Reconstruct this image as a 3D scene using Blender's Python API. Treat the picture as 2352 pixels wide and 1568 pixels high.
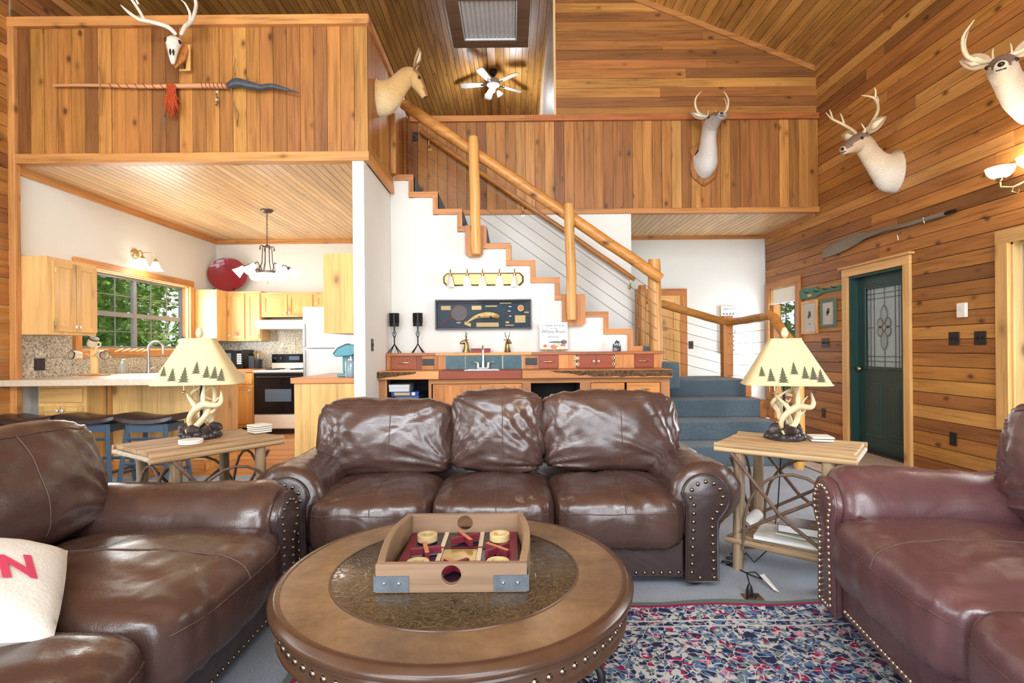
import bpy, bmesh, math, random
from mathutils import Vector, Matrix, Euler, noise
random.seed(7)
for o in list(bpy.data.objects): bpy.data.objects.remove(o)
SC = bpy.context.scene
COL = SC.collection
PI = math.pi
# ---------------------------------------------------------------- camera
F_PX, U0, V0, CAM_H, ROLL = 1220.0, 1176.0, 800.0, 1.22, math.radians(0.5)
cam_data = bpy.data.cameras.new('camera')
cam_data.sensor_width = 36.0
cam_data.lens = F_PX / 2352.0 * 36.0
cam_data.shift_y = 16.0 / 2352.0
cam_data.clip_start = 0.05
cam = bpy.data.objects.new('camera', cam_data)
cam.matrix_world = Matrix.Translation((0, 0, CAM_H)) @ Matrix.Rotation(PI/2, 4, 'X') @ Matrix.Rotation(-ROLL, 4, 'Z')
COL.objects.link(cam)
SC.camera = cam
# ---------------------------------------------------------------- world, daylight, exposure
SC.view_settings.view_transform = 'Standard'
SC.view_settings.look = 'None'
SC.view_settings.exposure = 0.10
SC.view_settings.gamma = 1.0
SC.view_settings.use_curve_mapping = False
W = bpy.data.worlds.new('world'); SC.world = W; W.use_nodes = True
bg = W.node_tree.nodes['Background']
bg.inputs['Color'].default_value = (0.80, 0.90, 1.0, 1)
bg.inputs['Strength'].default_value = 1.35

def area(name, loc, rot, sx, sy, power, col=(1, 1, 1), spread=PI):
    d = bpy.data.lights.new(name, 'AREA'); d.shape = 'RECTANGLE'
    d.size = sx; d.size_y = sy; d.energy = power; d.color = col; d.spread = spread
    o = bpy.data.objects.new(name, d); o.location = loc; o.rotation_euler = rot
    COL.objects.link(o); return o
sun_d = bpy.data.lights.new('sun', 'SUN'); sun_d.energy = 3.2; sun_d.angle = .01; sun_d.color = (1, .96, .88)
sun = bpy.data.objects.new('sun', sun_d); sun.rotation_euler = Vector((-.42, .16, -1)).to_track_quat('-Z', 'Y').to_euler(); COL.objects.link(sun)
DAY = (0.90, 0.955, 1.0)
# daylight entering through the glazed front gable behind the camera and the window in the right wall
area('daylight_front_glazing', (-2.3, -2.55, 1.5), (PI/2, 0, 0), 2.9, 2.5, 165, DAY)
area('daylight_front_glazing.001', (1.8, -2.55, 1.5), (PI/2, 0, 0), 2.9, 2.5, 150, DAY)
area('daylight_gable_glazing', (-0.33, -2.55, 4.3), (PI/2, 0, 0), 5.0, 2.0, 390, DAY)
area('daylight_right_window', (4.02, 3.1, 1.5), (0, PI/2, 0), 1.6, 1.9, 110, DAY)
area('daylight_left_window', (-4.6, 1.6, 1.5), (0, -PI/2, 0), 1.6, 2.2, 90, DAY)
area('daylight_kitchen_window', (-4.70, 6.75, 1.7), (0, -PI/2, 0), .8, 1.7, 55, (.95, 1, .97))
area('daylight_passage_window', (4.03, 7.82, 1.3), (0, PI/2, 0), 1.5, .7, 32, DAY)

def ray(u, v):
    a = u-U0; b = V0-v; c, s = math.cos(ROLL), math.sin(ROLL)
    return Vector(((a*c+b*s)/F_PX, 1, (-a*s+b*c)/F_PX))
def PY(u, v, Y): r = ray(u, v); return Vector((r.x*Y, Y, CAM_H+r.z*Y))
def PX(u, v, X): r = ray(u, v); k = X/r.x; return Vector((X, k, CAM_H+r.z*k))
def PZ(u, v, Z): r = ray(u, v); k = (Z-CAM_H)/r.z; return Vector((r.x*k, k, Z))
# ---------------------------------------------------------------- materials
def lin(c):
    c /= 255.0
    return c/12.92 if c <= .04045 else ((c+.055)/1.055)**2.4
def RGB(r, g, b): return (lin(r), lin(g), lin(b), 1)
class NT:
    def __init__(s, name):
        s.m = bpy.data.materials.new(name); s.m.use_nodes = True
        s.t = s.m.node_tree; s.b = s.t.nodes['Principled BSDF']
    def n(s, typ, **kw):
        x = s.t.nodes.new(typ)
        for k, v in kw.items():
            if k.startswith('_'): setattr(x, k[1:], v)
            else:
                key = k.replace('__', ' ')
                if key.startswith('i') and key[1:].isdigit(): x.inputs[int(key[1:])].default_value = v
                else: x.inputs[key].default_value = v
        return x
    def l(s, a, b): s.t.links.new(a, b)
    def math(s, op, a, b=None):
        x = s.t.nodes.new('ShaderNodeMath'); x.operation = op
        for i, q in enumerate((a, b)):
            if q is None: continue
            if isinstance(q, (int, float)): x.inputs[i].default_value = q
            else: s.l(q, x.inputs[i])
        return x.outputs[0]
    def mix(s, f, a, b, mode='MIX'):
        x = s.t.nodes.new('ShaderNodeMix'); x.data_type = 'RGBA'; x.blend_type = mode
        for sock, q in ((x.inputs[0], f), (x.inputs[6], a), (x.inputs[7], b)):
            if isinstance(q, (int, float)): sock.default_value = q
            elif isinstance(q, tuple): sock.default_value = q
            else: s.l(q, sock)
        return x.outputs[2]
    def ramp(s, f, stops, interp='LINEAR'):
        x = s.t.nodes.new('ShaderNodeValToRGB'); e = x.color_ramp; e.interpolation = interp
        while len(e.elements) < len(stops): e.elements.new(.5)
        for q, (p, c) in zip(e.elements, stops):
            q.position = p; q.color = c if isinstance(c, tuple) else (c, c, c, 1)
        s.l(f, x.inputs[0]); return x.outputs[0]
    def bump(s, h, st=.2, d=.01):
        x = s.n('ShaderNodeBump', Strength=st, Distance=d); s.l(h, x.inputs['Height'])
        s.l(x.outputs[0], s.b.inputs['Normal'])
    def coords(s, kind, rnd=True):
        if kind == 'world': o = s.n('ShaderNodeNewGeometry').outputs['Position']
        else: o = s.n('ShaderNodeTexCoord').outputs[{'object': 'Object', 'gen': 'Generated'}[kind]]
        if not rnd: return o
        i = s.n('ShaderNodeObjectInfo')
        sc = s.n('ShaderNodeVectorMath', _operation='SCALE'); sc.inputs[0].default_value = (17.3, 29.1, 11.7)
        s.l(i.outputs['Random'], sc.inputs['Scale'])
        ad = s.n('ShaderNodeVectorMath', _operation='ADD'); s.l(o, ad.inputs[0]); s.l(sc.outputs[0], ad.inputs[1])
        return ad.outputs[0]
    def scaled(s, vec, sc):
        x = s.n('ShaderNodeMapping'); x.inputs['Scale'].default_value = sc
        s.l(vec, x.inputs['Vector']); return x.outputs[0]
    def noise(s, vec, scale, detail=3, rough=.5, dist=0):
        x = s.n('ShaderNodeTexNoise', Scale=scale, Detail=detail, Roughness=rough, Distortion=dist)
        s.l(vec, x.inputs['Vector']); return x.outputs['Fac']
    def obcolor(s): return s.n('ShaderNodeObjectInfo').outputs['Color']
    def set(s, **kw):
        for k, v in kw.items(): s.b.inputs[k.replace('__', ' ')].default_value = v
    def col(s, c):
        if isinstance(c, tuple): s.b.inputs['Base Color'].default_value = c
        else: s.l(c, s.b.inputs['Base Color'])

def plain(name, c, rough=.5, metal=0, emis=0, ecol=None, trans=0, noise_amt=0, nscale=30, spec=.5, alpha=1, bump=0):
    t = NT(name); t.set(Roughness=rough, Metallic=metal)
    t.b.inputs['Specular IOR Level'].default_value = spec
    if noise_amt or bump:
        v = t.coords('object'); f = t.noise(v, nscale, 4)
        if noise_amt:
            k = t.ramp(f, [(.3, 1-noise_amt), (.7, 1+noise_amt*.4)])
            t.col(t.mix(1.0, c, k, 'MULTIPLY'))
        else: t.col(c)
        if bump: t.bump(f, bump, .01)
    else: t.col(c)
    if emis:
        t.b.inputs['Emission Color'].default_value = ecol or c; t.b.inputs['Emission Strength'].default_value = emis
    if trans: t.b.inputs['Transmission Weight'].default_value = trans
    if alpha < 1: t.b.inputs['Alpha'].default_value = alpha
    return t.m

def wood(name, base, axis='x', kind='world', grain=1.0, knots=1.0, rough=.45, kscale=1.0, spec=.4, bump=.12):
    """sawn boards: base * object colour * grain * knots; axis = grain direction"""
    t = NT(name); v = t.coords(kind)
    ax = 'xyz'.index(axis)
    def sc(al, ac): q = [ac]*3; q[ax] = al; return tuple(q)
    g1 = t.noise(t.scaled(v, sc(1.1, 16)), 1.0, 5, .6, .6)
    g2 = t.noise(t.scaled(v, sc(2.0, 70)), 1.0, 3, .6, .3)
    big = t.noise(t.scaled(v, sc(.7, 2.4)), 1.0, 2)
    f = t.math('ADD', t.math('MULTIPLY', g1, .6), t.math('MULTIPLY', g2, .4))
    lo, hi = 1-.45*grain, 1+.22*grain
    k = t.ramp(f, [(.34, (lo, lo*.93, lo*.88, 1)), (.5, (1, 1, 1, 1)), (.66, (hi, hi, hi*1.02, 1))])
    c = t.mix(1.0, base, t.obcolor(), 'MULTIPLY')
    c = t.mix(1.0, c, k, 'MULTIPLY')
    c = t.mix(1.0, c, t.ramp(big, [(.3, .82), (.7, 1.14)]), 'MULTIPLY')
    if knots:
        vo = t.n('ShaderNodeTexVoronoi', Scale=1.0, Randomness=1.0)
        t.l(t.scaled(v, sc(4.4*kscale, 7.5*kscale)), vo.inputs['Vector'])
        kk = t.ramp(vo.outputs['Distance'], [(.09, .0), (.18, .7), (.30, 1.0)])
        cc = t.n('ShaderNodeSeparateColor'); t.l(vo.outputs['Color'], cc.inputs[0])
        gate = t.math('GREATER_THAN', cc.outputs[0], .6)
        fac = t.math('MULTIPLY', t.math('MULTIPLY', t.math('SUBTRACT', 1.0, kk), gate), knots*.8)
        c = t.mix(fac, c, RGB(66, 36, 22))
    t.col(c); t.set(Roughness=rough); t.b.inputs['Specular IOR Level'].default_value = spec
    if bump: t.bump(f, bump, .004)
    return t.m

WHITE4 = (1, 1, 1, 1)
M = {}
for a in 'xyz':
    M['cedar_'+a] = wood('cedar boards '+a, WHITE4, a)
    M['trim_'+a] = wood('cedar trim '+a, RGB(202, 142, 82), a, knots=.8)
    M['pine_'+a] = wood('knotty pine '+a, RGB(230, 190, 128), a, grain=.55, knots=.8, kscale=.62, rough=.35)
    M['pine_local_'+a] = wood('knotty pine local '+a, RGB(230, 190, 128), a, 'object', grain=.55, knots=.6, kscale=.7, rough=.35)
M['bead_y'] = wood('pale beadboard', RGB(222, 184, 136), 'y', grain=.5, knots=.35, kscale=.8, rough=.35)
M['roof_y'] = wood('vault boards', RGB(184, 134, 70), 'y', grain=1.1, knots=.6, kscale=.8, rough=.4)
M['log'] = wood('varnished peeled log', RGB(216, 160, 90), 'z', 'object', grain=.8, knots=.9, rough=.3, kscale=.9)
M['log_x'] = wood('varnished peeled log rail', RGB(198, 136, 68), 'x', 'object', grain=.8, knots=.9, rough=.3, kscale=.8)
M['gap'] = plain('dark joint', RGB(58, 38, 26), .9)
M['white'] = plain('warm white paint', RGB(228, 227, 220), .7, noise_amt=.02, nscale=2)
M['black'] = plain('black plastic', RGB(24, 24, 28), .4)
M['iron'] = plain('black iron', RGB(38, 36, 38), .5, .6)
M['bronze'] = plain('dark bronze plate', RGB(62, 54, 52), .4, .5)
M['brass'] = plain('polished brass', RGB(206, 184, 132), .22, 1)
M['chrome'] = plain('chrome', RGB(225, 225, 225), .12, 1)
M['steel'] = plain('brushed steel', RGB(170, 172, 176), .3, 1)
M['cream'] = plain('cream plastic', RGB(235, 230, 215), .4)
M['green'] = plain('dark green paint', RGB(36, 66, 62), .35)
M['whitew'] = plain('white enamel', RGB(226, 227, 228), .25)
def glass_mat():
    t = NT('clear glass'); t.set(Roughness=.02); t.col((.01, .01, .01, 1))
    t.b.inputs['Alpha'].default_value = .10
    return t.m
M['glass'] = glass_mat()
def carpet(name, c1, c2):
    t = NT(name); v = t.coords('world', False)
    f = t.noise(v, 260, 2); g = t.noise(v, 3.5, 3)
    c = t.mix(t.ramp(f, [(.35, 0.0), (.65, 1.0)]), c1, c2)
    c = t.mix(1.0, c, t.ramp(g, [(.3, .86), (.7, 1.1)]), 'MULTIPLY')
    t.col(c); t.set(Roughness=.95); t.b.inputs['Specular IOR Level'].default_value = .1
    t.b.inputs['Sheen Weight'].default_value = .3
    t.bump(f, .6, .01); return t.m
M['carpet'] = carpet('grey blue loop carpet', RGB(104, 114, 128), RGB(162, 170, 182))
M['carpet_stair'] = carpet('blue stair carpet', RGB(62, 78, 90), RGB(108, 124, 134))
def granite():
    t = NT('speckled granite tile'); v = t.coords('world')
    f = t.noise(v, 55, 5, .7); g = t.noise(v, 9, 3)
    c = t.ramp(f, [(.33, RGB(70, 66, 66)), (.43, RGB(150, 138, 120)), (.52, RGB(206, 192, 165)), (.62, RGB(224, 214, 196)), (.7, RGB(150, 145, 142))])
    c = t.mix(1.0, c, t.ramp(g, [(.3, .8), (.7, 1.08)]), 'MULTIPLY'); t.col(c); t.set(Roughness=.2); return t.m
M['granite'] = granite()
# ---------------------------------------------------------------- mesh builder
class MB:
    def __init__(s): s.v = []; s.f = []
    def box(s, x0, x1, y0, y1, z0, z1):
        b = len(s.v)
        s.v += [Vector(p) for p in ((x0,y0,z0),(x1,y0,z0),(x1,y1,z0),(x0,y1,z0),(x0,y0,z1),(x1,y0,z1),(x1,y1,z1),(x0,y1,z1))]
        s.f += [tuple(b+i for i in q) for q in ((0,3,2,1),(4,5,6,7),(0,1,5,4),(1,2,6,5),(2,3,7,6),(3,0,4,7))]
        return s
    def cbox(s, c, d, rot=None):
        st = len(s.v); s.box(-d[0]/2, d[0]/2, -d[1]/2, d[1]/2, -d[2]/2, d[2]/2)
        m = Matrix.Translation(c) @ (rot.to_matrix().to_4x4() if isinstance(rot, Euler) else rot if rot is not None else Matrix())
        return s.xf(m, st)
    def xf(s, m, st=0):
        for i in range(st, len(s.v)): s.v[i] = m @ s.v[i]
        return s
    def rings(s, rs, cap0=True, cap1=True, closed=True):
        b = len(s.v); n = len(rs[0])
        for r in rs: s.v += [Vector(p) for p in r]
        for i in range(len(rs)-1):
            for j in range(n if closed else n-1):
                k = (j+1) % n
                s.f.append((b+i*n+j, b+i*n+k, b+(i+1)*n+k, b+(i+1)*n+j))
        if cap0: s.f.append(tuple(b+j for j in range(n))[::-1])
        if cap1: s.f.append(tuple(b+(len(rs)-1)*n+j for j in range(n)))
        return s
    def tube(s, pts, r, n=8, cap=True, flat=1.0, up=None):
        pts = [Vector(p) for p in pts]; N = len(pts)
        rr = r if isinstance(r, (list, tuple)) else [r]*N
        t0 = (pts[1]-pts[0]).normalized()
        ref = Vector(up) if up is not None else (Vector((0,0,1)) if abs(t0.z) < .9 else Vector((1,0,0)))
        x = t0.cross(ref).normalized(); rs = []
        for i, p in enumerate(pts):
            t = (pts[min(i+1, N-1)]-pts[max(i-1, 0)])
            t = t.normalized() if t.length > 1e-9 else t0
            x = (x-t*x.dot(t)); x = x.normalized() if x.length > 1e-6 else t.orthogonal().normalized()
            y = t.cross(x)
            rs.append([p+(x*math.cos(2*PI*j/n)+y*math.sin(2*PI*j/n)*flat)*rr[i] for j in range(n)])
        return s.rings(rs, cap, cap)
    def lathe(s, prof, n=24, c=(0,0,0), cap0=False, cap1=False, axis=None):
        st = len(s.v); c = Vector(c)
        s.rings([[Vector((r*math.cos(2*PI*j/n), r*math.sin(2*PI*j/n), z)) for j in range(n)] for r, z in prof], cap0, cap1)
        if axis is not None:
            s.xf(Vector((0,0,1)).rotation_difference(Vector(axis)).to_matrix().to_4x4(), st)
        return s.xf(Matrix.Translation(c), st)
    def prism(s, poly, a, b, axis='y'):
        """polygon in the two other axes, extruded from a to b"""
        def mk(p, t): return {'x': (t, p[0], p[1]), 'y': (p[0], t, p[1]), 'z': (p[0], p[1], t)}[axis]
        return s.rings([[mk(p, a) for p in poly], [mk(p, b) for p in poly]])
    def ball(s, c, r, n=10, m=6, sc=(1,1,1)):
        st = len(s.v)
        prof = [(max(r*math.sin(PI*i/m), r*.002), -r*math.cos(PI*i/m)) for i in range(m+1)]
        s.lathe(prof, n); s.xf(Matrix.Translation(c) @ Matrix.Diagonal((*sc, 1)), st); return s
    def add(s, o, m=None):
        b = len(s.v); s.v += [(m @ v if m else v.copy()) for v in o.v]; s.f += [tuple(b+i for i in q) for q in o.f]; return s

def rootm(o):
    return Matrix.Translation(o.location) @ o.rotation_euler.to_matrix().to_4x4() @ Matrix.Diagonal((*o.scale, 1))
def part(name, mb, mat, parent=None, smooth=0, color=None, bevel=0, world=False, label=None, sub=0, seg=2):
    me = bpy.data.meshes.new(name)
    vs = mb.v
    if world and parent is not None:
        r = parent if parent.parent is None else parent.parent
        inv = rootm(r).inverted(); vs = [inv @ v for v in vs]
    me.from_pydata([tuple(v) for v in vs], [], mb.f)
    bm = bmesh.new(); bm.from_mesh(me); bmesh.ops.recalc_face_normals(bm, faces=bm.faces); bm.to_mesh(me); bm.free()
    me.materials.append(M[mat] if isinstance(mat, str) else mat)
    if smooth:
        me.shade_smooth()
        if smooth < 180: me.set_sharp_from_angle(angle=math.radians(smooth))
    o = bpy.data.objects.new(name, me); COL.objects.link(o)
    if parent is not None: o.parent = parent
    if color: o.color = color
    if bevel:
        b = o.modifiers.new('bevel', 'BEVEL'); b.width = bevel; b.segments = seg; b.limit_method = 'ANGLE'; b.angle_limit = math.radians(40)
    if sub:
        b = o.modifiers.new('sub', 'SUBSURF'); b.levels = sub; b.render_levels = sub
    if label: o['label'] = label
    return o
def thing(name, label, cat, loc=(0,0,0), rotz=0, group=None, rot=None):
    o = bpy.data.objects.new(name, None); COL.objects.link(o); o.empty_display_size = .05
    o.location = loc; o.rotation_euler = rot if rot is not None else (0,0,rotz)
    return tag(o, label, cat, group)
def tag(o, label, cat=None, group=None, kind=None):
    o['label'] = label
    if cat: o['category'] = cat
    if group: o['group'] = group
    if kind: o['kind'] = kind
    return o
def struct(name, mb, mat, label, parent=None, **kw):
    o = part(name, mb, mat, parent, **kw)
    if parent is None: o['kind'] = 'structure'; o['label'] = label
    return o
def clone(o, name=None, parent=None, **kw):
    c = o.copy(); COL.objects.link(c)
    if parent is not None: c.parent = parent
    for k, v in kw.items(): setattr(c, k, v)
    return c
# boards that share one unit cube per material
_unit = {}
def board(name, c, d, mat, parent, rot=None, color=None):
    if mat not in _unit:
        mb = MB().box(-.5, .5, -.5, .5, -.5, .5); me = bpy.data.meshes.new('board '+mat)
        me.from_pydata([tuple(v) for v in mb.v], [], mb.f); me.materials.append(M[mat]); _unit[mat] = me
    o = bpy.data.objects.new(name, _unit[mat]); COL.objects.link(o)
    o.location = c; o.scale = d
    if rot: o.rotation_euler = rot
    o.parent = parent
    if color: o.color = color
    return o
CEDAR = [RGB(*c) for c in ((182,124,62),(166,110,56),(190,134,68),(146,94,50),(198,146,80),(172,114,56),(128,80,46),(184,126,62),(156,102,52),(112,70,42),(176,118,60),(192,138,70),(160,100,54),(140,88,50))]
def cedar(): 
    c = random.choice(CEDAR); a = RGB(174, 114, 54); c = tuple(x*.66+y*.34 for x, y in zip(c, a)); k = random.uniform(.9, 1.08)
    return (c[0]*k, c[1]*k*random.uniform(.95, 1.04), c[2]*k, 1)
# ================================================================ THE HOUSE
XL, XR, YB = -4.66, 4.02, 8.4            # left wall, right wall, back wall
ZC, ZE, SL, XRIDGE = 2.975, 4.86, 0.40, -0.33
ZR = ZE + SL*(XR-XRIDGE)
def zroof(x): return ZE + SL*(XR-x) if x > XRIDGE else ZE + SL*(x-XL)*(XR-XRIDGE)/(XRIDGE-XL)
SLL = (ZR-ZE)/(XRIDGE-XL)
# floors
M['grass'] = plain('lawn', RGB(120, 150, 70), .9, noise_amt=.35, nscale=3)
struct('ground', MB().box(-30, -4.9, -12, 40, -.75, -.6).box(4.3, 30, -12, 40, -.75, -.6), 'grass', 'lawn outside the house')
struct('floor', MB().box(XL-.1, XR+.1, -2.8, 5.2, -.1, 0).box(-1.46, XR+.1, 5.2, 8.5, -.1, 0), 'carpet', 'grey blue carpet covering the living room floor')
fk = struct('floor_kitchen', MB().box(XL, -1.46, 5.2, YB, -.1, -.004), 'gap', 'warm wood strip floor of the kitchen')
M['floorwood'] = wood('kitchen floor strips', RGB(206, 142, 84), 'x', grain=.5, knots=0, rough=.3)
for i in range(28):
    y = 5.2+i*.115
    board('floor_plank', (-3.06, y+.0565, -.002), (3.2, .112, .012), 'floorwood', fk, color=(random.uniform(.85, 1.1),)*3+(1,))
M['tile'] = plain('beige entry tile', RGB(190, 172, 150), .3, noise_amt=.15, nscale=6)
fe = struct('floor_entry', MB().box(2.95, XR, 4.9, 7.0, 0, .004), 'gap', 'beige tile entry in front of the green door')
for i in range(3):
    for j in range(6):
        board('floor_tile', (2.95+.178+i*.357, 4.9+.175+j*.35, .006), (.35, .343, .01), 'tile', fe)
# ---- right wall of horizontal cedar boards
OPEN_R = [(5.40, 6.30, 0, 2.032), (7.44, 8.20, .508, 2.10), (2.2, 4.25, .635, 2.032)]
def wall_x(name, X0, X1, ya, yb, za, zb, opens, mat, label):
    mb = MB(); ys = sorted({ya, yb, *[o[0] for o in opens], *[o[1] for o in opens]})
    for a, b in zip(ys, ys[1:]):
        hit = [o for o in opens if o[0] < (a+b)/2 < o[1]]
        if not hit: mb.box(X0, X1, a, b, za, zb)
        else:
            o = hit[0]
            if o[2] > za: mb.box(X0, X1, a, b, za, o[2])
            mb.box(X0, X1, a, b, o[3], zb)
    return struct(name, mb, mat, label)
wr = wall_x('wall_right', XR, XR+.14, -2.8, 12.4, 0, 6.0, OPEN_R, 'gap', 'tall right wall of horizontal cedar boards')
BW = .127
def rows_x(wall, Xc, ya, yb, za, zb, opens, mat='cedar_y', sgn=-1):
    n = int(round((zb-za)/BW))
    for r in range(n):
        z0 = za+r*BW; zc = z0+BW/2; segs = [(ya, yb)]
        for o in opens:
            if o[2] < zc < o[3]:
                ns = []
                for a, b in segs:
                    if o[1] <= a or o[0] >= b: ns.append((a, b)); continue
                    if o[0] > a: ns.append((a, o[0]))
                    if o[1] < b: ns.append((o[1], b))
                segs = ns
        for a, b in segs:
            y = a
            while y < b-.02:
                e = y+random.uniform(1.6, 4.4)
                if b-e < .5: e = b
                t = random.uniform(.014, .019)
                board('plank', (Xc+sgn*t/2, (y+e)/2, zc), (t, e-y-.004, BW-.006), mat, wall, color=cedar())
                y = e
rows_x(wr, XR, 2.0, 8.36, 0, ZE, OPEN_R)
# ---- left wall
OPEN_L = [(5.72, 7.66, 1.245, 2.15), (.6, 2.6, .55, 2.3)]
wl = wall_x('wall_left', XL-.14, XL, -2.8, 12.4, 0, 6.0, OPEN_L, 'white', 'left wall with the kitchen window, painted white in the kitchen')
rows_x(wl, XL, 2.8, 4.93, 0, ZE, OPEN_L, sgn=1)
rows_x(wl, XL, 4.96, 9.0, 3.15, ZE, [], sgn=1)
# ---- back and inner white walls
struct('wall_back', MB().box(XL, XR, YB, YB+.12, 0, 3.15), 'white', 'white back wall behind kitchen and stair landing')
struct('wall_partition', MB().box(-1.468, -1.362, 4.93, YB, 0, ZC), 'white', 'white partition between kitchen and wet bar')
struct('wall_under_loft', MB().box(-1.362, 1.56, 6.9, 7.0, 0, 2.97), 'white', 'white wall behind the staircase under the loft parapet')
struct('wall_loft_back', MB().box(XL, XR, 12.3, 12.4, 3.15, 6.7), 'roof_y', 'far wall of the loft')
struct('floor_loft', MB().box(XL, -1.32, 5.0, 12.3, 3.0, 3.14).box(-1.32, XR, 6.95, 12.3, 3.0, 3.14), 'roof_y', 'loft floor')
# ---- front wall behind the camera: glazed
fw = MB(); YF = -2.7
for a, b in ((XL, -3.8), (-.8, .3), (3.3, XR)): fw.box(a, b, YF-.12, YF, 0, 3.1)
fw.box(-3.8, -.8, YF-.12, YF, 0, .2).box(.3, 3.3, YF-.12, YF, 0, .2)
fw.box(XL, XR, YF-.12, YF, 2.8, 3.2)
fw.box(XL, -2.9, YF-.12, YF, 3.2, 6).box(2.3, XR, YF-.12, YF, 3.2, 6).box(-2.9, 2.3, YF-.12, YF, 5.4, 6.7)
struct('wall_front', fw, 'cedar_x', 'glazed cedar wall behind the viewer', color=RGB(180, 112, 60))
# ---- vaulted roof
def vault(name, side, label, bw, mat, cols):
    xa = XR if side > 0 else XL
    mb = MB(); t = .12
    mb.prism([(xa, ZE+.012), (XRIDGE, ZR+.012), (XRIDGE, ZR+.012+t), (xa, ZE+.012+t)], -2.8, 12.4, 'y')
    c = struct(name, mb, 'gap', label)
    L = math.hypot(XRIDGE-xa, ZR-ZE); n = int(L/bw); bw = L/n
    d = Vector((XRIDGE-xa, 0, ZR-ZE)).normalized()
    ang = -math.atan2(d.z, d.x) if side < 0 else math.atan2(d.z, -d.x)
    for i in range(n):
        p = Vector((xa, 0, ZE)) + d*(i+.5)*bw
        board('ceiling_board', (p.x, 4.8, p.z+.006), (bw-.006, 15.0, .014+random.uniform(0, .003)), mat, c, rot=(0, ang, 0), color=random.choice(cols))
    return c
def tint(*a): return [tuple(x) + (1,) for x in a]
vault('ceiling_right', 1, 'honey coloured sloped board ceiling on the right', .12, 'roof_y', tint((1.18,1.16,1.1),(1.0,.97,.9),(1.35,1.34,1.3),(.88,.84,.78),(1.1,1.1,1.0)))
vault('ceiling_left', -1, 'narrow board sloped ceiling on the left over the loft', .088, 'roof_y', tint((.9,.88,.86),(.8,.78,.76),(1.0,.98,.95),(.72,.68,.66)))
struct('trim_1', MB().box(XRIDGE-.07, XRIDGE+.07, 7.4, 12.3, ZR-.09, ZR-.02), 'trim_y', 'ridge board under the vault', color=(.8, .8, .8, 1))
# ---- gable wall over the right parapet
YG = 6.96
gw = struct('wall_gable', MB().prism([(.60, 4.2), (XR, 4.2), (XR, ZE), (.60, zroof(.6))], YG, YG+.12, 'y'), 'gap', 'gable wall of horizontal cedar boards above the loft parapet')
r = 0
while True:
    z0 = 4.24+r*.124; z1 = z0+.120
    if z0 > zroof(.6)-.02: break
    xe0 = min(XR, XR-(z0-ZE)/SL) if z0 > ZE else XR
    xe1 = min(XR, XR-(z1-ZE)/SL) if z1 > ZE else XR
    if xe1 < .7: break
    xs = [.60] + ([random.uniform(1.4, 2.6)] if random.random() < .3 else [])
    for i, a in enumerate(xs):
        last = i == len(xs)-1
        b0, b1 = (xe0, xe1) if last else (xs[i+1], xs[i+1])
        part('plank', MB().prism([(a+.001, z0), (b0-.001, z0), (b1-.001, z1), (a+.001, z1)], YG-.016-random.uniform(0, .004), YG, 'y'), 'cedar_x', gw, color=cedar())
    r += 1
mb = MB().prism([(XR, ZE-.075), (XR, ZE+.0), (.6, zroof(.6)), (.6, zroof(.6)-.075)], YG-.04, YG-.018, 'y')
struct('trim_2', mb, 'trim_x', 'sloped trim board along the gable', color=(.75, .7, .66, 1))
struct('trim_3', MB().box(XR-.045, XR-.02, 2.0, YG-.04, ZE-.07, ZE-.0), 'trim_y', 'cedar trim where right wall meets the vault', color=(.75, .7, .66, 1))
struct('trim_4', MB().box(XL+.02, XL+.045, 2.0, 9.0, ZE-.09, ZE-.0), 'trim_y', 'cedar trim where left wall meets the vault')
wi = struct('wall_loft_side', MB().box(.605, .72, YG+.12, 12.3, 3.15, 6.6), 'cedar_y', 'pale board wall edge beside the loft opening', color=RGB(214, 196, 168))
struct('trim_5', MB().box(.575, .603, YG-.02, YG+.14, 4.22, 6.4), 'pine_z', 'pale vertical trim on the edge of the gable wall', color=(.95, 1, 1.15, 1))
# ---- loft parapets
def parapet_x(name, x0, x1, Y, z0, z1, label, bw=.127, cols=None):
    w = struct(name, MB().box(x0, x1, Y+.018, Y+.12, z0, z1), 'gap', label)
    n = max(1, int(round((x1-x0)/bw))); bw = (x1-x0)/n
    for i in range(n):
        t = random.uniform(.014, .02)
        board('plank', (x0+(i+.5)*bw, Y+.018-t/2, (z0+z1)/2), (bw-.004, t, z1-z0), 'cedar_z', w, color=cedar())
    return w
parapet_x('wall_loft_left', XL+.07, -1.325, 4.95, 3.0, 4.25, 'left loft parapet of vertical cedar boards above the kitchen')
parapet_x('wall_loft_right', -1.33, XR-.02, 6.9, 3.0, 4.2, 'long loft parapet of vertical cedar boards behind the stairs')
ws = struct('wall_loft_stair', MB().box(-1.44, -1.34, 5.07, 6.9, 3.0, 4.25), 'gap', 'side of the loft parapet facing the stairs')
for i in range(14):
    a = 4.97+i*.137
    board('plank', (-1.332, a+.067, 3.625), (.017, .133, 1.25), 'cedar_z', ws, color=cedar())
t_n = [5]
def trim(x0, x1, y0, y1, z0, z1, mat, label, color=None, bevel=.004):
    t_n[0] += 1
    return struct('trim_%d' % t_n[0], MB().box(x0, x1, y0, y1, z0, z1), mat, label, color=color, bevel=bevel)
trim(XL+.01, -1.31, 4.905, 5.10, 4.235, 4.325, 'trim_x', 'top rail capping the left loft parapet', (1.08, 1.05, 1, 1))
trim(XL+.01, -1.31, 4.915, 5.02, 2.972, 3.06, 'trim_x', 'trim board along the bottom of the left loft parapet', (1.1, 1.1, 1.05, 1))
trim(XL+.0, XL+.075, 4.91, 4.97, 0, 4.24, 'trim_z', 'vertical corner board where the left parapet meets the wall')
trim(-1.352, -1.30, 4.91, 6.9, 4.245, 4.325, 'trim_y', 'top rail of the stair side parapet', (1.1, 1.1, 1.2, 1))
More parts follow.
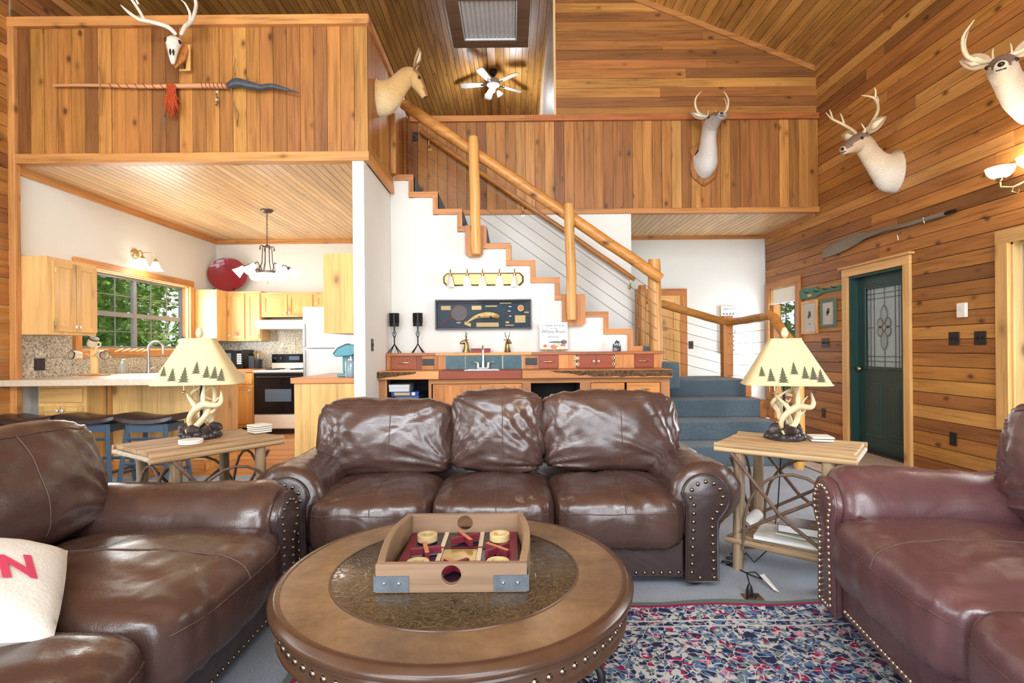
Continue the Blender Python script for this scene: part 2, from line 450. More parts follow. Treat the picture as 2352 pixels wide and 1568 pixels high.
trim(-1.35, -1.312, 5.02, 6.0, 2.972, 3.06, 'trim_y', 'trim along the bottom of the stair side parapet', (1.05, 1, .95, 1))
trim(-1.30, .2, 6.86, 7.06, 4.16, 4.235, 'trim_x', 'knotty length of the top rail on the right loft parapet', (.88, .78, .7, 1))
trim(.2, XR-.02, 6.86, 7.06, 4.16, 4.235, 'trim_x', 'reddish length of the top rail on the right loft parapet', (.72, .5, .45, 1))
trim(-1.33, XR-.02, 6.87, 6.98, 2.955, 3.02, 'trim_x', 'trim along the bottom of the right loft parapet', (.9, .82, .75, 1))
# ---- board ceilings of kitchen and passage
def bead(name, x0, x1, y0, y1, label, n):
    c = struct(name, MB().box(x0, x1, y0, y1, ZC+.012, 3.0), 'gap', label); bw = (x1-x0)/n
    for i in range(n):
        k = random.uniform(.9, 1.1)
        board('ceiling_board', (x0+(i+.5)*bw, (y0+y1)/2, ZC+.006), (bw-.006, y1-y0, .013), 'bead_y', c, color=(k, k, k*random.uniform(.95, 1.05), 1))
bead('ceiling_kitchen', XL, -1.468, 5.02, YB, 'pale board ceiling over the kitchen', 40)
bead('ceiling_passage', 1.56, XR, 6.98, YB, 'pale board ceiling of the passage by the front door', 30)
bead('ceiling_understair', -1.362, 1.56, 7.0, YB, 'board ceiling behind the stairs', 6)
trim(XL, -1.47, YB-.025, YB, ZC-.075, ZC, 'trim_x', 'cedar crown board on the kitchen back wall')
trim(XL, XL+.025, 5.02, YB-.02, ZC-.075, ZC, 'trim_y', 'cedar crown board on the kitchen left wall')
trim(1.56, XR, YB-.025, YB, ZC-.06, ZC, 'trim_x', 'cedar crown board on the passage back wall', (.85, .8, .75, 1))
trim(XR-.03, XR-.018, 6.98, YB-.02, ZC-.06, ZC, 'trim_y', 'cedar crown board at the top of the right wall passage', (.95, .9, .85, 1))
# ---- windows and doors
def frame_rect(mb, plane, at, a0, a1, z0, z1, w, t, sides='LRTB'):
    """casing boards around an opening; plane 'x' (wall normal X) or 'y'"""
    out = []
    R = {'L': (a0-w, a0, z0, z1), 'R': (a1, a1+w, z0, z1), 'T': (a0-w, a1+w, z1, z1+w), 'B': (a0-w, a1+w, z0-w, z0)}
    for s in sides:
        p = R[s]; b = MB()
        if plane == 'x': b.box(min(at, at+t), max(at, at+t), p[0], p[1], p[2], p[3])
        else: b.box(p[0], p[1], min(at, at+t), max(at, at+t), p[2], p[3])
        out.append((s, b))
    return out
def empty_struct(name, label, loc):
    o = bpy.data.objects.new(name, None); COL.objects.link(o); o.location = loc; o['kind'] = 'structure'; o['label'] = label; return o
M['sash'] = plain('grey aluminium sash', RGB(140, 142, 150), .4, .3)
def window(name, label, X, sgn, y0, y1, z0, z1, cols, rows, mullions, casing, tmat='trim', muntin='sash', deep=.1, cas_sides='LRTB', ccol=None, midrail=True):
    """window in a wall of normal x; sgn = direction into the room"""
    w = empty_struct(name, label, (X, (y0+y1)/2, z0))
    xo = X-sgn*deep
    for s, b in frame_rect(None, 'x', X, y0, y1, z0, z1, casing, sgn*.035, cas_sides):
        part('casing', b, tmat+('_z' if s in 'LR' else '_y'), w, world=True, bevel=.003, color=ccol)
    # jamb lining
    for (a, b, c, d) in ((y0, y0+.015, z0, z1), (y1-.015, y1, z0, z1), (y0, y1, z0, z0+.015), (y0, y1, z1-.015, z1)):
        part('jamb', MB().box(min(xo, X), max(xo, X), a, b, c, d), 'pine_z', w, world=True)
    xs = [y0+.015] + mullions + [y1-.015]
    zm = z0+(z1-z0)*.47
    for a, b in zip(xs, xs[1:]):
        for (c, d) in (((z0+.015, zm), (zm, z1-.015)) if midrail else ((z0+.015, z1-.015),)):
            s = MB(); q = .028; e = .02
            s.box(xo-e, xo+e, a, a+q, c, d).box(xo-e, xo+e, b-q, b, c, d).box(xo-e, xo+e, a+q, b-q, c, c+q).box(xo-e, xo+e, a+q, b-q, d-q, d)
            sh = part('sash', s, 'sash', w, world=True)
            m = MB()
            for i in range(1, cols): y = a+(b-a)*i/cols; m.box(xo-.005, xo+.005, y-.0042, y+.0042, c+q, d-q)
            for i in range(1, rows): z = c+(d-c)*i/rows; m.box(xo-.005, xo+.005, a+q, b-q, z-.0042, z+.0042)
            if m.v: part('muntin', m, muntin, sh, world=True)
            part('pane', MB().box(xo-.002, xo+.002, a+q, b-q, c+q, d-q), 'glass', sh, world=True)
    return w
window('window_1', 'kitchen window with grey grid sashes and cedar casing over the sink', XL, 1, 5.72, 7.66, 1.245, 2.15, 3, 2, [6.69], .085, ccol=(1.05, 1.0, .95, 1), muntin='sash')
w2 = window('window_2', 'narrow window with a pulled shade left of the green door', XR-.018, -1, 7.44, 8.20, .508, 2.10, 3, 3, [], .10, ccol=(.8, .7, .62, 1), muntin='black')
part('shade', MB().box(XR+.0, XR+.03, 7.47, 8.17, 1.86, 2.08), 'cream', w2, world=True, label='rolled cream window shade')
window('window_3', 'large window at the right edge with wide pine casing', XR-.018, -1, 2.2, 4.25, .635, 2.032, 2, 1, [3.2], .11, tmat='pine', ccol=(.8, .68, .56, 1), midrail=False)
window('window_4', 'window in the left wall near the viewer', XL, 1, .6, 2.6, .55, 2.3, 1, 1, [1.6], .1, midrail=False)
# front door
d1 = empty_struct('door_1', 'dark green front door with leaded oval glass', (XR, 5.85, 0))
for s, b in frame_rect(None, 'x', XR-.018, 5.40, 6.30, 0, 2.032, .095, -.03, 'LRT'):
    part('casing', b, 'pine_z' if s in 'LR' else 'pine_y', d1, world=True, bevel=.003, color=(.92, .82, .72, 1))
part('drip_cap', MB().box(XR-.075, XR-.018, 5.27, 6.43, 2.127, 2.15), 'pine_y', d1, world=True, color=(.8, .7, .6, 1))
for a, b in ((5.40, 5.425), (6.275, 6.30)): part('jamb', MB().box(XR-.015, XR+.14, a, b, 0, 2.032), 'green', d1, world=True)
part('jamb', MB().box(XR-.015, XR+.14, 5.425, 6.275, 2.005, 2.032), 'green', d1, world=True)
part('threshold', MB().box(XR-.02, XR+.14, 5.425, 6.275, .0, .03), 'bronze', d1, world=True)
XD = XR+.075; ya, yb = 5.43, 6.27; g0, g1, gz0, gz1 = 5.57, 6.13, .98, 1.86
slab = MB().box(XD, XD+.045, ya, g0, .03, 2.0).box(XD, XD+.045, g1, yb, .03, 2.0).box(XD, XD+.045, g0, g1, .03, gz0).box(XD, XD+.045, g0, g1, gz1, 2.0)
sl = part('door_leaf', slab, 'green', d1, world=True)
part('glass_frame', MB().box(XD-.014, XD+.01, g0-.035, g0, gz0-.035, gz1+.035).box(XD-.014, XD+.01, g1, g1+.035, gz0-.035, gz1+.035).box(XD-.014, XD+.01, g0, g1, gz0-.035, gz0).box(XD-.014, XD+.01, g0, g1, gz1, gz1+.035), 'green', sl, world=True, bevel=.004)
for a, b in ((5.55, 5.80), (5.90, 6.15)):
    part('panel', MB().box(XD-.007, XD+.01, a, b, .17, .80), 'green', sl, world=True, bevel=.02)
    part('panel', MB().box(XD-.012, XD+.01, a+.045, b-.045, .215, .755), 'green', sl, world=True, bevel=.01)
M['frost'] = plain('frosted door glass', RGB(196, 204, 206), .35, trans=.45, noise_amt=.12, nscale=22, bump=.4)
M['bevel_glass'] = plain('bevelled clear glass', RGB(225, 232, 232), .08, trans=.7)
M['lead'] = plain('lead came', RGB(120, 124, 126), .35, .8)
part('glass_pane', MB().box(XD+.015, XD+.022, g0, g1, gz0, gz1), 'frost', sl, world=True)
cm = MB()
def came_y(y, z0, z1): cm.box(XD+.008, XD+.016, y-.004, y+.004, z0, z1)
def came_z(z, y0, y1): cm.box(XD+.008, XD+.016, y0, y1, z-.004, z+.004)
for y in (g0+.06, g0+.115, g1-.06, g1-.115): came_y(y, gz0, gz1)
for z in (gz0+.06, gz0+.115, gz1-.06, gz1-.115, 1.42): came_z(z, g0, g1 if z != 1.42 else g0+.115)
came_z(1.42, g1-.115, g1); came_y(5.85, 1.66, gz1); came_y(5.85, gz0, 1.17)
part('lead_came', cm, 'lead', sl, world=True)
def petal(cy, cz, w, h):
    pts = [(cy+w*math.sin(t)*abs(math.sin(t))**.3, cz+h*math.cos(t)) for t in [2*PI*i/16 for i in range(16)]]
    b = MB().prism(pts, XD+.004, XD+.016, 'x'); part('bevel_petal', b, 'bevel_glass', sl, world=True)
    tb = MB().tube([(XD+.006, p[0], p[1]) for p in pts+pts[:1]], .005, 6); part('petal_came', tb, 'lead', sl, world=True)
petal(5.85, 1.56, .05, .10); petal(5.85, 1.27, .05, .10)
for sy in (-1, 1):
    for dz in (.045, -.045): petal(5.85+sy*.06, 1.42+dz, .045, .055)
petal(5.85, 1.42, .035, .045)
part('knob', MB().lathe([(.006, 0), (.012, .02), (.028, .035), (.03, .05), (.02, .065), (.004, .07)], 14, (XD, 6.20, .95), axis=(-1, 0, 0)), 'brass', sl, world=True, smooth=60)
# closet door on the back wall
d2 = empty_struct('door_2', 'honey pine closet door with two panels behind the newel post', (2.48, YB, 0))
p0 = PY(1492, 677, YB).x; p1 = PY(1561, 677, YB).x
xa, xb = p0-.12, p1
for s, b in frame_rect(None, 'y', YB, xa, xb, 0, 2.03, .11, -.025, 'LRT'):
    part('casing', b, 'trim_z' if s in 'LR' else 'trim_x', d2, world=True, bevel=.003, color=(.9, .72, .6, 1))
lf = part('door_leaf', MB().box(xa, xb, YB-.012, YB, 0, 2.03), 'pine_z', d2, world=True, color=(.95, .78, .58, 1))
for (z0, z1) in ((0, .2), (.85, 1.02), (1.42, 1.52), (1.93, 2.03)):
    part('rail', MB().box(xa+.1, xb-.1, YB-.022, YB-.012, z0, z1), 'pine_x', lf, world=True, color=(.98, .82, .62, 1))
for a, b in ((xa, xa+.1), (xb-.1, xb)):
    part('stile', MB().box(a, b, YB-.022, YB-.012, 0, 2.03), 'pine_z', lf, world=True, color=(.98, .82, .62, 1))
for i in range(6):
    q = xa+.1+(xb-xa-.2)*i/6; w = (xb-xa-.2)/6
    part('slat', MB().box(q+.004, q+w-.004, YB-.018, YB-.011, .2, 1.42), 'pine_z', lf, world=True, color=(.95, .78, .55, 1))
# ================================================================ STAIRS
st = thing('staircase', 'carpeted staircase climbing left behind the wet bar to the loft', 'staircase', (0, 6.4, 0))
X0, RUN, Z0, RISE, NST = 1.362, .2727, 1.43, .195, 10
poly = [(-1.36, 0), (1.47, 0), (1.47, Z0-RISE)]
for j in range(NST):
    xr = X0-j*RUN
    if j == 0: poly += [(xr, Z0-RISE)]
    poly += [(xr, Z0+j*RISE)]
    poly += [(max(xr-RUN, -1.36), Z0+j*RISE)]
clean = []
for p in poly:
    if not clean or (abs(p[0]-clean[-1][0]) > 1e-5 or abs(p[1]-clean[-1][1]) > 1e-5): clean.append(p)
mbw = MB()
for j in range(NST):
    xr = X0-j*RUN
    mbw.box(max(xr-RUN, -1.36), xr, 6.0, 6.06, 0, Z0+j*RISE-.004)
mbw.box(X0, 1.47, 6.0, 6.06, 0, Z0-RISE-.004)
part('stair_wall', mbw, 'white', st, world=True)
for j in range(-2, NST):
    xr = X0-j*RUN; z = Z0+j*RISE
    part('step', MB().box(max(xr-RUN-.02, -1.355), xr+.005, 6.06, 6.895, z-RISE-.1, z), 'carpet_stair', st, world=True, bevel=.015)
    if j >= 0:
        part('tread_trim', MB().box(max(xr-RUN-.055, -1.31), xr, 5.975, 6.06, z-.06, z+.002), 'trim_x', st, world=True, color=(.93, .82, .72, 1))
        part('riser_trim', MB().box(xr-.057, xr, 5.977, 6.06, z-RISE-.06, z-.06), 'trim_z', st, world=True, color=(.93, .8, .7, 1))
part('riser_trim', MB().box(1.36, 1.475, 5.977, 6.06, .99, Z0-RISE), 'trim_z', st, world=True, color=(.93, .8, .7, 1))
# lower flight and landing
lf_ = thing('staircase', 'wide blue carpeted lower steps rising to the landing beside the wet bar', 'staircase', (2.2, 5.4, 0))
LY = [5.40, 5.76, 6.12, 6.50]
for k in range(4):
    z = .203*(k+1)
    if k < 3:
        part('step', MB().box(1.62, 2.86, LY[k], 7.4, .203*k, z), 'carpet_stair', lf_, world=True, bevel=.02, seg=3)
    else:
        part('landing', MB().box(1.57, 2.86, LY[k], 7.5, .203*k, z), 'carpet_stair', lf_, world=True, bevel=.02, seg=3)
part('step', MB().box(1.57, 2.20, 7.06, 7.5, .812, 1.02), 'carpet_stair', lf_, world=True, bevel=.03, seg=3)
for k in range(4):
    part('side_board', MB().box(2.86, 2.93, LY[k]+.01, 7.5, .203*k, .203*(k+1)), 'trim_y', lf_, world=True, color=(.85, .72, .62, 1))
# ---- log railing of the upper flight
def wob(pts, amp, seed):
    out = []
    for i, p in enumerate(pts):
        p = Vector(p); q = noise.noise_vector(p*3+Vector((seed, seed*2.1, 0)))
        out.append(p+q*amp)
    return out
def line(a, b, n): a = Vector(a); b = Vector(b); return [a+(b-a)*i/(n-1) for i in range(n)]
def log(a, b, r, seed=0, n=14, amp=.008, ns=14):
    pts = wob(line(a, b, n), amp, seed)
    rr = [r*(1+.08*noise.noise(p*5+Vector((seed, 0, 3)))) for p in pts]
    rr[0] *= .88; rr[-1] *= .88
    return MB().tube(pts, rr, ns)
rl = thing('log_railing', 'varnished log stair railing with three posts and steel cables', 'railing', (.2, 5.93, 1.2))
hr0, hr1 = PY(925, 238, 5.97), PY(1518, 640, 5.97)
part('handrail', log(hr0, hr1, .063, 1, 24), 'log_x', rl, smooth=60, world=True)
for (u, v0, v1, r, s) in ((1090, 314, 583, .058, 2), (1310, 468, 734, .056, 5)):
    a, b = PY(u-3, v0, 5.86), PY(u+4, v1, 5.86)
    part('post', log(a, b, r, s), 'log', rl, smooth=60, world=True)
part('newel_post', log(PY(1502, 596, 6.065), Vector((PY(1507, 800, 6.065).x, 6.065, 1.03)), .074, 9), 'log', rl, smooth=60, world=True, color=(1.0, .95, .95, 1))
part('post', MB().box(PY(903, 300, 5.93).x-.035, PY(903, 300, 5.93).x+.03, 5.9, 5.97, 3.18, PY(903, 262, 5.93).z), 'trim_z', rl, world=True, bevel=.006)
for (u0, u1, v0, v1) in ((1069, 1109, 519, 590), (1291, 1344, 676, 748)):
    a, b = PY(u0, v0, 5.95), PY(u1, v1, 5.95)
    c = .04
    pl = [(a.x, b.z+c), (a.x+c, b.z), (b.x-c, b.z), (b.x, b.z+c), (b.x, a.z), (a.x, a.z)]
    part('mounting_block', MB().prism(pl, 5.915, 5.972, 'y'), 'trim_z', rl, world=True, color=(.85, .72, .62, 1))
for k in range(5):
    dz = .16+.135*k
    a = Vector((hr0.x+.03, 5.94, hr0.z-dz)); b = Vector((hr1.x-.06, 5.94, hr1.z-dz))
    part('cable', MB().tube([a, b], .0028, 6), 'steel', rl, world=True)
wr_ = thing('wall_handrail', 'slim wooden handrail on brackets along the wall behind the stairs', 'handrail', (.3, 6.83, 2.4))
part('rail', log(PY(966, 302, 6.83), PY(1458, 642, 6.83), .032, 12, 20, .006), 'log_x', wr_, smooth=60, world=True, color=(.85, .8, .75, 1))
for (u, v) in ((985, 322), (1201, 475), (1448, 643)):
    p = PY(u, v, 6.83)
    part('bracket', MB().tube([p+Vector((0, 0, 0)), p+Vector((0, 0, -.06)), p+Vector((0, .04, -.09)), p+Vector((0, .068, -.09))], .007, 8).lathe([(.022, 0), (.022, .006)], 12, p+Vector((0, .062, -.09)), True, True, axis=(0, 1, 0)), 'brass', wr_, smooth=50, world=True)
# ---- guard railing of landing and lower flight
gr = thing('log_railing', 'low log guard railing with square post around the stair landing', 'railing', (2.5, 6.9, .8))
A, B, Cc = PY(1464, 682, 6.8), PY(1669, 741, 7.2), PY(1786, 724, 5.98)
Dn = Vector((2.86, 5.28, 1.12))
part('handrail', log(A, B, .052, 21), 'log_x', gr, smooth=60, world=True)
part('handrail', log(B, Cc, .05, 23), 'log_x', gr, smooth=60, world=True)
part('handrail', log(Cc+Vector((-.03, .1, .03)), Dn, .055, 25), 'log_x', gr, smooth=60, world=True)
part('post', MB().box(B.x-.06, B.x+.07, 7.16, 7.28, .81, B.z+.09), 'trim_z', gr, world=True, bevel=.006, color=(.95, .85, .75, 1))
part('post', log(PY(1475, 655, 6.78), PY(1475, 655, 6.78)*1+Vector((0, 0, -.85)), .052, 31), 'log', gr, smooth=60, world=True, color=(.85, .75, .7, 1))
part('post', MB().box(Cc.x-.05, Cc.x+.03, 5.97, 6.07, .41, Cc.z+.12), 'trim_z', gr, world=True, color=(1.05, 1, .95, 1))
part('newel_post', log(Vector((2.84, 5.28, 0)), Vector((2.84, 5.28, 1.16)), .055, 33), 'log', gr, smooth=60, world=True, color=(1.1, 1.12, 1.15, 1))
for k in range(5):
    dz = .15+.14*k
    v = Vector((0, 0, -dz))
    part('cable', MB().tube([A+v, B+v], .0028, 6), 'steel', gr, world=True)
    part('cable', MB().tube([B+v, Cc+v], .0028, 6), 'steel', gr, world=True)

# ================================================================ WET BAR
M['bar_red'] = wood('reddish cedar', RGB(150, 74, 48), 'x', grain=.6, knots=.4)
M['bar_oak'] = wood('bar oak', RGB(176, 118, 72), 'z', grain=.6, knots=.3)
M['bar_slab'] = wood('bar slab', RGB(202, 142, 84), 'x', grain=.7, knots=.4, rough=.35)
M['bark'] = plain('rough bark', RGB(104, 74, 48), .9, noise_amt=.75, nscale=45, bump=.8)
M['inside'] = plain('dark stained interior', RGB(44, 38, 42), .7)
M['teal'] = plain('teal slate tile', RGB(44, 84, 92), .3, noise_amt=.35, nscale=14)
M['grout'] = plain('pale grout', RGB(190, 192, 180), .8)
YW, YU = 5.42, 5.74
def wx(u, Y): return PY(u, 850, Y).x
wb = thing('wet_bar_cabinet', 'long wooden wet bar base cabinet with open bays and drawers under the stairs', 'cabinet', (.1, 5.7, 0))
xl, xr = wx(864, YW), wx(1538, YW)
ZT = .913
bays = [(wx(888, YW), wx(984, YW)), (wx(1219, YW), wx(1332, YW))]
part('back_panel', MB().box(xl, xr, 5.94, 5.965, 0, ZT), 'inside', wb, world=True)
part('floor_panel', MB().box(xl, xr, YW+.03, 5.94, .08, .11), 'inside', wb, world=True)
for x in (xl, bays[0][1], bays[1][0]-.02, bays[1][1], xr-.02): part('divider', MB().box(x, x+.02, YW+.021, 5.94, .11, ZT), 'inside', wb, world=True)
part('top_rail', MB().box(bays[0][1]+.03, xr, YW, YW+.02, .865, ZT), 'trim_x', wb, world=True, color=(.82, .72, .68, 1))
for a, b in ((xl, bays[0][0]-.015), (bays[0][1], bays[0][1]+.03), (wx(1199, YW), bays[1][0]), (bays[1][1], wx(1356, YW)), (wx(1517, YW), xr)):
    part('stile', MB().box(a, b, YW, YW+.02, 0, ZT if b < bays[0][1]+.04 else .865), 'bar_oak', wb, world=True)
part('stile_lip', MB().box(bays[0][0]-.014, bays[0][0], YW-.004, YW+.02, 0, ZT), 'trim_z', wb, world=True, color=(1.1, 1.1, 1.05, 1))
a, b = wx(986, YW)+.035, wx(1198, YW)
dp = part('door', MB().box(a, b, YW-.004, YW+.018, .11, .86), 'trim_x', wb, world=True, color=(1.0, .86, .8, 1))
part('panel', MB().box(a+.02, a+.11, YW-.008, YW-.003, .15, .82), 'trim_z', dp, world=True, color=(.9, .75, .72, 1))
part('panel', MB().box(a+.13, b-.03, YW-.012, YW-.003, .14, .845), 'trim_z', dp, world=True, color=(1.05, .9, .82, 1))
def bar_pull(c, w, root):
    """bow handle seen from the front (-Y)"""
    c = Vector(c); m = MB().tube([c+Vector((-w/2, -.02, 0)), c+Vector((0, -.026, 0)), c+Vector((w/2, -.02, 0))], [.004, .009, .004], 8)
    for s in (-1, 1): m.tube([c+Vector((s*w*.3, 0, 0)), c+Vector((s*w*.3, -.022, 0))], .004, 6)
    m.ball(c+Vector((0, -.026, 0)), .012, 8, 6)
    part('handle', m, 'brass', root, world=True, smooth=60)
for a, b in ((wx(1356, YW), wx(1435, YW)), (wx(1438, YW), wx(1516, YW))):
    dr = part('drawer', MB().box(a+.004, b-.004, YW-.006, YW+.018, .70, .86), 'trim_x', wb, world=True, bevel=.003, color=(.98, .85, .7, 1))
    bar_pull(((a+b)/2, YW-.006, .795), .12, dr)
    part('drawer', MB().box(a+.004, b-.004, YW-.006, YW+.018, .12, .69), 'trim_x', wb, world=True, bevel=.003, color=(.95, .82, .7, 1))
# worktop slabs with live edge
ct = thing('bar_counter', 'thick live edge slab counter on the wet bar', 'countertop', (.1, 5.6, ZT))
cuts = [(-1.396, wx(1008, 5.35), 'bar_slab', (1.05, 1.0, .95, 1)), (wx(1008, 5.35), wx(1199, 5.35), 'bar_red', (1, .9, .9, 1)), (wx(1199, 5.35), 1.617, 'bar_slab', (.95, .85, .78, 1))]
for a, b, m, c in cuts:
    part('slab', MB().box(a+.001, b-.001, 5.352, 5.97, ZT+.002, .997), m, ct, world=True, bevel=.006, color=c)
def bark_strip(xa, xb, z0f, z1f, seed):
    n = 40; top = []; bot = []
    for i in range(n+1):
        t = i/n; x = xa+(xb-xa)*t
        top.append((x, z1f(t)+.006*noise.noise(Vector((x*30, seed, 0))))); bot.append((x, z0f(t)+.014*noise.noise(Vector((x*14, seed+4, 0)))))
    m = MB(); base = len(m.v)
    for (x, zt), (_, zb) in zip(top, bot):
        y = 5.352-.006-.005*noise.noise(Vector((x*40, seed, 2)))
        m.v += [Vector((x, y, zt)), Vector((x, y-.003, (zt+zb)/2)), Vector((x, y, min(zb, zt-.002))), Vector((x, 5.36, min(zb, zt-.002))), Vector((x, 5.36, zt))]
    for i in range(n):
        for j in range(5):
            k = (j+1) % 5; m.f.append((i*5+j, i*5+k, i*5+5+k, i*5+5+j))
    m.f += [(0, 1, 2, 3, 4), tuple(n*5+q for q in (4, 3, 2, 1, 0))]
    part('bark_edge', m, 'bark', ct, world=True)
bark_strip(-1.39, wx(955, 5.35), lambda t: .925+.05*t, lambda t: .992, 1)
bark_strip(wx(1262, 5.35), 1.61, lambda t: .985-.055*min(1, t*2.5), lambda t: .992, 5)
# raised ledge with small drawers
lg = thing('bar_ledge', 'raised wooden ledge with small drawers and teal tile splash behind the bar counter', 'cabinet', (.1, 5.85, .997))
u0, u1 = -1.35, 1.615
part('carcass', MB().box(u0, u1, YU, 5.972, .999, 1.148), 'bar_oak', lg, world=True)
for a, b, c in ((-1.396, wx(1000, YU), (.72, .55, .5, 1)), (wx(1000, YU), wx(1222, YU), (1.1, 1.1, 1, 1)), (wx(1222, YU), 1.645, (.7, .48, .46, 1))):
    part('top_board', MB().box(a+.001, b-.001, YU-.03, 5.972, 1.149, 1.178), 'bar_slab', lg, world=True, bevel=.004, color=c)
for (a, b, m, c) in ((889, 898, 'bar_oak', (1.1, 1, .9, 1)), (959, 970, 'bar_red', (.8, .9, .9, 1)), (970, 998, 'trim_z', (.9, .8, .75, 1)), (998, 1023, 'trim_z', (.95, .82, .72, 1)), (1200, 1208, 'trim_z', (.8, .7, .65, 1)), (1234, 1237, 'bar_oak', WHITE4), (1283, 1323, 'trim_z', (1, .88, .78, 1)), (1412, 1456, 'trim_z', (1, .85, .75, 1)), (1501, 1519, 'trim_z', (.9, .75, .65, 1))):
    part('face_board', MB().box(wx(a, YU), wx(b, YU)-.002, YU-.014, YU, 1.0, 1.147), m, lg, world=True, color=c)
for (a, b, c) in ((899, 958, (1.05, 1.2, 1.1, 1)), (1238, 1282, (.9, .75, .75, 1)), (1457, 1500, (.9, .75, .7, 1))):
    dr = part('drawer', MB().box(wx(a, YU)+.003, wx(b, YU)-.003, YU-.02, YU, 1.005, 1.142), 'bar_red', lg, world=True, bevel=.003, color=c)
    bar_pull(((wx(a, YU)+wx(b, YU))/2, YU-.02, 1.075), .12, dr)
for (a, b, kn) in ((1324, 1367, 1363), (1369, 1411, 1374)):
    dr = part('door', MB().box(wx(a, YU)+.002, wx(b, YU)-.002, YU-.02, YU, 1.005, 1.142), 'bar_red', lg, world=True, bevel=.003, color=(1, .85, .75, 1))
    part('knob', MB().lathe([(.004, 0), (.006, .008), (.013, .014), (.013, .02), (.003, .026)], 12, (wx(kn, YU), YU-.02, 1.075), axis=(0, -1, 0)), 'whitew', dr, world=True, smooth=60)
    hx = wx(a if kn == 1363 else b, YU)
    for hz in (1.045, 1.11):
        part('hinge', MB().cbox((hx, YU-.022, hz), (.052, .004, .018)).cbox((hx-.014, YU-.022, hz), (.012, .004, .03)).cbox((hx+.014, YU-.022, hz), (.012, .004, .03)), 'brass', dr, world=True)
part('tile_back', MB().box(wx(1022, YU), wx(1200, YU), YU-.008, YU, 1.0, 1.147), 'grout', lg, world=True)
for a, b in ((1024, 1068), (1070, 1110), (1111, 1153), (1156, 1198)):
    part('tile', MB().box(wx(a, YU), wx(b, YU), YU-.016, YU-.008, 1.003, 1.143), 'teal', lg, world=True, bevel=.002)
for i, a in enumerate((971, 1207)):
    part('outlet', MB().box(wx(a, YU), wx(a+27, YU), YU-.022, YU-.014, 1.045, 1.115), 'black', lg, world=True, bevel=.003)
# bar sink faucet
fx = wx(1110, 5.68)
fc = thing('bar_faucet', 'chrome two handle bar faucet standing in front of the teal tiles', 'faucet', (fx, 5.66, .998))
part('base', MB().box(-.065, .065, -.02, .02, 0, .02), 'chrome', fc, bevel=.008)
part('spout', MB().tube([(0, 0, .015), (0, 0, .1), (0, 0, .22), (0, -.005, .235), (0, -.05, .245), (0, -.10, .225), (0, -.105, .20)], [.016, .012, .011, .011, .011, .011, .012], 12), 'chrome', fc, smooth=60)
for s in (-1, 1):
    h = part('handle', MB().lathe([(.02, 0), (.016, .02), (.012, .035), (.014, .05), (.008, .06)], 12, (s*.055, 0, .015)).tube([(s*.055, 0, .065), (s*.1, -.01, .075), (s*.125, -.015, .073)], [.007, .006, .009], 8), 'chrome', fc, smooth=60)
sk = thing('bar_sink', 'small steel bar sink rim set in the live edge counter', 'sink', (fx, 5.55, .998))
part('rim', MB().box(-.18, .18, -.14, -.125, 0, .006).box(-.18, .18, .075, .14, 0, .006).box(-.18, -.165, -.125, .075, 0, .006).box(.165, .18, -.125, .075, 0, .006), 'steel', sk)
part('bowl', MB().box(-.165, .165, -.125, .075, .0005, .002), 'steel', sk)
fc.location.y = 5.665; fc.location.z = 1.004

# ---- text helper
def text_part(txt, size, mat, parent, loc, rot, name='lettering', ext=.0006, align='CENTER', sx=1.0, shear=0, world=False, bold=0):
    cu = bpy.data.curves.new('txt', 'FONT'); cu.body = txt; cu.size = size; cu.extrude = ext; cu.align_x = align; cu.align_y = 'CENTER'; cu.shear = shear; cu.offset = bold; cu.resolution_u = 3
    ob = bpy.data.objects.new('txt', cu); COL.objects.link(ob)
    dg = bpy.context.evaluated_depsgraph_get(); dg.update()
    me = bpy.data.meshes.new_from_object(ob.evaluated_get(dg)); bpy.data.objects.remove(ob)
    me.materials.clear(); me.materials.append(M[mat])
    m = Matrix.Translation(loc) @ (rot.to_4x4() if isinstance(rot, Matrix) else Euler(rot).to_matrix().to_4x4()) @ Matrix.Diagonal((sx, 1, 1, 1))
    if world: m = rootm(parent).inverted() @ m
    me.transform(m)
    o = bpy.data.objects.new(name, me); COL.objects.link(o); o.parent = parent
    return o
ROT_FRONT = (PI/2, 0, 0)      # faces -Y
M['ink'] = plain('grey ink', RGB(96, 98, 108), .8)
M['paper'] = plain('white paper', RGB(232, 232, 232), .6)
M['goldb'] = plain('antique brass', RGB(150, 128, 84), .34, 1)
M['gold'] = plain('pale pine easel', RGB(190, 140, 72), .5)
ZL = 1.1785
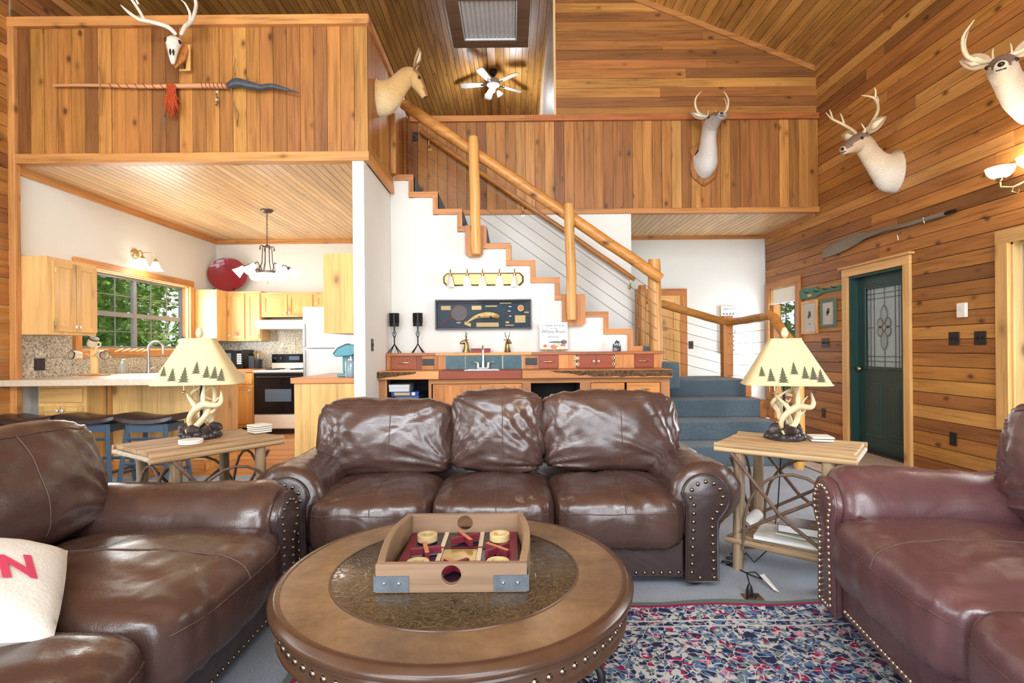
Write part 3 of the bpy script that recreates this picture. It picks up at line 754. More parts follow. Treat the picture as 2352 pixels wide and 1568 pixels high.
def candle(u, label):
    p = PY(u, 800, 5.85); t = thing('candle_holder', label, 'candle holder', (p.x, 5.85, ZL), group='iron candle holders')
    for k in range(4):
        a = PI/4+PI/2*k+(.3 if u > 930 else 0); c, s = math.cos(a), math.sin(a)
        part('foot', MB().tube([(.006*c, .006*s, .095), (.02*c, .02*s, .075), (.045*c, .045*s, .045), (.06*c, .06*s, .03), (.085*c, .085*s, .004)], .0055, 6), 'iron', t, smooth=60)
    part('stem', MB().tube([(0, 0, .085), (0, 0, .17)], .007, 8), 'iron', t)
    part('stem', MB().tube([(0, 0, .25), (0, 0, .295)], .007, 8), 'iron', t)
    for k in range(4):
        pts = []
        for i in range(9):
            q = i/8; a = k*PI/2+q*PI; r = .022*math.sin(q*PI)
            pts.append((r*math.cos(a), r*math.sin(a), .168+.085*q))
        part('basket_wire', MB().tube(pts, .0035, 6), 'iron', t, smooth=60)
    cup = MB()
    R = .052
    cup.lathe([(R, .295), (R, .335), (R-.004, .335), (R-.004, .299), (.002, .299)], 20).lathe([(.002, .295), (R, .295)], 20)
    cup.lathe([(R, .425), (R+.003, .43), (R+.003, .44), (R-.004, .44), (R-.004, .425), (R, .425)], 20)
    for k in range(9):
        a = 2*PI*k/9
        cup.cbox((R*math.cos(a), R*math.sin(a), .38), (.004, .022, .095), Euler((0, 0, a)))
    part('cup', cup, 'iron', t, smooth=40)
    return t
candle(906, 'black iron candle holder nearest the white partition on the bar ledge')
candle(960, 'black iron candle holder next to the fishing shadow box on the bar ledge')
def bookend(u, face, label):
    p = PY(u, 800, 5.86); t = thing('deer_bookend', label, 'bookend', (p.x, 5.86, ZL), rotz=face, group='brass deer bookends')
    rs = []
    path = [((0, 0, 0), .045, .035), ((.004, 0, .03), .036, .03), ((.008, 0, .07), .026, .022), ((.002, 0, .105), .026, .022), ((-.012, 0, .12), .028, .022), ((-.035, 0, .113), .02, .017), ((-.055, 0, .105), .014, .013), ((-.066, 0, .1), .009, .009)]
    for i, (c, rx, ry) in enumerate(path):
        tt = Vector(path[min(i+1, 7)][0])-Vector(path[max(i-1, 0)][0]); tt.normalize()
        y = Vector((0, 1, 0)); x = y.cross(tt)
        rs.append([Vector(c)+x*rx*math.cos(2*PI*j/12)+y*ry*math.sin(2*PI*j/12) for j in range(12)])
    part('body', MB().rings(rs), 'goldb', t, smooth=80)
    for s in (-1, 1):
        part('ear', MB().tube([(.004, s*.015, .132), (.014, s*.035, .14), (.018, s*.045, .143)], [.006, .01, .001], 8, flat=.5), 'goldb', t, smooth=60)
        m = MB().tube([(0, s*.008, .135), (.006, s*.018, .165), (.004, s*.03, .2), (-.004, s*.026, .24)], [.004, .004, .003, .001], 6)
        m.tube([(.005, s*.02, .17), (-.01, s*.022, .19)], [.003, .001], 5).tube([(.004, s*.028, .195), (.012, s*.04, .22)], [.003, .001], 5)
        part('antler', m, 'bronze', t, smooth=60)
bookend(1070, .25, 'brass deer bust bookend left of the bar faucet, head in profile')
bookend(1166, 2.2, 'brass deer bust bookend right of the bar faucet, head turned away')
rb = thing('red_box', 'flat dark red box behind the faucet on the bar ledge', 'box', (PY(1104, 800, 5.9).x, 5.91, ZL))
M['redbox'] = plain('dark red lacquer', RGB(132, 40, 44), .4)
part('body', MB().box(-.105, .105, -.04, .04, 0, .03), 'redbox', rb, bevel=.003); part('lid', MB().box(-.108, .108, -.043, .043, .0305, .045), 'redbox', rb, bevel=.004)
# book on easel
bk = thing('book', 'white river book standing on a small easel on the bar ledge', 'book', (PY(1272, 800, 5.86).x, 5.86, ZL))
tl = Matrix.Rotation(-.12, 4, 'X')
def tilt(mb): return mb.xf(tl)
part('easel', tilt(MB().box(-.15, .15, -.03, .012, .018, .03).box(-.11, -.10, .0, .012, .0, .3).box(.10, .11, .0, .012, .0, .3)), 'gold', bk)
for q in (-.095, 0, .095): part('easel_foot', MB().box(q-.005, q+.005, -.02, .01, 0, .02), 'gold', bk)
cov = part('cover', tilt(MB().box(-.155, .155, -.022, -.004, .0305, .325)), 'paper', bk, bevel=.002)
def cover_text(txt, size, z, sx=1): return text_part(txt, size, 'ink', bk, tl @ Vector((0, -.0228, z)), (tl @ Matrix.Rotation(PI/2, 4, 'X')).to_3x3(), sx=sx)
cover_text("I'd Rather be Fishing", .036, .29, .8); cover_text('on the', .028, .258); cover_text('White River', .055, .222); cover_text('in', .022, .192); cover_text('Arkansas', .034, .165)
def flat_blob(root, c, w, h, mat, n=14, y=-.0226, name='print'):
    pts = [(c[0]+w*math.cos(2*PI*i/n)*(1+.25*noise.noise(Vector((i*.7, c[0]*9, c[1]*7)))), c[1]+h*math.sin(2*PI*i/n)) for i in range(n)]
    return part(name, tilt(MB().prism(pts, y-.0006, y, 'y')), mat, root)
M['pr1'] = plain('print green grey', RGB(112, 124, 112), .7); M['pr2'] = plain('print rose', RGB(196, 120, 116), .7); M['pr3'] = plain('print cream', RGB(226, 198, 160), .7); M['pr4'] = plain('print plum', RGB(130, 104, 112), .7)
for c, w, h, m in (((.03, .105), .09, .012, 'pr1'), ((-.09, .06), .045, .022, 'pr3'), ((-.095, .065), .02, .014, 'pr2'), ((.0, .055), .04, .024, 'pr2'), ((.05, .07), .04, .022, 'pr3'), ((.11, .105), .035, .026, 'pr4'), ((.1, .07), .03, .014, 'pr2')): flat_blob(bk, c, w, h, m)
# little black house sign
hs = thing('house_sign', 'tiny black house shaped chalk sign on the bar ledge by the newel post', 'sign', (PY(1417, 800, 5.88).x, 5.88, ZL))
k = .0049
part('body', MB().prism([(-9*k, 0), (9*k, 0), (9*k, 14*k), (6*k, 18*k), (6*k, 23*k), (4*k, 23*k), (3*k, 22*k), (0, 26*k), (-9*k, 14*k)], 0, .015, 'y'), 'black', hs)
text_part('We', .05, 'paper', hs, (.002, -.0007, .073), ROT_FRONT, shear=.2)
for i, w_ in enumerate((.032, .05, .036)): part('chalk_line', MB().box(-.036, -.036+w_, -.0012, -.0002, .033-.012*i, .037-.012*i), 'paper', hs)
# fishing shadow box
c0, c1 = PY(999, 688, 5.93), PY(1221, 755, 5.93)
sb = thing('shadow_box', 'dark framed fishing shadow box with a trout on the wall above the bar', 'picture', ((c0.x+c1.x)/2, 5.998, c1.z))
hw, hh = (c1.x-c0.x)/2, (c0.z-c1.z)
M['navy'] = plain('dark teal backing', RGB(20, 46, 62), .6)
M['mah'] = plain('mahogany frame', RGB(58, 38, 44), .35)
part('frame', MB().box(-hw, hw, -.065, 0, 0, .016).box(-hw, hw, -.065, 0, hh-.016, hh).box(-hw, -hw+.016, -.065, 0, .016, hh-.016).box(hw-.016, hw, -.065, 0, .016, hh-.016), 'mah', sb, bevel=.002)
part('backing', MB().box(-hw+.016, hw-.016, -.02, -.002, .016, hh-.016), 'navy', sb)
def sbp(fx, fz): return Vector((-hw+2*hw*(fx-90)/2160, -.028, hh*(1-(fz-165)/665)))
M['tag'] = plain('tan paper tag', RGB(206, 178, 124), .7)
for (a, b, c, d) in ((212, 298, 430, 390), (905, 300, 1125, 390), (1212, 300, 1478, 326), (1008, 678, 1512, 772), (1880, 522, 2115, 685), (2092, 440, 2195, 470), (560, 660, 655, 688), (1665, 655, 1748, 695), (1660, 730, 1850, 752)):
    p, q = sbp(a, c if False else b), sbp(c, d)
    part('tag', MB().box(p.x, q.x, -.024, -.019, q.z, p.z), 'tag', sb)
M['fish'] = plain('painted trout', RGB(206, 172, 104), .35, noise_amt=.35, nscale=40)
M['fishred'] = plain('trout gill red', RGB(196, 106, 56), .4)
fp = [(780, 690), (880, 620), (980, 560), (1100, 525), (1240, 510), (1380, 520), (1480, 545), (1530, 560)]
fr = [.012, .014, .02, .028, .034, .033, .026, .012]
fishm = MB().tube([sbp(*p)+Vector((0, -.012, 0)) for p in fp], fr, 10, flat=.45, up=(0, 1, 0))
fish = part('trout', fishm, 'fish', sb, smooth=80)
part('tail_fin', MB().prism([(sbp(800, 680).x, sbp(800, 680).z), (sbp(742, 640).x, sbp(742, 640).z), (sbp(742, 715).x, sbp(742, 715).z), (sbp(880, 775).x, sbp(880, 775).z), (sbp(890, 690).x, sbp(890, 690).z)], -.04, -.034, 'y'), 'fish', fish)
part('gill', MB().ball(sbp(1450, 545)+Vector((0, -.014, 0)), .022, 10, 6, (1, 1, 1)), 'fishred', fish, smooth=80)
part('fin', MB().prism([(sbp(1060, 530).x, sbp(1060, 530).z), (sbp(1060, 565).x, sbp(1060, 565).z), (sbp(1125, 560).x, sbp(1125, 560).z)], -.06, -.056, 'y'), 'iron', fish)
part('fin', MB().prism([(sbp(1320, 525).x, sbp(1320, 525).z), (sbp(1310, 580).x, sbp(1310, 580).z), (sbp(1400, 575).x, sbp(1400, 575).z)], -.06, -.056, 'y'), 'iron', fish)
net = [sbp(620+170*math.cos(a), 460+165*math.sin(a)) for a in [2*PI*i/24 for i in range(25)]]
part('landing_net', MB().tube(net, .0035, 6), 'bar_oak', sb)
part('net_handle', MB().tube([sbp(480, 540), sbp(170, 740)], .005, 6), 'bar_red', sb)
part('net_mesh', MB().prism([(p.x, p.z) for p in net[:-1]], -.022, -.0205, 'y'), 'mah', sb)
part('rod', MB().tube([sbp(210, 250), sbp(2120, 245)], .0025, 6), 'mah', sb)
part('rod_handle', MB().tube([sbp(1540, 252), sbp(1800, 250)], .006, 8), 'tag', sb)
rc = sbp(2012, 365)
part('reel', MB().lathe([(.002, 0), (.036, 0), (.036, .012), (.026, .014), (.002, .014)], 20, rc, axis=(0, -1, 0)), 'tag', sb, smooth=40)
part('reel_hub', MB().lathe([(.022, .014), (.02, .018), (.002, .018)], 14, rc, axis=(0, -1, 0)), 'fishred', sb, smooth=40)
for (x_, z_) in ((1775, 330), (1755, 430), (1780, 545)):
    part('fly', MB().ball(sbp(x_, z_), .016, 8, 5, (1.2, .4, .8)), 'steel', sb, smooth=60)
M['glass_front'] = plain('picture glass', (.01, .01, .01, 1), .03, alpha=.06, spec=.3)
part('glass', MB().box(-hw+.016, hw-.016, -.062, -.06, .016, hh-.016), 'glass_front', sb)
# vanity light bar
M['shade_glass'] = plain('frosted glass shade', RGB(238, 236, 230), .35, trans=.35)
M['shade_lit'] = plain('lit frosted shade', RGB(255, 252, 244), .4, emis=2.0, ecol=RGB(255, 244, 224))
c0, c1 = PY(1017, 628, 5.95), PY(1203, 653, 5.95)
vl = thing('vanity_light', 'brass five shade light bar above the fishing shadow box', 'wall light', ((c0.x+c1.x)/2, 5.998, (c0.z+c1.z)/2))
hw = (c1.x-c0.x)/2; hz = (c0.z-c1.z)/2
def chamf(w, h, c): return [(-w, -h+c), (-w+c, -h), (w-c, -h), (w, -h+c), (w, h-c), (w-c, h), (-w+c, h), (-w, h-c)]
part('back_plate', MB().rings([[(x, 0, z) for x, z in chamf(hw, hz+.008, .04)], [(x, -.012, z) for x, z in chamf(hw, hz+.008, .04)], [(x, -.03, z) for x, z in chamf(hw-.02, hz-.008, .03)]]), 'goldb', vl, smooth=25)
for i, u in enumerate((1034, 1073, 1108, 1147, 1182)):
    x = PY(u, 640, 5.88).x-vl.location.x; lit = i in (1, 3)
    arm = part('arm', MB().tube([(x, -.03, .0), (x, -.06, .03), (x, -.07, .08), (x, -.085, .105), (x, -.105, .09), (x, -.11, .05)], .006, 8), 'brass', vl, smooth=60)
    part('socket', MB().lathe([(.006, .055), (.017, .05), (.02, .02), (.02, .01)], 14, (x, -.11, 0)), 'brass', arm, smooth=50)
    part('shade', MB().lathe([(.021, .022), (.027, -.01), (.036, -.05), (.046, -.09), (.049, -.1), (.047, -.1), (.034, -.05), (.025, -.01), (.019, .02)], 18, (x, -.11, 0)), 'shade_lit' if lit else 'shade_glass', arm, smooth=60)
    if lit:
        d = bpy.data.lights.new('bar_bulb', 'POINT'); d.energy = 1.6; d.color = (1, .9, .75); d.shadow_soft_size = .04
        o = bpy.data.objects.new('bar_bulb', d); o.location = vl.location+Vector((x, -.14, -.13)); COL.objects.link(o)
# partition switch
sw = thing('light_switch', 'dark switch plate on the white partition beside the bar', 'switch', (-1.362, 5.62, 1.2))
p = PX(855, 792, -1.36); sw.location = (-1.3615, p.y, p.z-.06)
part('plate', MB().box(0, .006, -.037, .037, 0, .12), 'bronze', sw, bevel=.002); part('toggle', MB().box(.006, .016, -.006, .006, .045, .075), 'bronze', sw)
# board games in the left bay
M['gameblue'] = plain('blue game box', RGB(28, 62, 130), .4); M['gamewhite'] = plain('white game box', RGB(214, 218, 220), .5); M['gameteal'] = plain('teal game box', RGB(44, 106, 140), .4); M['gamebrown'] = plain('brown game box', RGB(96, 74, 60), .5)
gx = wx(894, 5.5); zb = .11
sh = part('shelf', MB().box(bays[0][0], bays[0][1], YW+.03, 5.94, .60, .62), 'inside', wb, world=True)
def gamebox(x0, x1, z0, z1, y0, mat, label):
    t = thing('game_box', label, 'box', ((x0+x1)/2, y0+.13, z0), group='game boxes in the open bay of the wet bar')
    w = (x1-x0)/2; h = z1-z0
    part('tray', MB().box(-w+.003, w-.003, -.127, .127, 0, h*.5), mat, t); part('lid', MB().box(-w, w, -.13, .13, h*.5+.0005, h), mat, t, bevel=.002)
    return t
zs = [.622, .68, .715, .765, .843]
gamebox(wx(905, 5.47), wx(963, 5.47), .622, .70, 5.46, 'gamebrown', 'brown game box at the bottom of the stack in the open bay')
gamebox(wx(908, 5.47), wx(962, 5.47), .701, .735, 5.46, 'gameteal', 'teal game box second from the bottom of the stack in the open bay')
g = gamebox(wx(898, 5.47), wx(962, 5.47), .736, .785, 5.46, 'gameblue', 'dark blue game box under the white box in the open bay')
part('print', MB().box(-.11, .05, -.1312, -.13, .012, .04), 'tag', g); part('print', MB().box(.07, .105, -.1312, -.13, .012, .042), 'paper', g)
gamebox(wx(893, 5.47), wx(940, 5.47), .786, .858, 5.46, 'gamewhite', 'white box with metal corners on top of the stack in the open bay')
# ================================================================ KITCHEN
def shaker(root, face, at, a0, a1, z0, z1, knob=None, col=WHITE4, hinge=None, drawer=False, th=.02):
    """framed door; face 'y' looks to -Y at Y=at, face 'x' looks to +X at X=at; a0..a1 is the span"""
    def bx(p0, p1, q0, q1, d0, d1):
        return MB().box(p0, p1, at-d1, at-d0, q0, q1) if face == 'y' else MB().box(at+d0, at+d1, p0, p1, q0, q1)
    w = .05 if not drawer else .025
    mz = 'pine_z'; mh = 'pine_x' if face == 'y' else 'pine_y'
    d = part('drawer' if drawer else 'door', bx(a0, a1, z0, z1, 0, th*.5), mh if drawer else mz, root, world=True, color=col)
    if drawer:
        part('drawer_front', bx(a0+.004, a1-.004, z0+.004, z1-.004, th*.5, th), mh, d, world=True, color=col, bevel=.003)
    else:
        for p in ((a0, a0+w, z0, z1), (a1-w, a1, z0, z1)): part('stile', bx(*p, th*.5, th), mz, d, world=True, color=tuple(c*.93 for c in col[:3])+(1,))
        for p in ((a0+w, a1-w, z0, z0+w), (a0+w, a1-w, z1-w, z1)): part('rail', bx(*p, th*.5, th), mh, d, world=True, color=tuple(c*.95 for c in col[:3])+(1,))
    if knob:
        c = (knob[0], at-th, knob[1]) if face == 'y' else (at+th, knob[0], knob[1])
        part('knob', MB().lathe([(.005, 0), (.007, .01), (.016, .018), (.016, .024), (.004, .03)], 12, c, axis=(0, -1, 0) if face == 'y' else (1, 0, 0)), 'whitew', d, world=True, smooth=60)
    if hinge is not None:
        for hz in (z0+.08, z1-.08): part('hinge', bx(hinge-.012, hinge+.012, hz-.025, hz+.025, th, th+.004), 'brass', d, world=True)
    return d
XF = XL+.31
# upper cabinet left of the window
c1 = thing('wall_cabinet', 'knotty pine wall cabinet with two doors left of the kitchen window', 'cabinet', (XL+.16, 5.25, 1.39))
part('body', MB().box(XL+.002, XF, 4.985, 5.56, 1.39, 2.125), 'pine_z', c1, world=True, bevel=.003, color=(1.03, .98, .92, 1))
part('end_panel', MB().box(XL+.002, XF+.002, 4.972, 4.985, 1.39, 2.125), 'pine_z', c1, world=True, color=(1.05, .96, .84, 1))
shaker(c1, 'x', XF, 5.03, 5.285, 1.42, 2.09, (5.265, 1.47), (.98, .9, .8, 1), 5.04)
shaker(c1, 'x', XF, 5.295, 5.55, 1.42, 2.09, (5.315, 1.47), (.98, .9, .8, 1))
# corner and back wall upper cabinets
c2 = thing('wall_cabinet', 'knotty pine corner wall cabinet carrying the red platter', 'cabinet', (-4.2, 8.2, 1.37))
part('body', MB().box(XL+.002, XL+.33, 7.80, YB-.002, 1.37, 2.125), 'pine_z', c2, world=True, bevel=.003, color=(1.05, .98, .86, 1))
part('body', MB().box(XL+.332, -3.815, 8.09, YB-.002, 1.37, 2.125), 'pine_z', c2, world=True, color=(1.03, .95, .84, 1))
shaker(c2, 'y', 8.09, -4.32, -4.065, 1.40, 2.09, (-4.29, 1.45), (1.05, .93, .76, 1))
shaker(c2, 'y', 8.09, -4.03, -3.83, 1.40, 2.09, (-3.86, 1.45), (1.03, .9, .76, 1))
c3 = thing('wall_cabinet', 'short knotty pine wall cabinet above the range hood and fridge', 'cabinet', (-3.3, 8.2, 1.73))
part('body', MB().box(-3.81, -3.02, 8.09, YB-.002, 1.73, 2.10), 'pine_x', c3, world=True, color=(1.03, .93, .78, 1)); part('body', MB().box(-3.018, -2.2, 8.09, YB-.002, 1.87, 2.10), 'pine_x', c3, world=True, color=(1.03, .93, .78, 1))
for a, b, k, z_ in ((-3.79, -3.41, -3.44, 1.75), (-3.40, -3.03, -3.37, 1.75), (-2.99, -2.6, -2.96, 1.885)):
    shaker(c3, 'y', 8.09, a, b, z_, 2.065, (k, z_+.04), (1.05, .92, .72, 1))
c4 = thing('wall_cabinet', 'plain end of a pine wall cabinet hanging on the white partition', 'cabinet', (-1.62, 5.3, 1.38))
part('body', MB().box(-1.775, -1.47, 5.035, 5.75, 1.38, 2.13), 'pine_z', c4, world=True, bevel=.003, color=(.98, .9, .72, 1))
part('end_panel', MB().box(-1.777, -1.47, 5.02, 5.035, 1.378, 2.132), 'pine_z', c4, world=True, color=(.98, .88, .66, 1))
for hz in (1.5, 2.0): part('hinge', MB().box(-1.785, -1.777, 5.05, 5.075, hz-.03, hz+.03), 'brass', c4, world=True)
# peninsula
M['laminate'] = plain('pale counter top', RGB(216, 200, 176), .25, noise_amt=.12, nscale=40)
pn = thing('kitchen_peninsula', 'pale pine kitchen peninsula behind the bar stools', 'kitchen island', (-3.9, 5.7, 0))
YP = 5.38
xa, xb = XL+.08, -3.13
part('body', MB().box(xa, xb, YP+.02, 6.02, .0, .905), 'pine_z', pn, world=True, color=(1.0, .95, .85, 1))
nb = 6; x_left = -4.05
for i in range(nb):
    a = x_left+(xb-x_left)*i/nb; b = x_left+(xb-x_left)*(i+1)/nb
    part('panel_board', MB().box(a, b-.0015, YP, YP+.02, .12, .905), 'pine_z', pn, world=True, color=(1.0, .97+.03*random.random(), .84+.1*random.random(), 1))
part('end_panel', MB().box(xb, xb+.015, YP, 6.02, .1, .905), 'pine_z', pn, world=True, color=(.95, .92, .92, 1))
part('kick_board', MB().box(xa, xb+.01, YP-.005, YP+.02, 0, .118), 'trim_x', pn, world=True, color=(.95, .82, .68, 1))
part('stile', MB().box(x_left-.03, x_left-.002, YP-.012, YP+.02, .12, .905), 'trim_z', pn, world=True, color=(.8, .7, .6, 1))
YQ = 5.13
part('drawer_case', MB().box(XL+.082, x_left-.06, YQ, YP-.006, .0, .905), 'pine_z', pn, world=True, color=(1.0, .95, .82, 1))
shaker(pn, 'y', YQ, xa+.02, x_left-.09, .735, .875, None, (1.0, .93, .78, 1), drawer=True)
shaker(pn, 'y', YQ, xa+.02, xa+.225, .16, .70, (xa+.21, .66), (1.0, .93, .78, 1))
shaker(pn, 'y', YQ, xa+.235, x_left-.09, .16, .70, (xa+.26, .66), (1.0, .93, .78, 1))
pt = thing('counter_top', 'long pale bar counter top along the peninsula', 'countertop', (-3.9, 5.6, .906))
part('slab', MB().prism([(XL+.02, 4.80), (-3.22, 4.82), (-3.11, 4.88), (-3.05, 5.0), (-3.05, 6.08), (XL+.02, 6.08)], .914, .972, 'z'), 'laminate', pt, world=True, bevel=.006)
# counter run under the window
kb = thing('base_cabinet', 'base cabinet run with sink under the kitchen window', 'cabinet', (-4.35, 7.1, 0))
part('body', MB().box(XL+.002, -4.06, 6.09, YB-.002, 0, .905), 'pine_y', kb, world=True)
k2 = thing('base_cabinet', 'orange pine base cabinet with door left of the range', 'cabinet', (-3.92, 8.1, 0))
part('body', MB().box(-4.05, -3.775, 7.76, YB-.002, .1, .905), 'pine_z', k2, world=True, color=(.98, .76, .52, 1))
part('kick_board', MB().box(-4.05, -3.775, 7.82, 7.85, 0, .099), 'black', k2, world=True)
shaker(k2, 'y', 7.76, -4.04, -3.79, .15, .70, (-3.83, .64), (.98, .76, .52, 1))
shaker(k2, 'y', 7.76, -4.04, -3.79, .73, .885, None, (.98, .76, .52, 1), drawer=True)
M['butcher'] = wood('orange wood counter', RGB(206, 142, 88), 'x', grain=.4, knots=0, rough=.3)
ct2 = thing('counter_top', 'wood edged counter top along the window and back wall', 'countertop', (-4.3, 7.3, .906))
part('slab', MB().box(XL+.002, -4.03, 6.09, 7.729, .908, .950), 'laminate', ct2, world=True)
part('slab', MB().box(XL+.002, -3.775, 7.73, YB-.002, .908, .950), 'butcher', ct2, world=True)
# right counter
rc = thing('base_cabinet', 'pine base cabinet end beside the white partition', 'cabinet', (-1.77, 5.7, 0))
part('body', MB().box(-2.07, -1.47, 5.085, 6.2, .0, .90), 'pine_z', rc, world=True, color=(1.0, .94, .78, 1))
for i in range(4):
    a = -2.08+.61*i/4
    part('end_board', MB().box(a, a+.151, 5.065, 5.085, 0, .90), 'pine_z', rc, world=True, color=(1.02, .97, .82, 1))
ct3 = thing('counter_top', 'small wood edged counter top carrying the teal coffee maker', 'countertop', (-1.77, 5.6, .902))
part('slab', MB().prism([(-2.09, 5.04), (-1.47, 5.04), (-1.47, 6.22), (-2.12, 6.22), (-2.12, 5.07)], .903, .955, 'z'), 'butcher', ct3, world=True, bevel=.006, color=(1, .97, .95, 1))
# backsplash tiles
bs = struct('wall_tile_left', MB().box(XL, XL+.006, 5.0, YB, .952, 1.155).box(XL, XL+.006, 5.0, 5.63, 1.155, 1.385).box(XL, XL+.006, 7.75, YB, 1.155, 1.385), 'grout', 'granite tile backsplash below the kitchen window')
y = 5.0
while y < YB-.05:
    for z0, z1 in ((.955, 1.165), (1.168, 1.385)):
        if not (z0 > 1.1 and 5.62 < y+.15 < 7.76):
            if z0 < 1.0 and 5.55 < y+.15 < 7.8: z1 = 1.155
            board('tile', (XL+.010, y+.152, (z0+z1)/2), (.008, .302, z1-z0), 'granite', bs)
    y += .305
bs2 = struct('wall_tile_back', MB().box(XL+.02, -2.2, YB-.006, YB, .952, 1.72), 'grout', 'granite tile backsplash behind the range')
for i in range(8):
    for z0, z1 in ((.955, 1.16), (1.163, 1.368), (1.371, 1.70)):
        board('tile', (XL+.02+.153+i*.306, YB-.009, (z0+z1)/2), (.303, .008, z1-z0), 'granite', bs2)
# outlet and peg rack on the left wall
ou = thing('outlet', 'black four gang outlet plate on the granite backsplash', 'outlet', (XL+.0145, 5.22, 1.045))
part('plate', MB().box(0, .006, -.06, .06, 0, .118), 'black', ou, bevel=.002)
for s in (-1, 1):
    for zz in (.035, .083): part('socket', MB().box(.006, .008, s*.03-.016, s*.03+.016, zz-.014, zz+.014), 'bronze', ou)
pk = thing('peg_rack', 'small wooden peg rack mounted under the kitchen window', 'rack', (XL+.0365, 6.37, 1.18))
part('board', MB().box(0, .02, -.31, .30, 0, .075), 'trim_y', pk)
for i in range(5): part('peg', MB().tube([(.02, -.22+i*.115, .04), (.11, -.20+i*.115, .075)], .008, 8), 'pine_local_x', pk, smooth=60)
# kitchen faucet and soap
kf = thing('kitchen_faucet', 'tall curved steel kitchen faucet under the window', 'faucet', (-4.38, 6.40, .951))
pts = [(0, 0, 0), (0, 0, .30)]+[(.09-.09*math.cos(a), .0, .30+.09*math.sin(a)) for a in [PI*i/8 for i in range(1, 9)]]+[(.18, 0, .24)]
part('spout', MB().tube(pts, [.02]+[.014]*(len(pts)-2)+[.016], 12), 'steel', kf, smooth=60)
part('base', MB().lathe([(.03, 0), (.03, .012), (.02, .03), (.02, .06), (.002, .06)], 16), 'steel', kf, smooth=50)
part('lever', MB().tube([(0, .02, .05), (0, .06, .07), (0, .10, .075)], [.008, .006, .005], 8), 'steel', kf, smooth=60)
so = thing('soap_bottle', 'clear pump soap bottle beside the kitchen faucet', 'bottle', (-4.5, 6.13, .951))
M['soap'] = plain('pale soap bottle', RGB(196, 208, 206), .15, trans=.5)
part('body', MB().lathe([(.002, 0), (.03, 0), (.032, .02), (.032, .11), (.02, .135), (.012, .14)], 16, cap1=True), 'soap', so, smooth=50)
part('pump', MB().lathe([(.014, .14), (.014, .155), (.005, .158), (.005, .185), (.002, .185)], 12).tube([(0, 0, .183), (.035, 0, .18)], .005, 6), 'whitew', so, smooth=50)
# mug tree with mugs
mt = thing('mug_tree', 'wooden mug tree with hanging mugs on the left counter', 'mug rack', (-4.42, 5.62, .9725))
part('base', MB().box(-.13, .13, -.06, .06, 0, .015), 'trim_x', mt, bevel=.004)
part('trunk', MB().box(-.03, .03, -.018, .018, .015, .30), 'pine_local_z', mt, bevel=.004)
for s, z in ((-1, .2), (1, .2), (.3, .27)): part('peg', MB().tube([(0, -.018, z), (s*.05, -.05, z+.03)], .006, 8), 'pine_local_x', mt)
M['mug'] = plain('cream stoneware', RGB(222, 206, 176), .3); M['mugdark'] = plain('brown glazed rim', RGB(70, 52, 44), .3)
def mug(loc, rot, label):
    t = thing('mug', label, 'mug', loc, rot=rot, group='mugs on the mug tree')
    part('body', MB().lathe([(.002, 0), (.04, 0), (.046, .01), (.046, .085), (.041, .085), (.041, .012), (.002, .012)], 20), 'mug', t, smooth=50)
    part('rim', MB().lathe([(.0462, .075), (.0475, .086), (.042, .088), (.041, .08)], 20), 'mugdark', t, smooth=50)
    part('handle', MB().tube([(.044, 0, .07), (.075, 0, .065), (.08, 0, .04), (.068, 0, .02), (.045, 0, .018)], .007, 8), 'mug', t, smooth=60)
mug((-4.52, 5.56, 1.18), (1.4, .3, -.4), 'cream mug with dark rim hanging left on the mug tree')
mug((-4.31, 5.55, 1.19), (1.6, .3, 1.2), 'cream mug hanging right on the mug tree')
mug((-4.41, 5.57, 1.29), (.3, .5, .2), 'printed cream mug tipped over the top of the mug tree')
# red platter
pl = thing('platter', 'large dark red oval platter standing on the corner cabinet', 'platter', (-4.37, 8.13, 2.127))
M['redglaze'] = plain('dark red glaze', RGB(132, 36, 46), .12)
m = MB()
prof = [(.002, .0), (.62, .0), (.70, .03), (.78, .035), (.97, .09), (1.0, .1), (1.0, .075), (.76, .015), (.002, -.02)]
st0 = len(m.v); m.lathe(prof, 40)
m.xf(Matrix.Translation((0, .06, .265)) @ Matrix.Rotation(.22, 4, 'Z') @ Matrix.Rotation(PI/2-.16, 4, 'X') @ Matrix.Rotation(-.25, 4, 'Z') @ Matrix.Diagonal((.285, .262, .35, 1)))
part('dish', m, 'redglaze', pl, smooth=60)
for s in (-1, 1):
    part('stand', MB().tube([(s*.13, .09, .0), (s*.13, -.03, .0), (s*.15, -.06, .012), (s*.16, -.065, .04), (s*.145, -.06, .05), (s*.13, -.055, .04)], .005, 6), 'iron', pl, smooth=60)
# microwave
mw = thing('microwave', 'black microwave oven in the corner of the kitchen counter', 'microwave', (-4.31, 8.18, .951))
part('case', MB().box(-.25, .25, -.17, .17, .012, .285), 'black', mw, bevel=.006)
M['dkglass'] = plain('dark oven glass', RGB(16, 18, 24), .08)
M['mwglass'] = plain('microwave window', RGB(86, 100, 116), .15)
part('door', MB().box(-.245, .15, -.185, -.171, .02, .278), 'dkglass', mw, bevel=.004)
part('window', MB().box(-.215, .08, -.187, -.185, .07, .235), 'mwglass', mw)
cp = part('control_panel', MB().box(.155, .245, -.183, -.171, .02, .278), 'dkglass', mw, bevel=.003)
for i in range(3):
    for j in range(5): part('button', MB().box(.168+i*.024, .186+i*.024, -.186, -.183, .07+j*.033, .094+j*.033), 'cream', cp)
for sx in (-.2, .2): part('foot', MB().box(sx-.015, sx+.015, -.1, .1, 0, .012), 'black', mw)
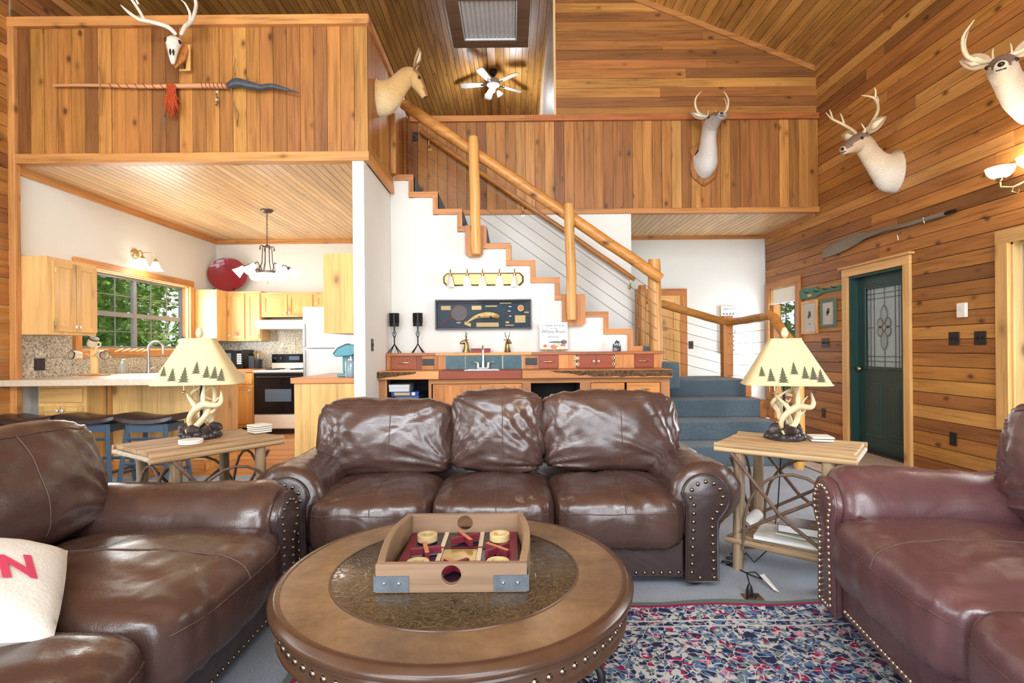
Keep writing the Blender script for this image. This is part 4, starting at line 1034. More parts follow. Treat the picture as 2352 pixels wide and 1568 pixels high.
# range
M['bisque'] = plain('bisque enamel', RGB(232, 222, 206), .25)
rg = thing('kitchen_range', 'white electric range with black glass oven door', 'stove', (-3.395, 8.03, 0))
hw = .36; yf = -.30
part('body', MB().box(-hw, hw, yf, .34, .08, .905), 'bisque', rg, bevel=.004)
part('cook_top', MB().box(-hw-.004, hw+.004, yf-.03, .34, .906, .935), 'whitew', rg, bevel=.006)
od = part('oven_door', MB().box(-hw+.005, hw-.005, yf-.03, yf, .30, .895), 'dkglass', rg, bevel=.006)
part('window', MB().box(-.19, .19, yf-.032, yf-.03, .48, .66), 'mwglass', od)
part('handle', MB().tube([(-.30, yf-.055, .835), (.30, yf-.055, .835)], .012, 10).tube([(-.29, yf-.055, .835), (-.29, yf-.03, .835)], .008, 6).tube([(.29, yf-.055, .835), (.29, yf-.03, .835)], .008, 6), 'black', od, smooth=50)
part('storage_drawer', MB().box(-hw+.005, hw-.005, yf-.022, yf, .09, .285), 'bisque', rg, bevel=.008)
part('kick_board', MB().box(-hw+.02, hw-.02, yf+.03, .3, 0, .08), 'black', rg)
bgd = part('back_guard', MB().box(-hw, hw, .26, .34, .936, 1.17), 'bisque', rg, bevel=.01)
part('control_panel', MB().box(-hw+.01, hw-.01, .25, .26, 1.03, 1.165), 'dkglass', bgd)
for xx in (-.29, -.20, .20, .29): part('knob', MB().lathe([(.022, 0), (.02, .018), (.003, .02)], 14, (xx, .25, 1.095), axis=(0, -1, 0)), 'black', bgd, smooth=50)
part('display', MB().box(-.08, .08, .248, .25, 1.07, 1.13), 'mwglass', bgd)
for xx, yy, r in ((-.17, -.12, .1), (.17, -.12, .075), (-.17, .12, .075), (.17, .12, .1)):
    part('burner', MB().lathe([(r, 0), (r, .012), (r*.6, .014), (.01, .014)], 20, (xx, yy, .936), cap0=True, cap1=True), 'black', rg, smooth=40)
# hood
hd = thing('range_hood', 'white range hood above the stove', 'range hood', (-3.43, 8.1, 1.54))
part('shell', MB().prism([(-.20, .0), (-.235, .05), (-.235, .13), (.29, .18), (.29, 0)], -.36, .36, 'x'), 'whitew', hd, bevel=.004)
part('lip', MB().box(-.362, .362, -.245, -.236, .055, .125), 'bisque', hd)
# fridge
fg = thing('refrigerator', 'white two door refrigerator beside the range', 'refrigerator', (-2.62, 7.99, 0))
part('cabinet', MB().box(-.38, .38, -.30, .38, .03, 1.84), 'whitew', fg, bevel=.008)
part('freezer_door', MB().box(-.38, .38, -.375, -.303, 1.25, 1.845), 'whitew', fg, bevel=.012)
part('fridge_door', MB().box(-.38, .38, -.375, -.303, .08, 1.238), 'whitew', fg, bevel=.012)
for z0, z1 in ((1.27, 1.6), (.75, 1.22)): part('handle', MB().box(-.365, -.335, -.41, -.375, z0, z1), 'steel', fg, bevel=.008)
part('grille', MB().box(-.37, .37, -.33, -.30, 0, .075), 'black', fg)
# knife block and utensil crock
kn = thing('knife_block', 'black knife block between microwave and utensil crock', 'knife block', (-3.95, 8.12, .951))
part('block', MB().prism([(-.07, 0), (.06, 0), (.06, .11), (-.07, .19)], -.045, .045, 'x'), 'black', kn, bevel=.004)
for i in range(4): part('knife_handle', MB().tube([(-.03+.02*i, -.03+.012*(i % 2), .165), (-.03+.02*i, -.075, .23)], .008, 6, flat=1.4), 'iron', kn)
cr = thing('utensil_crock', 'black utensil crock with wooden spoons left of the range', 'utensil holder', (-3.84, 8.03, .951))
part('pot', MB().lathe([(.002, 0), (.05, 0), (.055, .01), (.055, .14), (.05, .14), (.05, .012), (.002, .012)], 18), 'black', cr, smooth=50)
for i, (dx, dy, h, mm) in enumerate(((-.05, 0, .25, 'gold'), (-.02, .02, .27, 'steel'), (.02, -.01, .26, 'gold'), (.05, .01, .25, 'pine_local_z'), (0, .0, .23, 'whitew'))):
    part('utensil', MB().tube([(dx*.3, dy, .015), (dx*.8, dy, .16), (dx, dy, h-.05), (dx*1.1, dy, h-.02), (dx*1.15, dy, h)], [.006, .006, .012, .024, .012], 8, flat=.4), mm, cr, smooth=60)
# coffee maker and canister
cf = thing('coffee_maker', 'teal coffee maker on the small counter by the partition', 'coffee maker', (-1.62, 5.34, .956))
M['tealp'] = plain('teal plastic', RGB(92, 158, 172), .3); M['tealclear'] = plain('clear water tank', RGB(190, 215, 222), .1, trans=.6)
part('base', MB().box(-.10, .10, -.13, .12, 0, .03), 'tealp', cf, bevel=.01)
part('column', MB().box(-.09, .09, .0, .12, .031, .30), 'tealp', cf, bevel=.02)
part('head', MB().prism([(-.155, .215), (-.13, .195), (.03, .205), (.1, .25), (.1, .315), (-.02, .32), (-.11, .28)], -.085, .085, 'y'), 'tealp', cf, bevel=.012)
part('lid', MB().prism([(-.162, .222), (-.11, .287), (-.02, .327), (.1, .322), (.1, .33), (-.03, .338), (-.125, .298), (-.17, .228)], -.08, .08, 'y'), 'whitew', cf)
part('water_tank', MB().box(.095, .15, -.02, .11, .04, .31), 'tealclear', cf, bevel=.01)
cn = thing('canister', 'clear glass canister with white sugar beside the coffee maker', 'canister', (-1.56, 5.15, .956))
part('jar', MB().lathe([(.002, 0), (.055, 0), (.058, .01), (.058, .15), (.05, .16), (.047, .155), (.054, .145), (.054, .012), (.002, .012)], 18), 'tealclear', cn, smooth=50)
part('contents', MB().lathe([(.002, .013), (.052, .013), (.052, .08), (.002, .085)], 16), 'paper', cn, smooth=50)
part('lid', MB().lathe([(.002, .162), (.052, .162), (.052, .178), (.015, .182), (.015, .2), (.002, .2)], 18), 'steel', cn, smooth=50)
# chandelier
ch = thing('chandelier', 'bronze kitchen chandelier with tulip glass shades', 'chandelier', (-3.045, 6.63, 2.1))
M['chglass'] = plain('glowing tulip glass', RGB(255, 252, 244), .4, emis=.55, ecol=RGB(255, 244, 226))
M['antq'] = plain('antique bronze', RGB(108, 90, 84), .4, .6)
zc = ZC-2.1
part('canopy', MB().lathe([(.075, zc-.001), (.075, zc-.012), (.05, zc-.035), (.012, zc-.045)], 20, cap0=True, cap1=True), 'antq', ch, smooth=50)
for i in range(15):
    z = zc-.05-i*.027; c, s = (.008, 0) if i % 2 else (0, .008)
    part('chain_link', MB().tube([(c, s, z), (c*1.2, s*1.2, z-.015), (c, s, z-.03), (-c, -s, z-.03), (-c*1.2, -s*1.2, z-.015), (-c, -s, z), (c, s, z)], .0028, 5), 'antq', ch)
zt = zc-.46
part('hub', MB().lathe([(.006, zt+.03), (.02, zt+.015), (.03, zt), (.012, zt-.01)], 14, cap0=True, cap1=True), 'antq', ch, smooth=50)
for k in range(8):
    a = 2*PI*k/8; c, s = math.cos(a), math.sin(a)
    part('rod', MB().tube([(.02*c, .02*s, zt), (.055*c, .055*s, zt), (.058*c, .058*s, zt-.05), (.065*c, .065*s, zt-.2), (.11*c, .11*s, zt-.31)], .0045, 6), 'antq', ch, smooth=60)
    if k % 2: part('scroll', MB().tube([(.03*c, .03*s, zt+.003), (.07*c, .07*s, zt+.01), (.085*c, .085*s, zt-.005), (.086*c, .086*s, zt-.045)], [.005, .006, .006, .009], 6), 'antq', ch, smooth=60)
zr = zt-.32
part('ring', MB().lathe([(.125, zr), (.13, zr+.012), (.13, zr-.012), (.12, zr-.014), (.12, zr)], 24), 'antq', ch, smooth=40)
part('bowl', MB().lathe([(.122, zr-.012), (.13, zr-.03), (.115, zr-.07), (.07, zr-.095), (.003, zr-.1)], 24), 'chglass', ch, smooth=60)
part('finial', MB().lathe([(.02, zr-.1), (.022, zr-.108), (.008, zr-.115), (.006, zr-.14), (.002, zr-.145)], 12, cap0=True), 'antq', ch, smooth=50)
for k in range(6):
    a = 2*PI*k/6+.35; c, s = math.cos(a), math.sin(a)
    ar = part('arm', MB().tube([(.12*c, .12*s, zr+.01), (.15*c, .15*s, zr+.02), (.16*c, .16*s, zr+.07), (.185*c, .185*s, zr+.1), (.22*c, .22*s, zr+.09), (.235*c, .235*s, zr+.06)], .006, 8), 'antq', ch, smooth=60)
    ax = Vector((c*.75, s*.75, -.66)).normalized(); p0 = Vector((.232*c, .232*s, zr+.075))
    part('cup', MB().lathe([(.01, 0), (.03, .035), (.032, .04)], 14, p0, cap0=True, axis=ax), 'antq', ar, smooth=50)
    part('shade', MB().lathe([(.032, .035), (.038, .07), (.05, .115), (.066, .155), (.068, .16), (.062, .155), (.046, .115), (.03, .04)], 16, p0, axis=ax), 'chglass', ar, smooth=60)
def bulb(loc, e, col=(1, .93, .84), r=.06):
    d = bpy.data.lights.new('bulb', 'POINT'); d.energy = e; d.color = col; d.shadow_soft_size = r
    o = bpy.data.objects.new('bulb', d); o.location = loc; COL.objects.link(o)
bulb((-3.045, 6.63, 1.98), 9)
# sconce above the window
sc = thing('wall_sconce', 'brass twin shade sconce above the kitchen window', 'wall light', (XL+.001, 6.60, 2.36))
part('plate', MB().lathe([(.065, 0), (.065, .01), (.05, .025), (.02, .04)], 20, (0, -.03, .07), True, True, axis=(1, 0, 0)), 'brass', sc, smooth=50)
for s in (-1, 1):
    a = part('arm', MB().tube([(.03, -.03, .07), (.07, s*.05, .10), (.12, s*.10, .10), (.16, s*.12, .06), (.16, s*.12, .02)], .007, 8), 'brass', sc, smooth=60)
    part('cup', MB().lathe([(.012, .03), (.03, .0), (.032, -.01)], 14, (.16, s*.12, 0)), 'brass', a, smooth=50)
    part('shade', MB().lathe([(.032, -.005), (.042, -.04), (.065, -.09), (.085, -.115), (.08, -.113), (.06, -.09), (.037, -.04), (.028, -.005)], 18, (.16, s*.12, 0)), 'chglass', a, smooth=60)
bulb((XL+.2, 6.6, 2.2), 3)
# bird plate hanging in the window reveal
bp = thing('bird_ornament', 'small carved bird ornament standing on the window ledge', 'ornament', (XL-.05, 7.55, 1.262))
part('body', MB().ball((0, 0, .1), .05, 10, 8, (.8, 1.3, .8)), 'mug', bp, smooth=80); part('head', MB().ball((0, .06, .14), .025, 8, 6), 'mugdark', bp, smooth=80)
part('stand', MB().lathe([(.03, 0), (.03, .008), (.006, .012), (.006, .07)], 12, cap0=True), 'trim_z', bp)
# bar stools
M['stoolwood'] = plain('slate blue painted wood', RGB(62, 82, 100), .4)
M['stoolseat'] = plain('dark brown leather', RGB(58, 46, 48), .3, noise_amt=.1, bump=.1)
def stool(x, y, rz, label):
    t = thing('bar_stool', label, 'stool', (x, y, 0), rotz=rz, group='bar stools at the peninsula')
    W2, D2, H = .265, .175, .60
    rs = []
    n = 11
    m = MB()
    for i in range(n):
        q = -1+2*i/(n-1); x_ = q*W2; zc_ = H+.035*q*q
        pts = []
        for (yy, zz) in ((-1, -.02), (-.98, .012), (-.8, .028), (0, .034), (.8, .028), (.98, .012), (1, -.02), (.9, -.03), (-.9, -.03)):
            k_ = .93 if i in (0, n-1) else 1
            pts.append((x_, yy*D2*k_, zc_+zz*(.8 if i in (0, n-1) else 1)))
        rs.append(pts)
    m.rings(rs)
    part('seat', m, 'stoolseat', t, smooth=50)
    part('apron', MB().box(-.19, .19, -.12, -.1, .50, .572).box(-.19, .19, .1, .12, .50, .572).box(-.19, -.17, -.1, .1, .50, .572).box(.17, .19, -.1, .1, .50, .572), 'stoolwood', t)
    for sx in (-1, 1):
        for sy in (-1, 1):
            part('leg', MB().tube([(sx*.17, sy*.11, .572), (sx*.225, sy*.16, 0)], .024, 4), 'stoolwood', t)
        part('rung', MB().tube([(sx*.212, -.14, .14), (sx*.212, .14, .14)], .014, 4), 'stoolwood', t)
    for sy, z in ((-1, .22), (1, .22), (-1, .44)): part('rung', MB().tube([(-.2, sy*.135 if z < .4 else sy*.12, z), (.2, sy*.135 if z < .4 else sy*.12, z)], .014, 4), 'stoolwood', t)
stool(-4.36, 4.86, .0, 'dark leather saddle stool cut by the left edge of the picture')
stool(-3.81, 4.88, .0, 'dark leather saddle stool in the middle of the three')
stool(-3.27, 4.86, -.03, 'dark leather saddle stool nearest the rustic lamp table')
# trees outside the windows
M['leaf'] = None
def leafmat():
    t = NT('sunlit leaves'); i = t.n('ShaderNodeNewGeometry'); v = t.coords('world', False)
    f = t.noise(v, 3.0, 3); g = t.noise(v, 22, 2)
    c = t.ramp(f, [(.3, RGB(72, 116, 44)), (.5, RGB(136, 178, 66)), (.7, RGB(206, 222, 130))])
    c = t.mix(1.0, c, t.ramp(g, [(.3, .6), (.7, 1.2)]), 'MULTIPLY'); t.col(c); t.set(Roughness=.5)
    t.b.inputs['Subsurface Weight'].default_value = 0
    return t.m
M['leaf'] = leafmat(); M['bole'] = plain('tree bark', RGB(96, 80, 66), .9, noise_amt=.3, nscale=20)
def tree(x, y, h, r, n, label, seed):
    rnd = random.Random(seed)
    t = thing('tree', label, 'tree', (x, y, -.6), group='trees outside the windows')
    part('trunk', MB().tube([(0, 0, 0), (.05, .03, h*.35), (-.04, .05, h*.7)], [.16, .13, .06], 8), 'bole', t, smooth=60)
    m = MB(); cl = [(Vector((rnd.gauss(0, r*.55), rnd.gauss(0, r*.55), h*.55+rnd.uniform(-h*.5, h*.42))), rnd.uniform(.35, .6)) for _ in range(60)]
    for _ in range(n):
        c, cr_ = rnd.choice(cl); p = c+Vector((rnd.gauss(0, 1), rnd.gauss(0, 1), rnd.gauss(0, 1))).normalized()*cr_*rnd.uniform(.6, 1)
        a = Vector((rnd.gauss(0, 1), rnd.gauss(0, 1), rnd.gauss(0, .6))).normalized()*rnd.uniform(.06, .1); b = a.orthogonal().normalized()*a.length*.5
        b = Matrix.Rotation(rnd.uniform(0, 6), 3, a) @ b; i = len(m.v)
        m.v += [p-a, p+b, p+a, p-b]; m.f.append((i, i+1, i+2, i+3))
    f = part('foliage', m, 'leaf', t); f['kind'] = 'stuff'
tree(-7.6, 7.6, 4.2, 1.5, 9000, 'leafy tree seen through the left panes of the kitchen window', 1)
tree(-8.3, 10.2, 4.6, 1.7, 9000, 'leafy tree seen through the right panes of the kitchen window', 2)
tree(-9.6, 12.5, 5.0, 1.9, 8000, 'leafy tree standing farther off behind the kitchen window', 3)
tree(6.6, 12.0, 4.4, 1.6, 6500, 'leafy tree seen through the narrow window by the green door', 4)
tree(7.6, 9.2, 4.4, 1.6, 3500, 'leafy tree outside the green door glass', 5)
# ================================================================ SEATING
def leather(name, base, rough=.3):
    t = NT(name); v = t.coords('object')
    f = t.noise(v, 9, 5, .6, .4); g = t.noise(v, 160, 2); w = t.noise(t.scaled(v, (2.2, 2.2, 4)), 1.5, 2, .45, 1.0)
    c = t.mix(1.0, base, t.ramp(f, [(.28, .8), (.55, 1.0), (.75, 1.2)]), 'MULTIPLY')
    t.col(c); t.l(t.ramp(f, [(.3, rough+.1), (.7, rough-.04)]), t.b.inputs['Roughness'])
    t.b.inputs['Specular IOR Level'].default_value = .75
    h = t.math('ADD', t.math('MULTIPLY', g, .05), w); t.bump(h, .35, .03); return t.m
M['brown'] = leather('brown leather', RGB(78, 56, 49), .24)
M['burgundy'] = leather('burgundy leather', RGB(98, 66, 68), .26)
M['panel_brown'] = leather('dark brown leather', RGB(62, 48, 47), .3)
M['thread'] = plain('brown stitching', RGB(86, 64, 54), .7)
M['nail'] = plain('antique nailhead', RGB(134, 116, 100), .28, 1)
M['nail_pale'] = plain('pale nailhead', RGB(205, 190, 170), .25, 1)
_cube = {}
def cube_lattice(n):
    if n in _cube: return _cube[n]
    idx = {}; pts = []; fs = []
    def vid(p):
        if p not in idx: idx[p] = len(pts); pts.append(Vector([2*c/n-1 for c in p]))
        return idx[p]
    for ax in range(3):
        for s in (0, n):
            for i in range(n):
                for j in range(n):
                    q = []
                    for a, b in ((i, j), (i+1, j), (i+1, j+1), (i, j+1)):
                        p = [0, 0, 0]; p[ax] = s; p[(ax+1) % 3] = a; p[(ax+2) % 3] = b; q.append(vid(tuple(p)))
                    fs.append(tuple(q) if s else tuple(q[::-1]))
    _cube[n] = (pts, fs); return _cube[n]
def ridge(p): return 1-abs(noise.noise(p))*2
class Cushion:
    def __init__(s, c, half, k=5, crown=(0, 0, 0), wr=.008, seed=0, lean=0, wdir=(1, 1, 1), sag=0):
        s.c = Vector(c); s.h = Vector(half); s.k = k; s.crown = crown; s.wr = wr; s.seed = Vector((seed*7.3, seed*3.1, seed*1.7)); s.lean = Matrix.Rotation(lean, 3, 'X'); s.wd = Vector(wdir); s.sag = sag
    def map(s, p, out=0.0):
        d = (abs(p.x)**s.k+abs(p.y)**s.k+abs(p.z)**s.k)**(1/s.k); q = p/d
        bx, by, bz = s.crown
        q2 = Vector((q.x*(1+bx*(1-q.y*q.y)*(1-q.z*q.z)), q.y*(1+by*(1-q.x*q.x)*(1-q.z*q.z)), q.z*(1+bz*(1-q.x*q.x)*(1-q.y*q.y))))
        w = Vector((q2.x*s.h.x, q2.y*s.h.y, q2.z*s.h.z))
        n = Vector((q.x/s.h.x, q.y/s.h.y, q.z/s.h.z)); n = n.normalized() if n.length else n
        t = Vector((w.x*s.wd.x, w.y*s.wd.y, w.z*s.wd.z))+s.seed
        f = noise.noise(t*2.2)*.9
        back = s.h.y < s.h.z
        ax_, az_ = (q.x, q.z) if back else (q.x, q.y)
        asp = s.h.x/(s.h.z if back else s.h.y)
        for cx_, cz_, wt in (((-1.05, -.85, 1), (1.05, -.85, 1), (1.02, .9, .45), (-1.02, .9, .45)) if back else ((-.9, -1.3, .8), (.9, -1.3, .8), (0, 1.2, .5))):
            dx_, dz_ = (ax_-cx_)*asp, az_-cz_; r_ = math.hypot(dx_, dz_); an_ = math.atan2(dz_, dx_)
            g_ = noise.noise(Vector((an_*4.2+cx_*7, r_*.7, s.seed.x+cz_*3)))
            f += wt*(1-abs(g_)*3.2)*math.exp(-r_*.75)*1.3
        if not back and abs(q.y+1) < .3: f += .55*ridge(Vector((w.x*16, w.z*2, s.seed.y)))
        if back and q.z > .7: f += .6*ridge(Vector((w.x*11, w.y*3, s.seed.y)))*(q.z-.7)/.3
        edge = max(abs(q.x), abs(q.z) if s.h.y < s.h.z else abs(q.y))
        w += n*(s.wr*f*.62+out)
        w.z -= s.sag*(1-q.x*q.x)*max(0, q.z)
        return s.c+s.lean @ w
    def mesh(s, n=22):
        pts, fs = cube_lattice(n); m = MB(); m.v = [s.map(p) for p in pts]; m.f = list(fs); return m
    def seam(s, pts, r=.0028): return MB().tube([s.map(Vector(p), .001) for p in pts], r, 5)
_nail = {}
def nail(root, loc, axis, mat, r=.011):
    key = (mat, r)
    if key not in _nail:
        o = part('nailhead', MB().lathe([(r, 0), (r*.95, r*.25), (r*.7, r*.55), (r*.3, r*.72), (r*.02, r*.76)], 10), mat, root, smooth=180)
        _nail[key] = o
    else: o = clone(_nail[key], parent=root)
    o.location = loc; o.rotation_mode = 'QUATERNION'; o.rotation_quaternion = Vector((0, 0, 1)).rotation_difference(Vector(axis)); return o
def resample(pts, step):
    out = [Vector(pts[0])]; acc = 0
    for a, b in zip(pts, pts[1:]):
        a = Vector(a); b = Vector(b); L = (b-a).length; t = step-acc
        while t <= L: out.append(a+(b-a)*t/L); t += step
        acc = (acc+L) % step
    return out
def sofa(label, loc, rotz, Wh, seats, backs, mats, nails, group=None, nstep=.042, nr=.011, D=.92, seed=0, lean=-.16):
    """seat unit facing local -Y; Wh = half width to the outside of the arm fronts"""
    L, P = mats
    t = thing('leather_sofa', label, 'sofa', loc, rotz, group)
    stem = .16; xi = Wh-stem; zc, rc = .462, .118; xc = Wh-.06
    # base and back
    part('front_rail', MB().box(-xi+.002, xi-.002, .012, .06, .05, .25), P, t, bevel=.012)
    part('seat_deck', MB().box(-xi, xi, .06, D-.1, .05, .22), P, t)
    m = MB(); rs = []
    for i in range(13):
        x = -Wh+.05+(2*Wh-.1)*i/12
        rs.append([(x, D-.19, .2), (x, D-.15, .6), (x, D-.11, .8), (x, D-.05, .845), (x, D+.01, .82), (x, D+.03, .6), (x, D+.02, .05), (x, D-.17, .05)])
    part('back_frame', m.rings(rs), L, t, smooth=60, bevel=.015)
    for s in (-1, 1):
        for y in (.08, D-.06): part('foot', MB().lathe([(.03, 0), (.05, .012), (.052, .03), (.04, .05)], 16, (s*(Wh-.09), y, 0), True, True), 'mah', t, smooth=60)
    # arms
    for s in (-1, 1):
        rs = []; ny = 26
        for i in range(ny+1):
            q = i/ny; y = .018+(D-.06)*q
            g = 1-.22*max(0, 1-q*14)**2; ring = []
            rr = .152*g*(1+.02*math.sin(q*9)); cz = .456; wid = 1.02+.2*min(1, q*9); cx = xc+.005+.035*min(1, q*7)
            pts = [(xi+.015, .06), (xi+.01, .25)]
            for a in range(0, 17):
                an = math.radians(200-a*15.5); pts.append((cx+rr*wid*math.cos(an), cz+rr*math.sin(an)))
            pts += [(Wh+.012, .30), (Wh+.012, .06)]
            for (x, z) in pts:
                p = Vector((x*7, y*10, z*7+s*4+seed)); an2 = math.atan2(z-cz, x-cx); puff = .016*ridge(Vector((an2*3.2, y*3, s*3+seed)))*math.exp(-q*6)+.012*ridge(Vector((x*2, y*7, z*2+s*5+seed)))*.6+.004*noise.noise(p)
                dx, dz = x-cx, z-cz; l = math.hypot(dx, dz) or 1
                if z > .26: x += dx/l*puff*1.3; z += dz/l*puff*1.3
                ring.append((s*x, y, z))
            rs.append(ring if s > 0 else ring[::-1])
        arm = part('arm', MB().rings(rs), L, t, smooth=70)
        poly = [(xi, .042), (Wh, .042), (Wh, .345)]
        for a in range(-42, 181, 12): an = math.radians(a); poly.append((xc+rc*math.cos(an), zc+rc*math.sin(an)))
        poly += [(xi+.006, .42)]
        pp = [(s*x, z) for x, z in poly]
        def inset(k):
            cx_ = sum(p[0] for p in poly)/len(poly)
            out = []
            for i, (x, z) in enumerate(poly):
                a = Vector(poly[i-1]); b = Vector((x, z)); c = Vector(poly[(i+1) % len(poly)])
                n1 = Vector((-(b-a).y, (b-a).x)).normalized(); n2 = Vector((-(c-b).y, (c-b).x)).normalized()
                n = (n1+n2); n = n.normalized() if n.length > .01 else n1
                out.append(b+n*k)
            return out
        r0 = [(s*x, .014, z) for x, z in poly]; r1 = [(s*x, -.014, z) for x, z in poly]; r2 = [(s*p.x, -.024, p.y) for p in inset(.012)]
        if s < 0: r0, r1, r2 = r0[::-1], r1[::-1], r2[::-1]
        fp = part('arm_front', MB().rings([r0, r1, r2]), P, t, smooth=50)
        part('piping', MB().tube([(s*x, -.012, z) for x, z in poly+poly[:1]], .006, 6), P, fp, smooth=60)
        path = [(s*p.x, p.y) for p in inset(.034)]
        path = path[1:]+path[:1]          # outer bottom, up, over the scroll, down inside
        for q in resample([Vector(p) for p in path], nstep): nail(fp, (q.x, -.0245, q.y), (0, -1, 0), nails, nr)
        for q in resample([Vector(path[-1]), Vector(path[0])], nstep)[1:-1]: nail(fp, (q.x, -.0245, q.y), (0, -1, 0), nails, nr)
    n = int(2*xi/(nstep*1.02))
    rail = t.children[0]
    for i in range(n): nail(t, (-xi+.03+(2*xi-.06)*i/(n-1), .0115, .078), (0, -1, 0), nails, nr)
    # seat cushions
    for i, (a, b) in enumerate(seats):
        cu = Cushion(((a+b)/2, .27+(D-.92)*.4, .335), ((b-a)/2+.006, .315+(D-.92)*.45, .135), 6, (0, .06, .22), .015, seed+i, 0, (1, .7, 2.0), 0)
        o = part('seat_cushion', cu.mesh(28), L, t, smooth=180)
        part('welt', cu.seam([(-.93+1.86*j/24, -1, .42) for j in range(25)]), 'thread', o)
        part('centre_seam', cu.seam([(0.08, -1, .4-.02*j) if False else (.05, -1, .42+.58*j/6) for j in range(7)]+[(.05, -1+2*j/14, 1) for j in range(15)]), 'thread', o)
    for i, (a, b, h, dz) in enumerate(backs):
        cu = Cushion(((a+b)/2, .665+D-.92, .455+h/2+dz), ((b-a)/2+.008, .135, h/2), 5, (.02, .38, .03), .026, seed+20+i, lean, (1.0, 1.0, .8), 0)
        o = part('back_cushion', cu.mesh(34), L, t, smooth=180)
        part('top_seam', cu.seam([(-.95+1.9*j/24, -1, .86) for j in range(25)]), 'thread', o)
        part('centre_seam', cu.seam([(.12, -1, .86-1.8*j/16) for j in range(17)]), 'thread', o)
    return t
sofa('brown leather three seat sofa with nailhead trim facing the coffee table', (-.09, 2.68, 0), 0, 1.115,
     [(-.955, -.325), (-.325, .30), (.30, .955)], [(-1.10, -.29, .455, -.01), (-.28, .27, .49, 0), (.28, 1.10, .485, 0)], ('brown', 'panel_brown'), 'nail', seed=1)
sofa('brown leather sofa in the left foreground with a white pillow on it', (-1.035, 1.49, 0), PI/2, .975,
     [(-.815, 0), (0, .815)], [(-.93, .0, .47, -.01), (.0, .93, .475, -.01)], ('brown', 'panel_brown'), 'nail', seed=5, nstep=.036, nr=.009, D=1.18, lean=-.28)
sofa('burgundy leather sofa in the right foreground', (1.262, 1.47, .0115), math.radians(-99), .975,
     [(-.815, 0), (0, .815)], [(-.93, .0, .46, .0), (.0, .93, .46, .0)], ('burgundy', 'burgundy'), 'nail_pale', seed=9, nstep=.026, nr=.0105, D=1.04).scale = (1, 1, 1.07)
# pillow
M['canvas'] = plain('white cotton', RGB(226, 224, 214), .9, noise_amt=.04, nscale=90, bump=.2)
M['pinkink'] = plain('faded red print', RGB(206, 66, 96), .9)
pw = thing('throw_pillow', 'white throw pillow with red lettering on the left sofa', 'pillow', (-1.50, 1.42, .59), rot=(.22, .30, math.radians(40)))
def ptop(x, y, s=.23, h=.075):
    u, v = min(1, abs(x)/s), min(1, abs(y)/s); return h*((1-u**3.2)*(1-v**3.2))**.55
m = MB(); N = 28
rows = []
for sgn in (1, -1):
    for i in range(N+1):
        for j in range(N+1):
            x = -.23+.46*i/N; y = -.23+.46*j/N
            # pinch the edges between the corners
            px = x*(1+.03*(1-(y/.23)**2)); py = y*(1+.03*(1-(x/.23)**2))
            m.v.append(Vector((px, py, sgn*(ptop(x, y)+.004*noise.noise(Vector((x*14, y*14, 3)))))))
for k in range(2):
    b = k*(N+1)**2
    for i in range(N):
        for j in range(N): q = (b+i*(N+1)+j, b+(i+1)*(N+1)+j, b+(i+1)*(N+1)+j+1, b+i*(N+1)+j+1); m.f.append(q if k == 0 else q[::-1])
po = part('cover', m, 'canvas', pw, smooth=180)
bm = bmesh.new(); bm.from_mesh(po.data); bmesh.ops.remove_doubles(bm, verts=bm.verts, dist=.0004); bm.to_mesh(po.data); bm.free()
tx = text_part("FISHIN", .15, 'pinkink', pw, (.0, -.04, 0), (0, 0, math.radians(14)), ext=.0008, sx=.72, bold=.006)
bm = bmesh.new(); bm.from_mesh(tx.data); bmesh.ops.triangulate(bm, faces=bm.faces)
bmesh.ops.subdivide_edges(bm, edges=[e for e in bm.edges if e.calc_length() > .02], cuts=3)
for v in bm.verts: v.co.z += ptop(v.co.x, v.co.y)+.0045
bm.to_mesh(tx.data); bm.free()
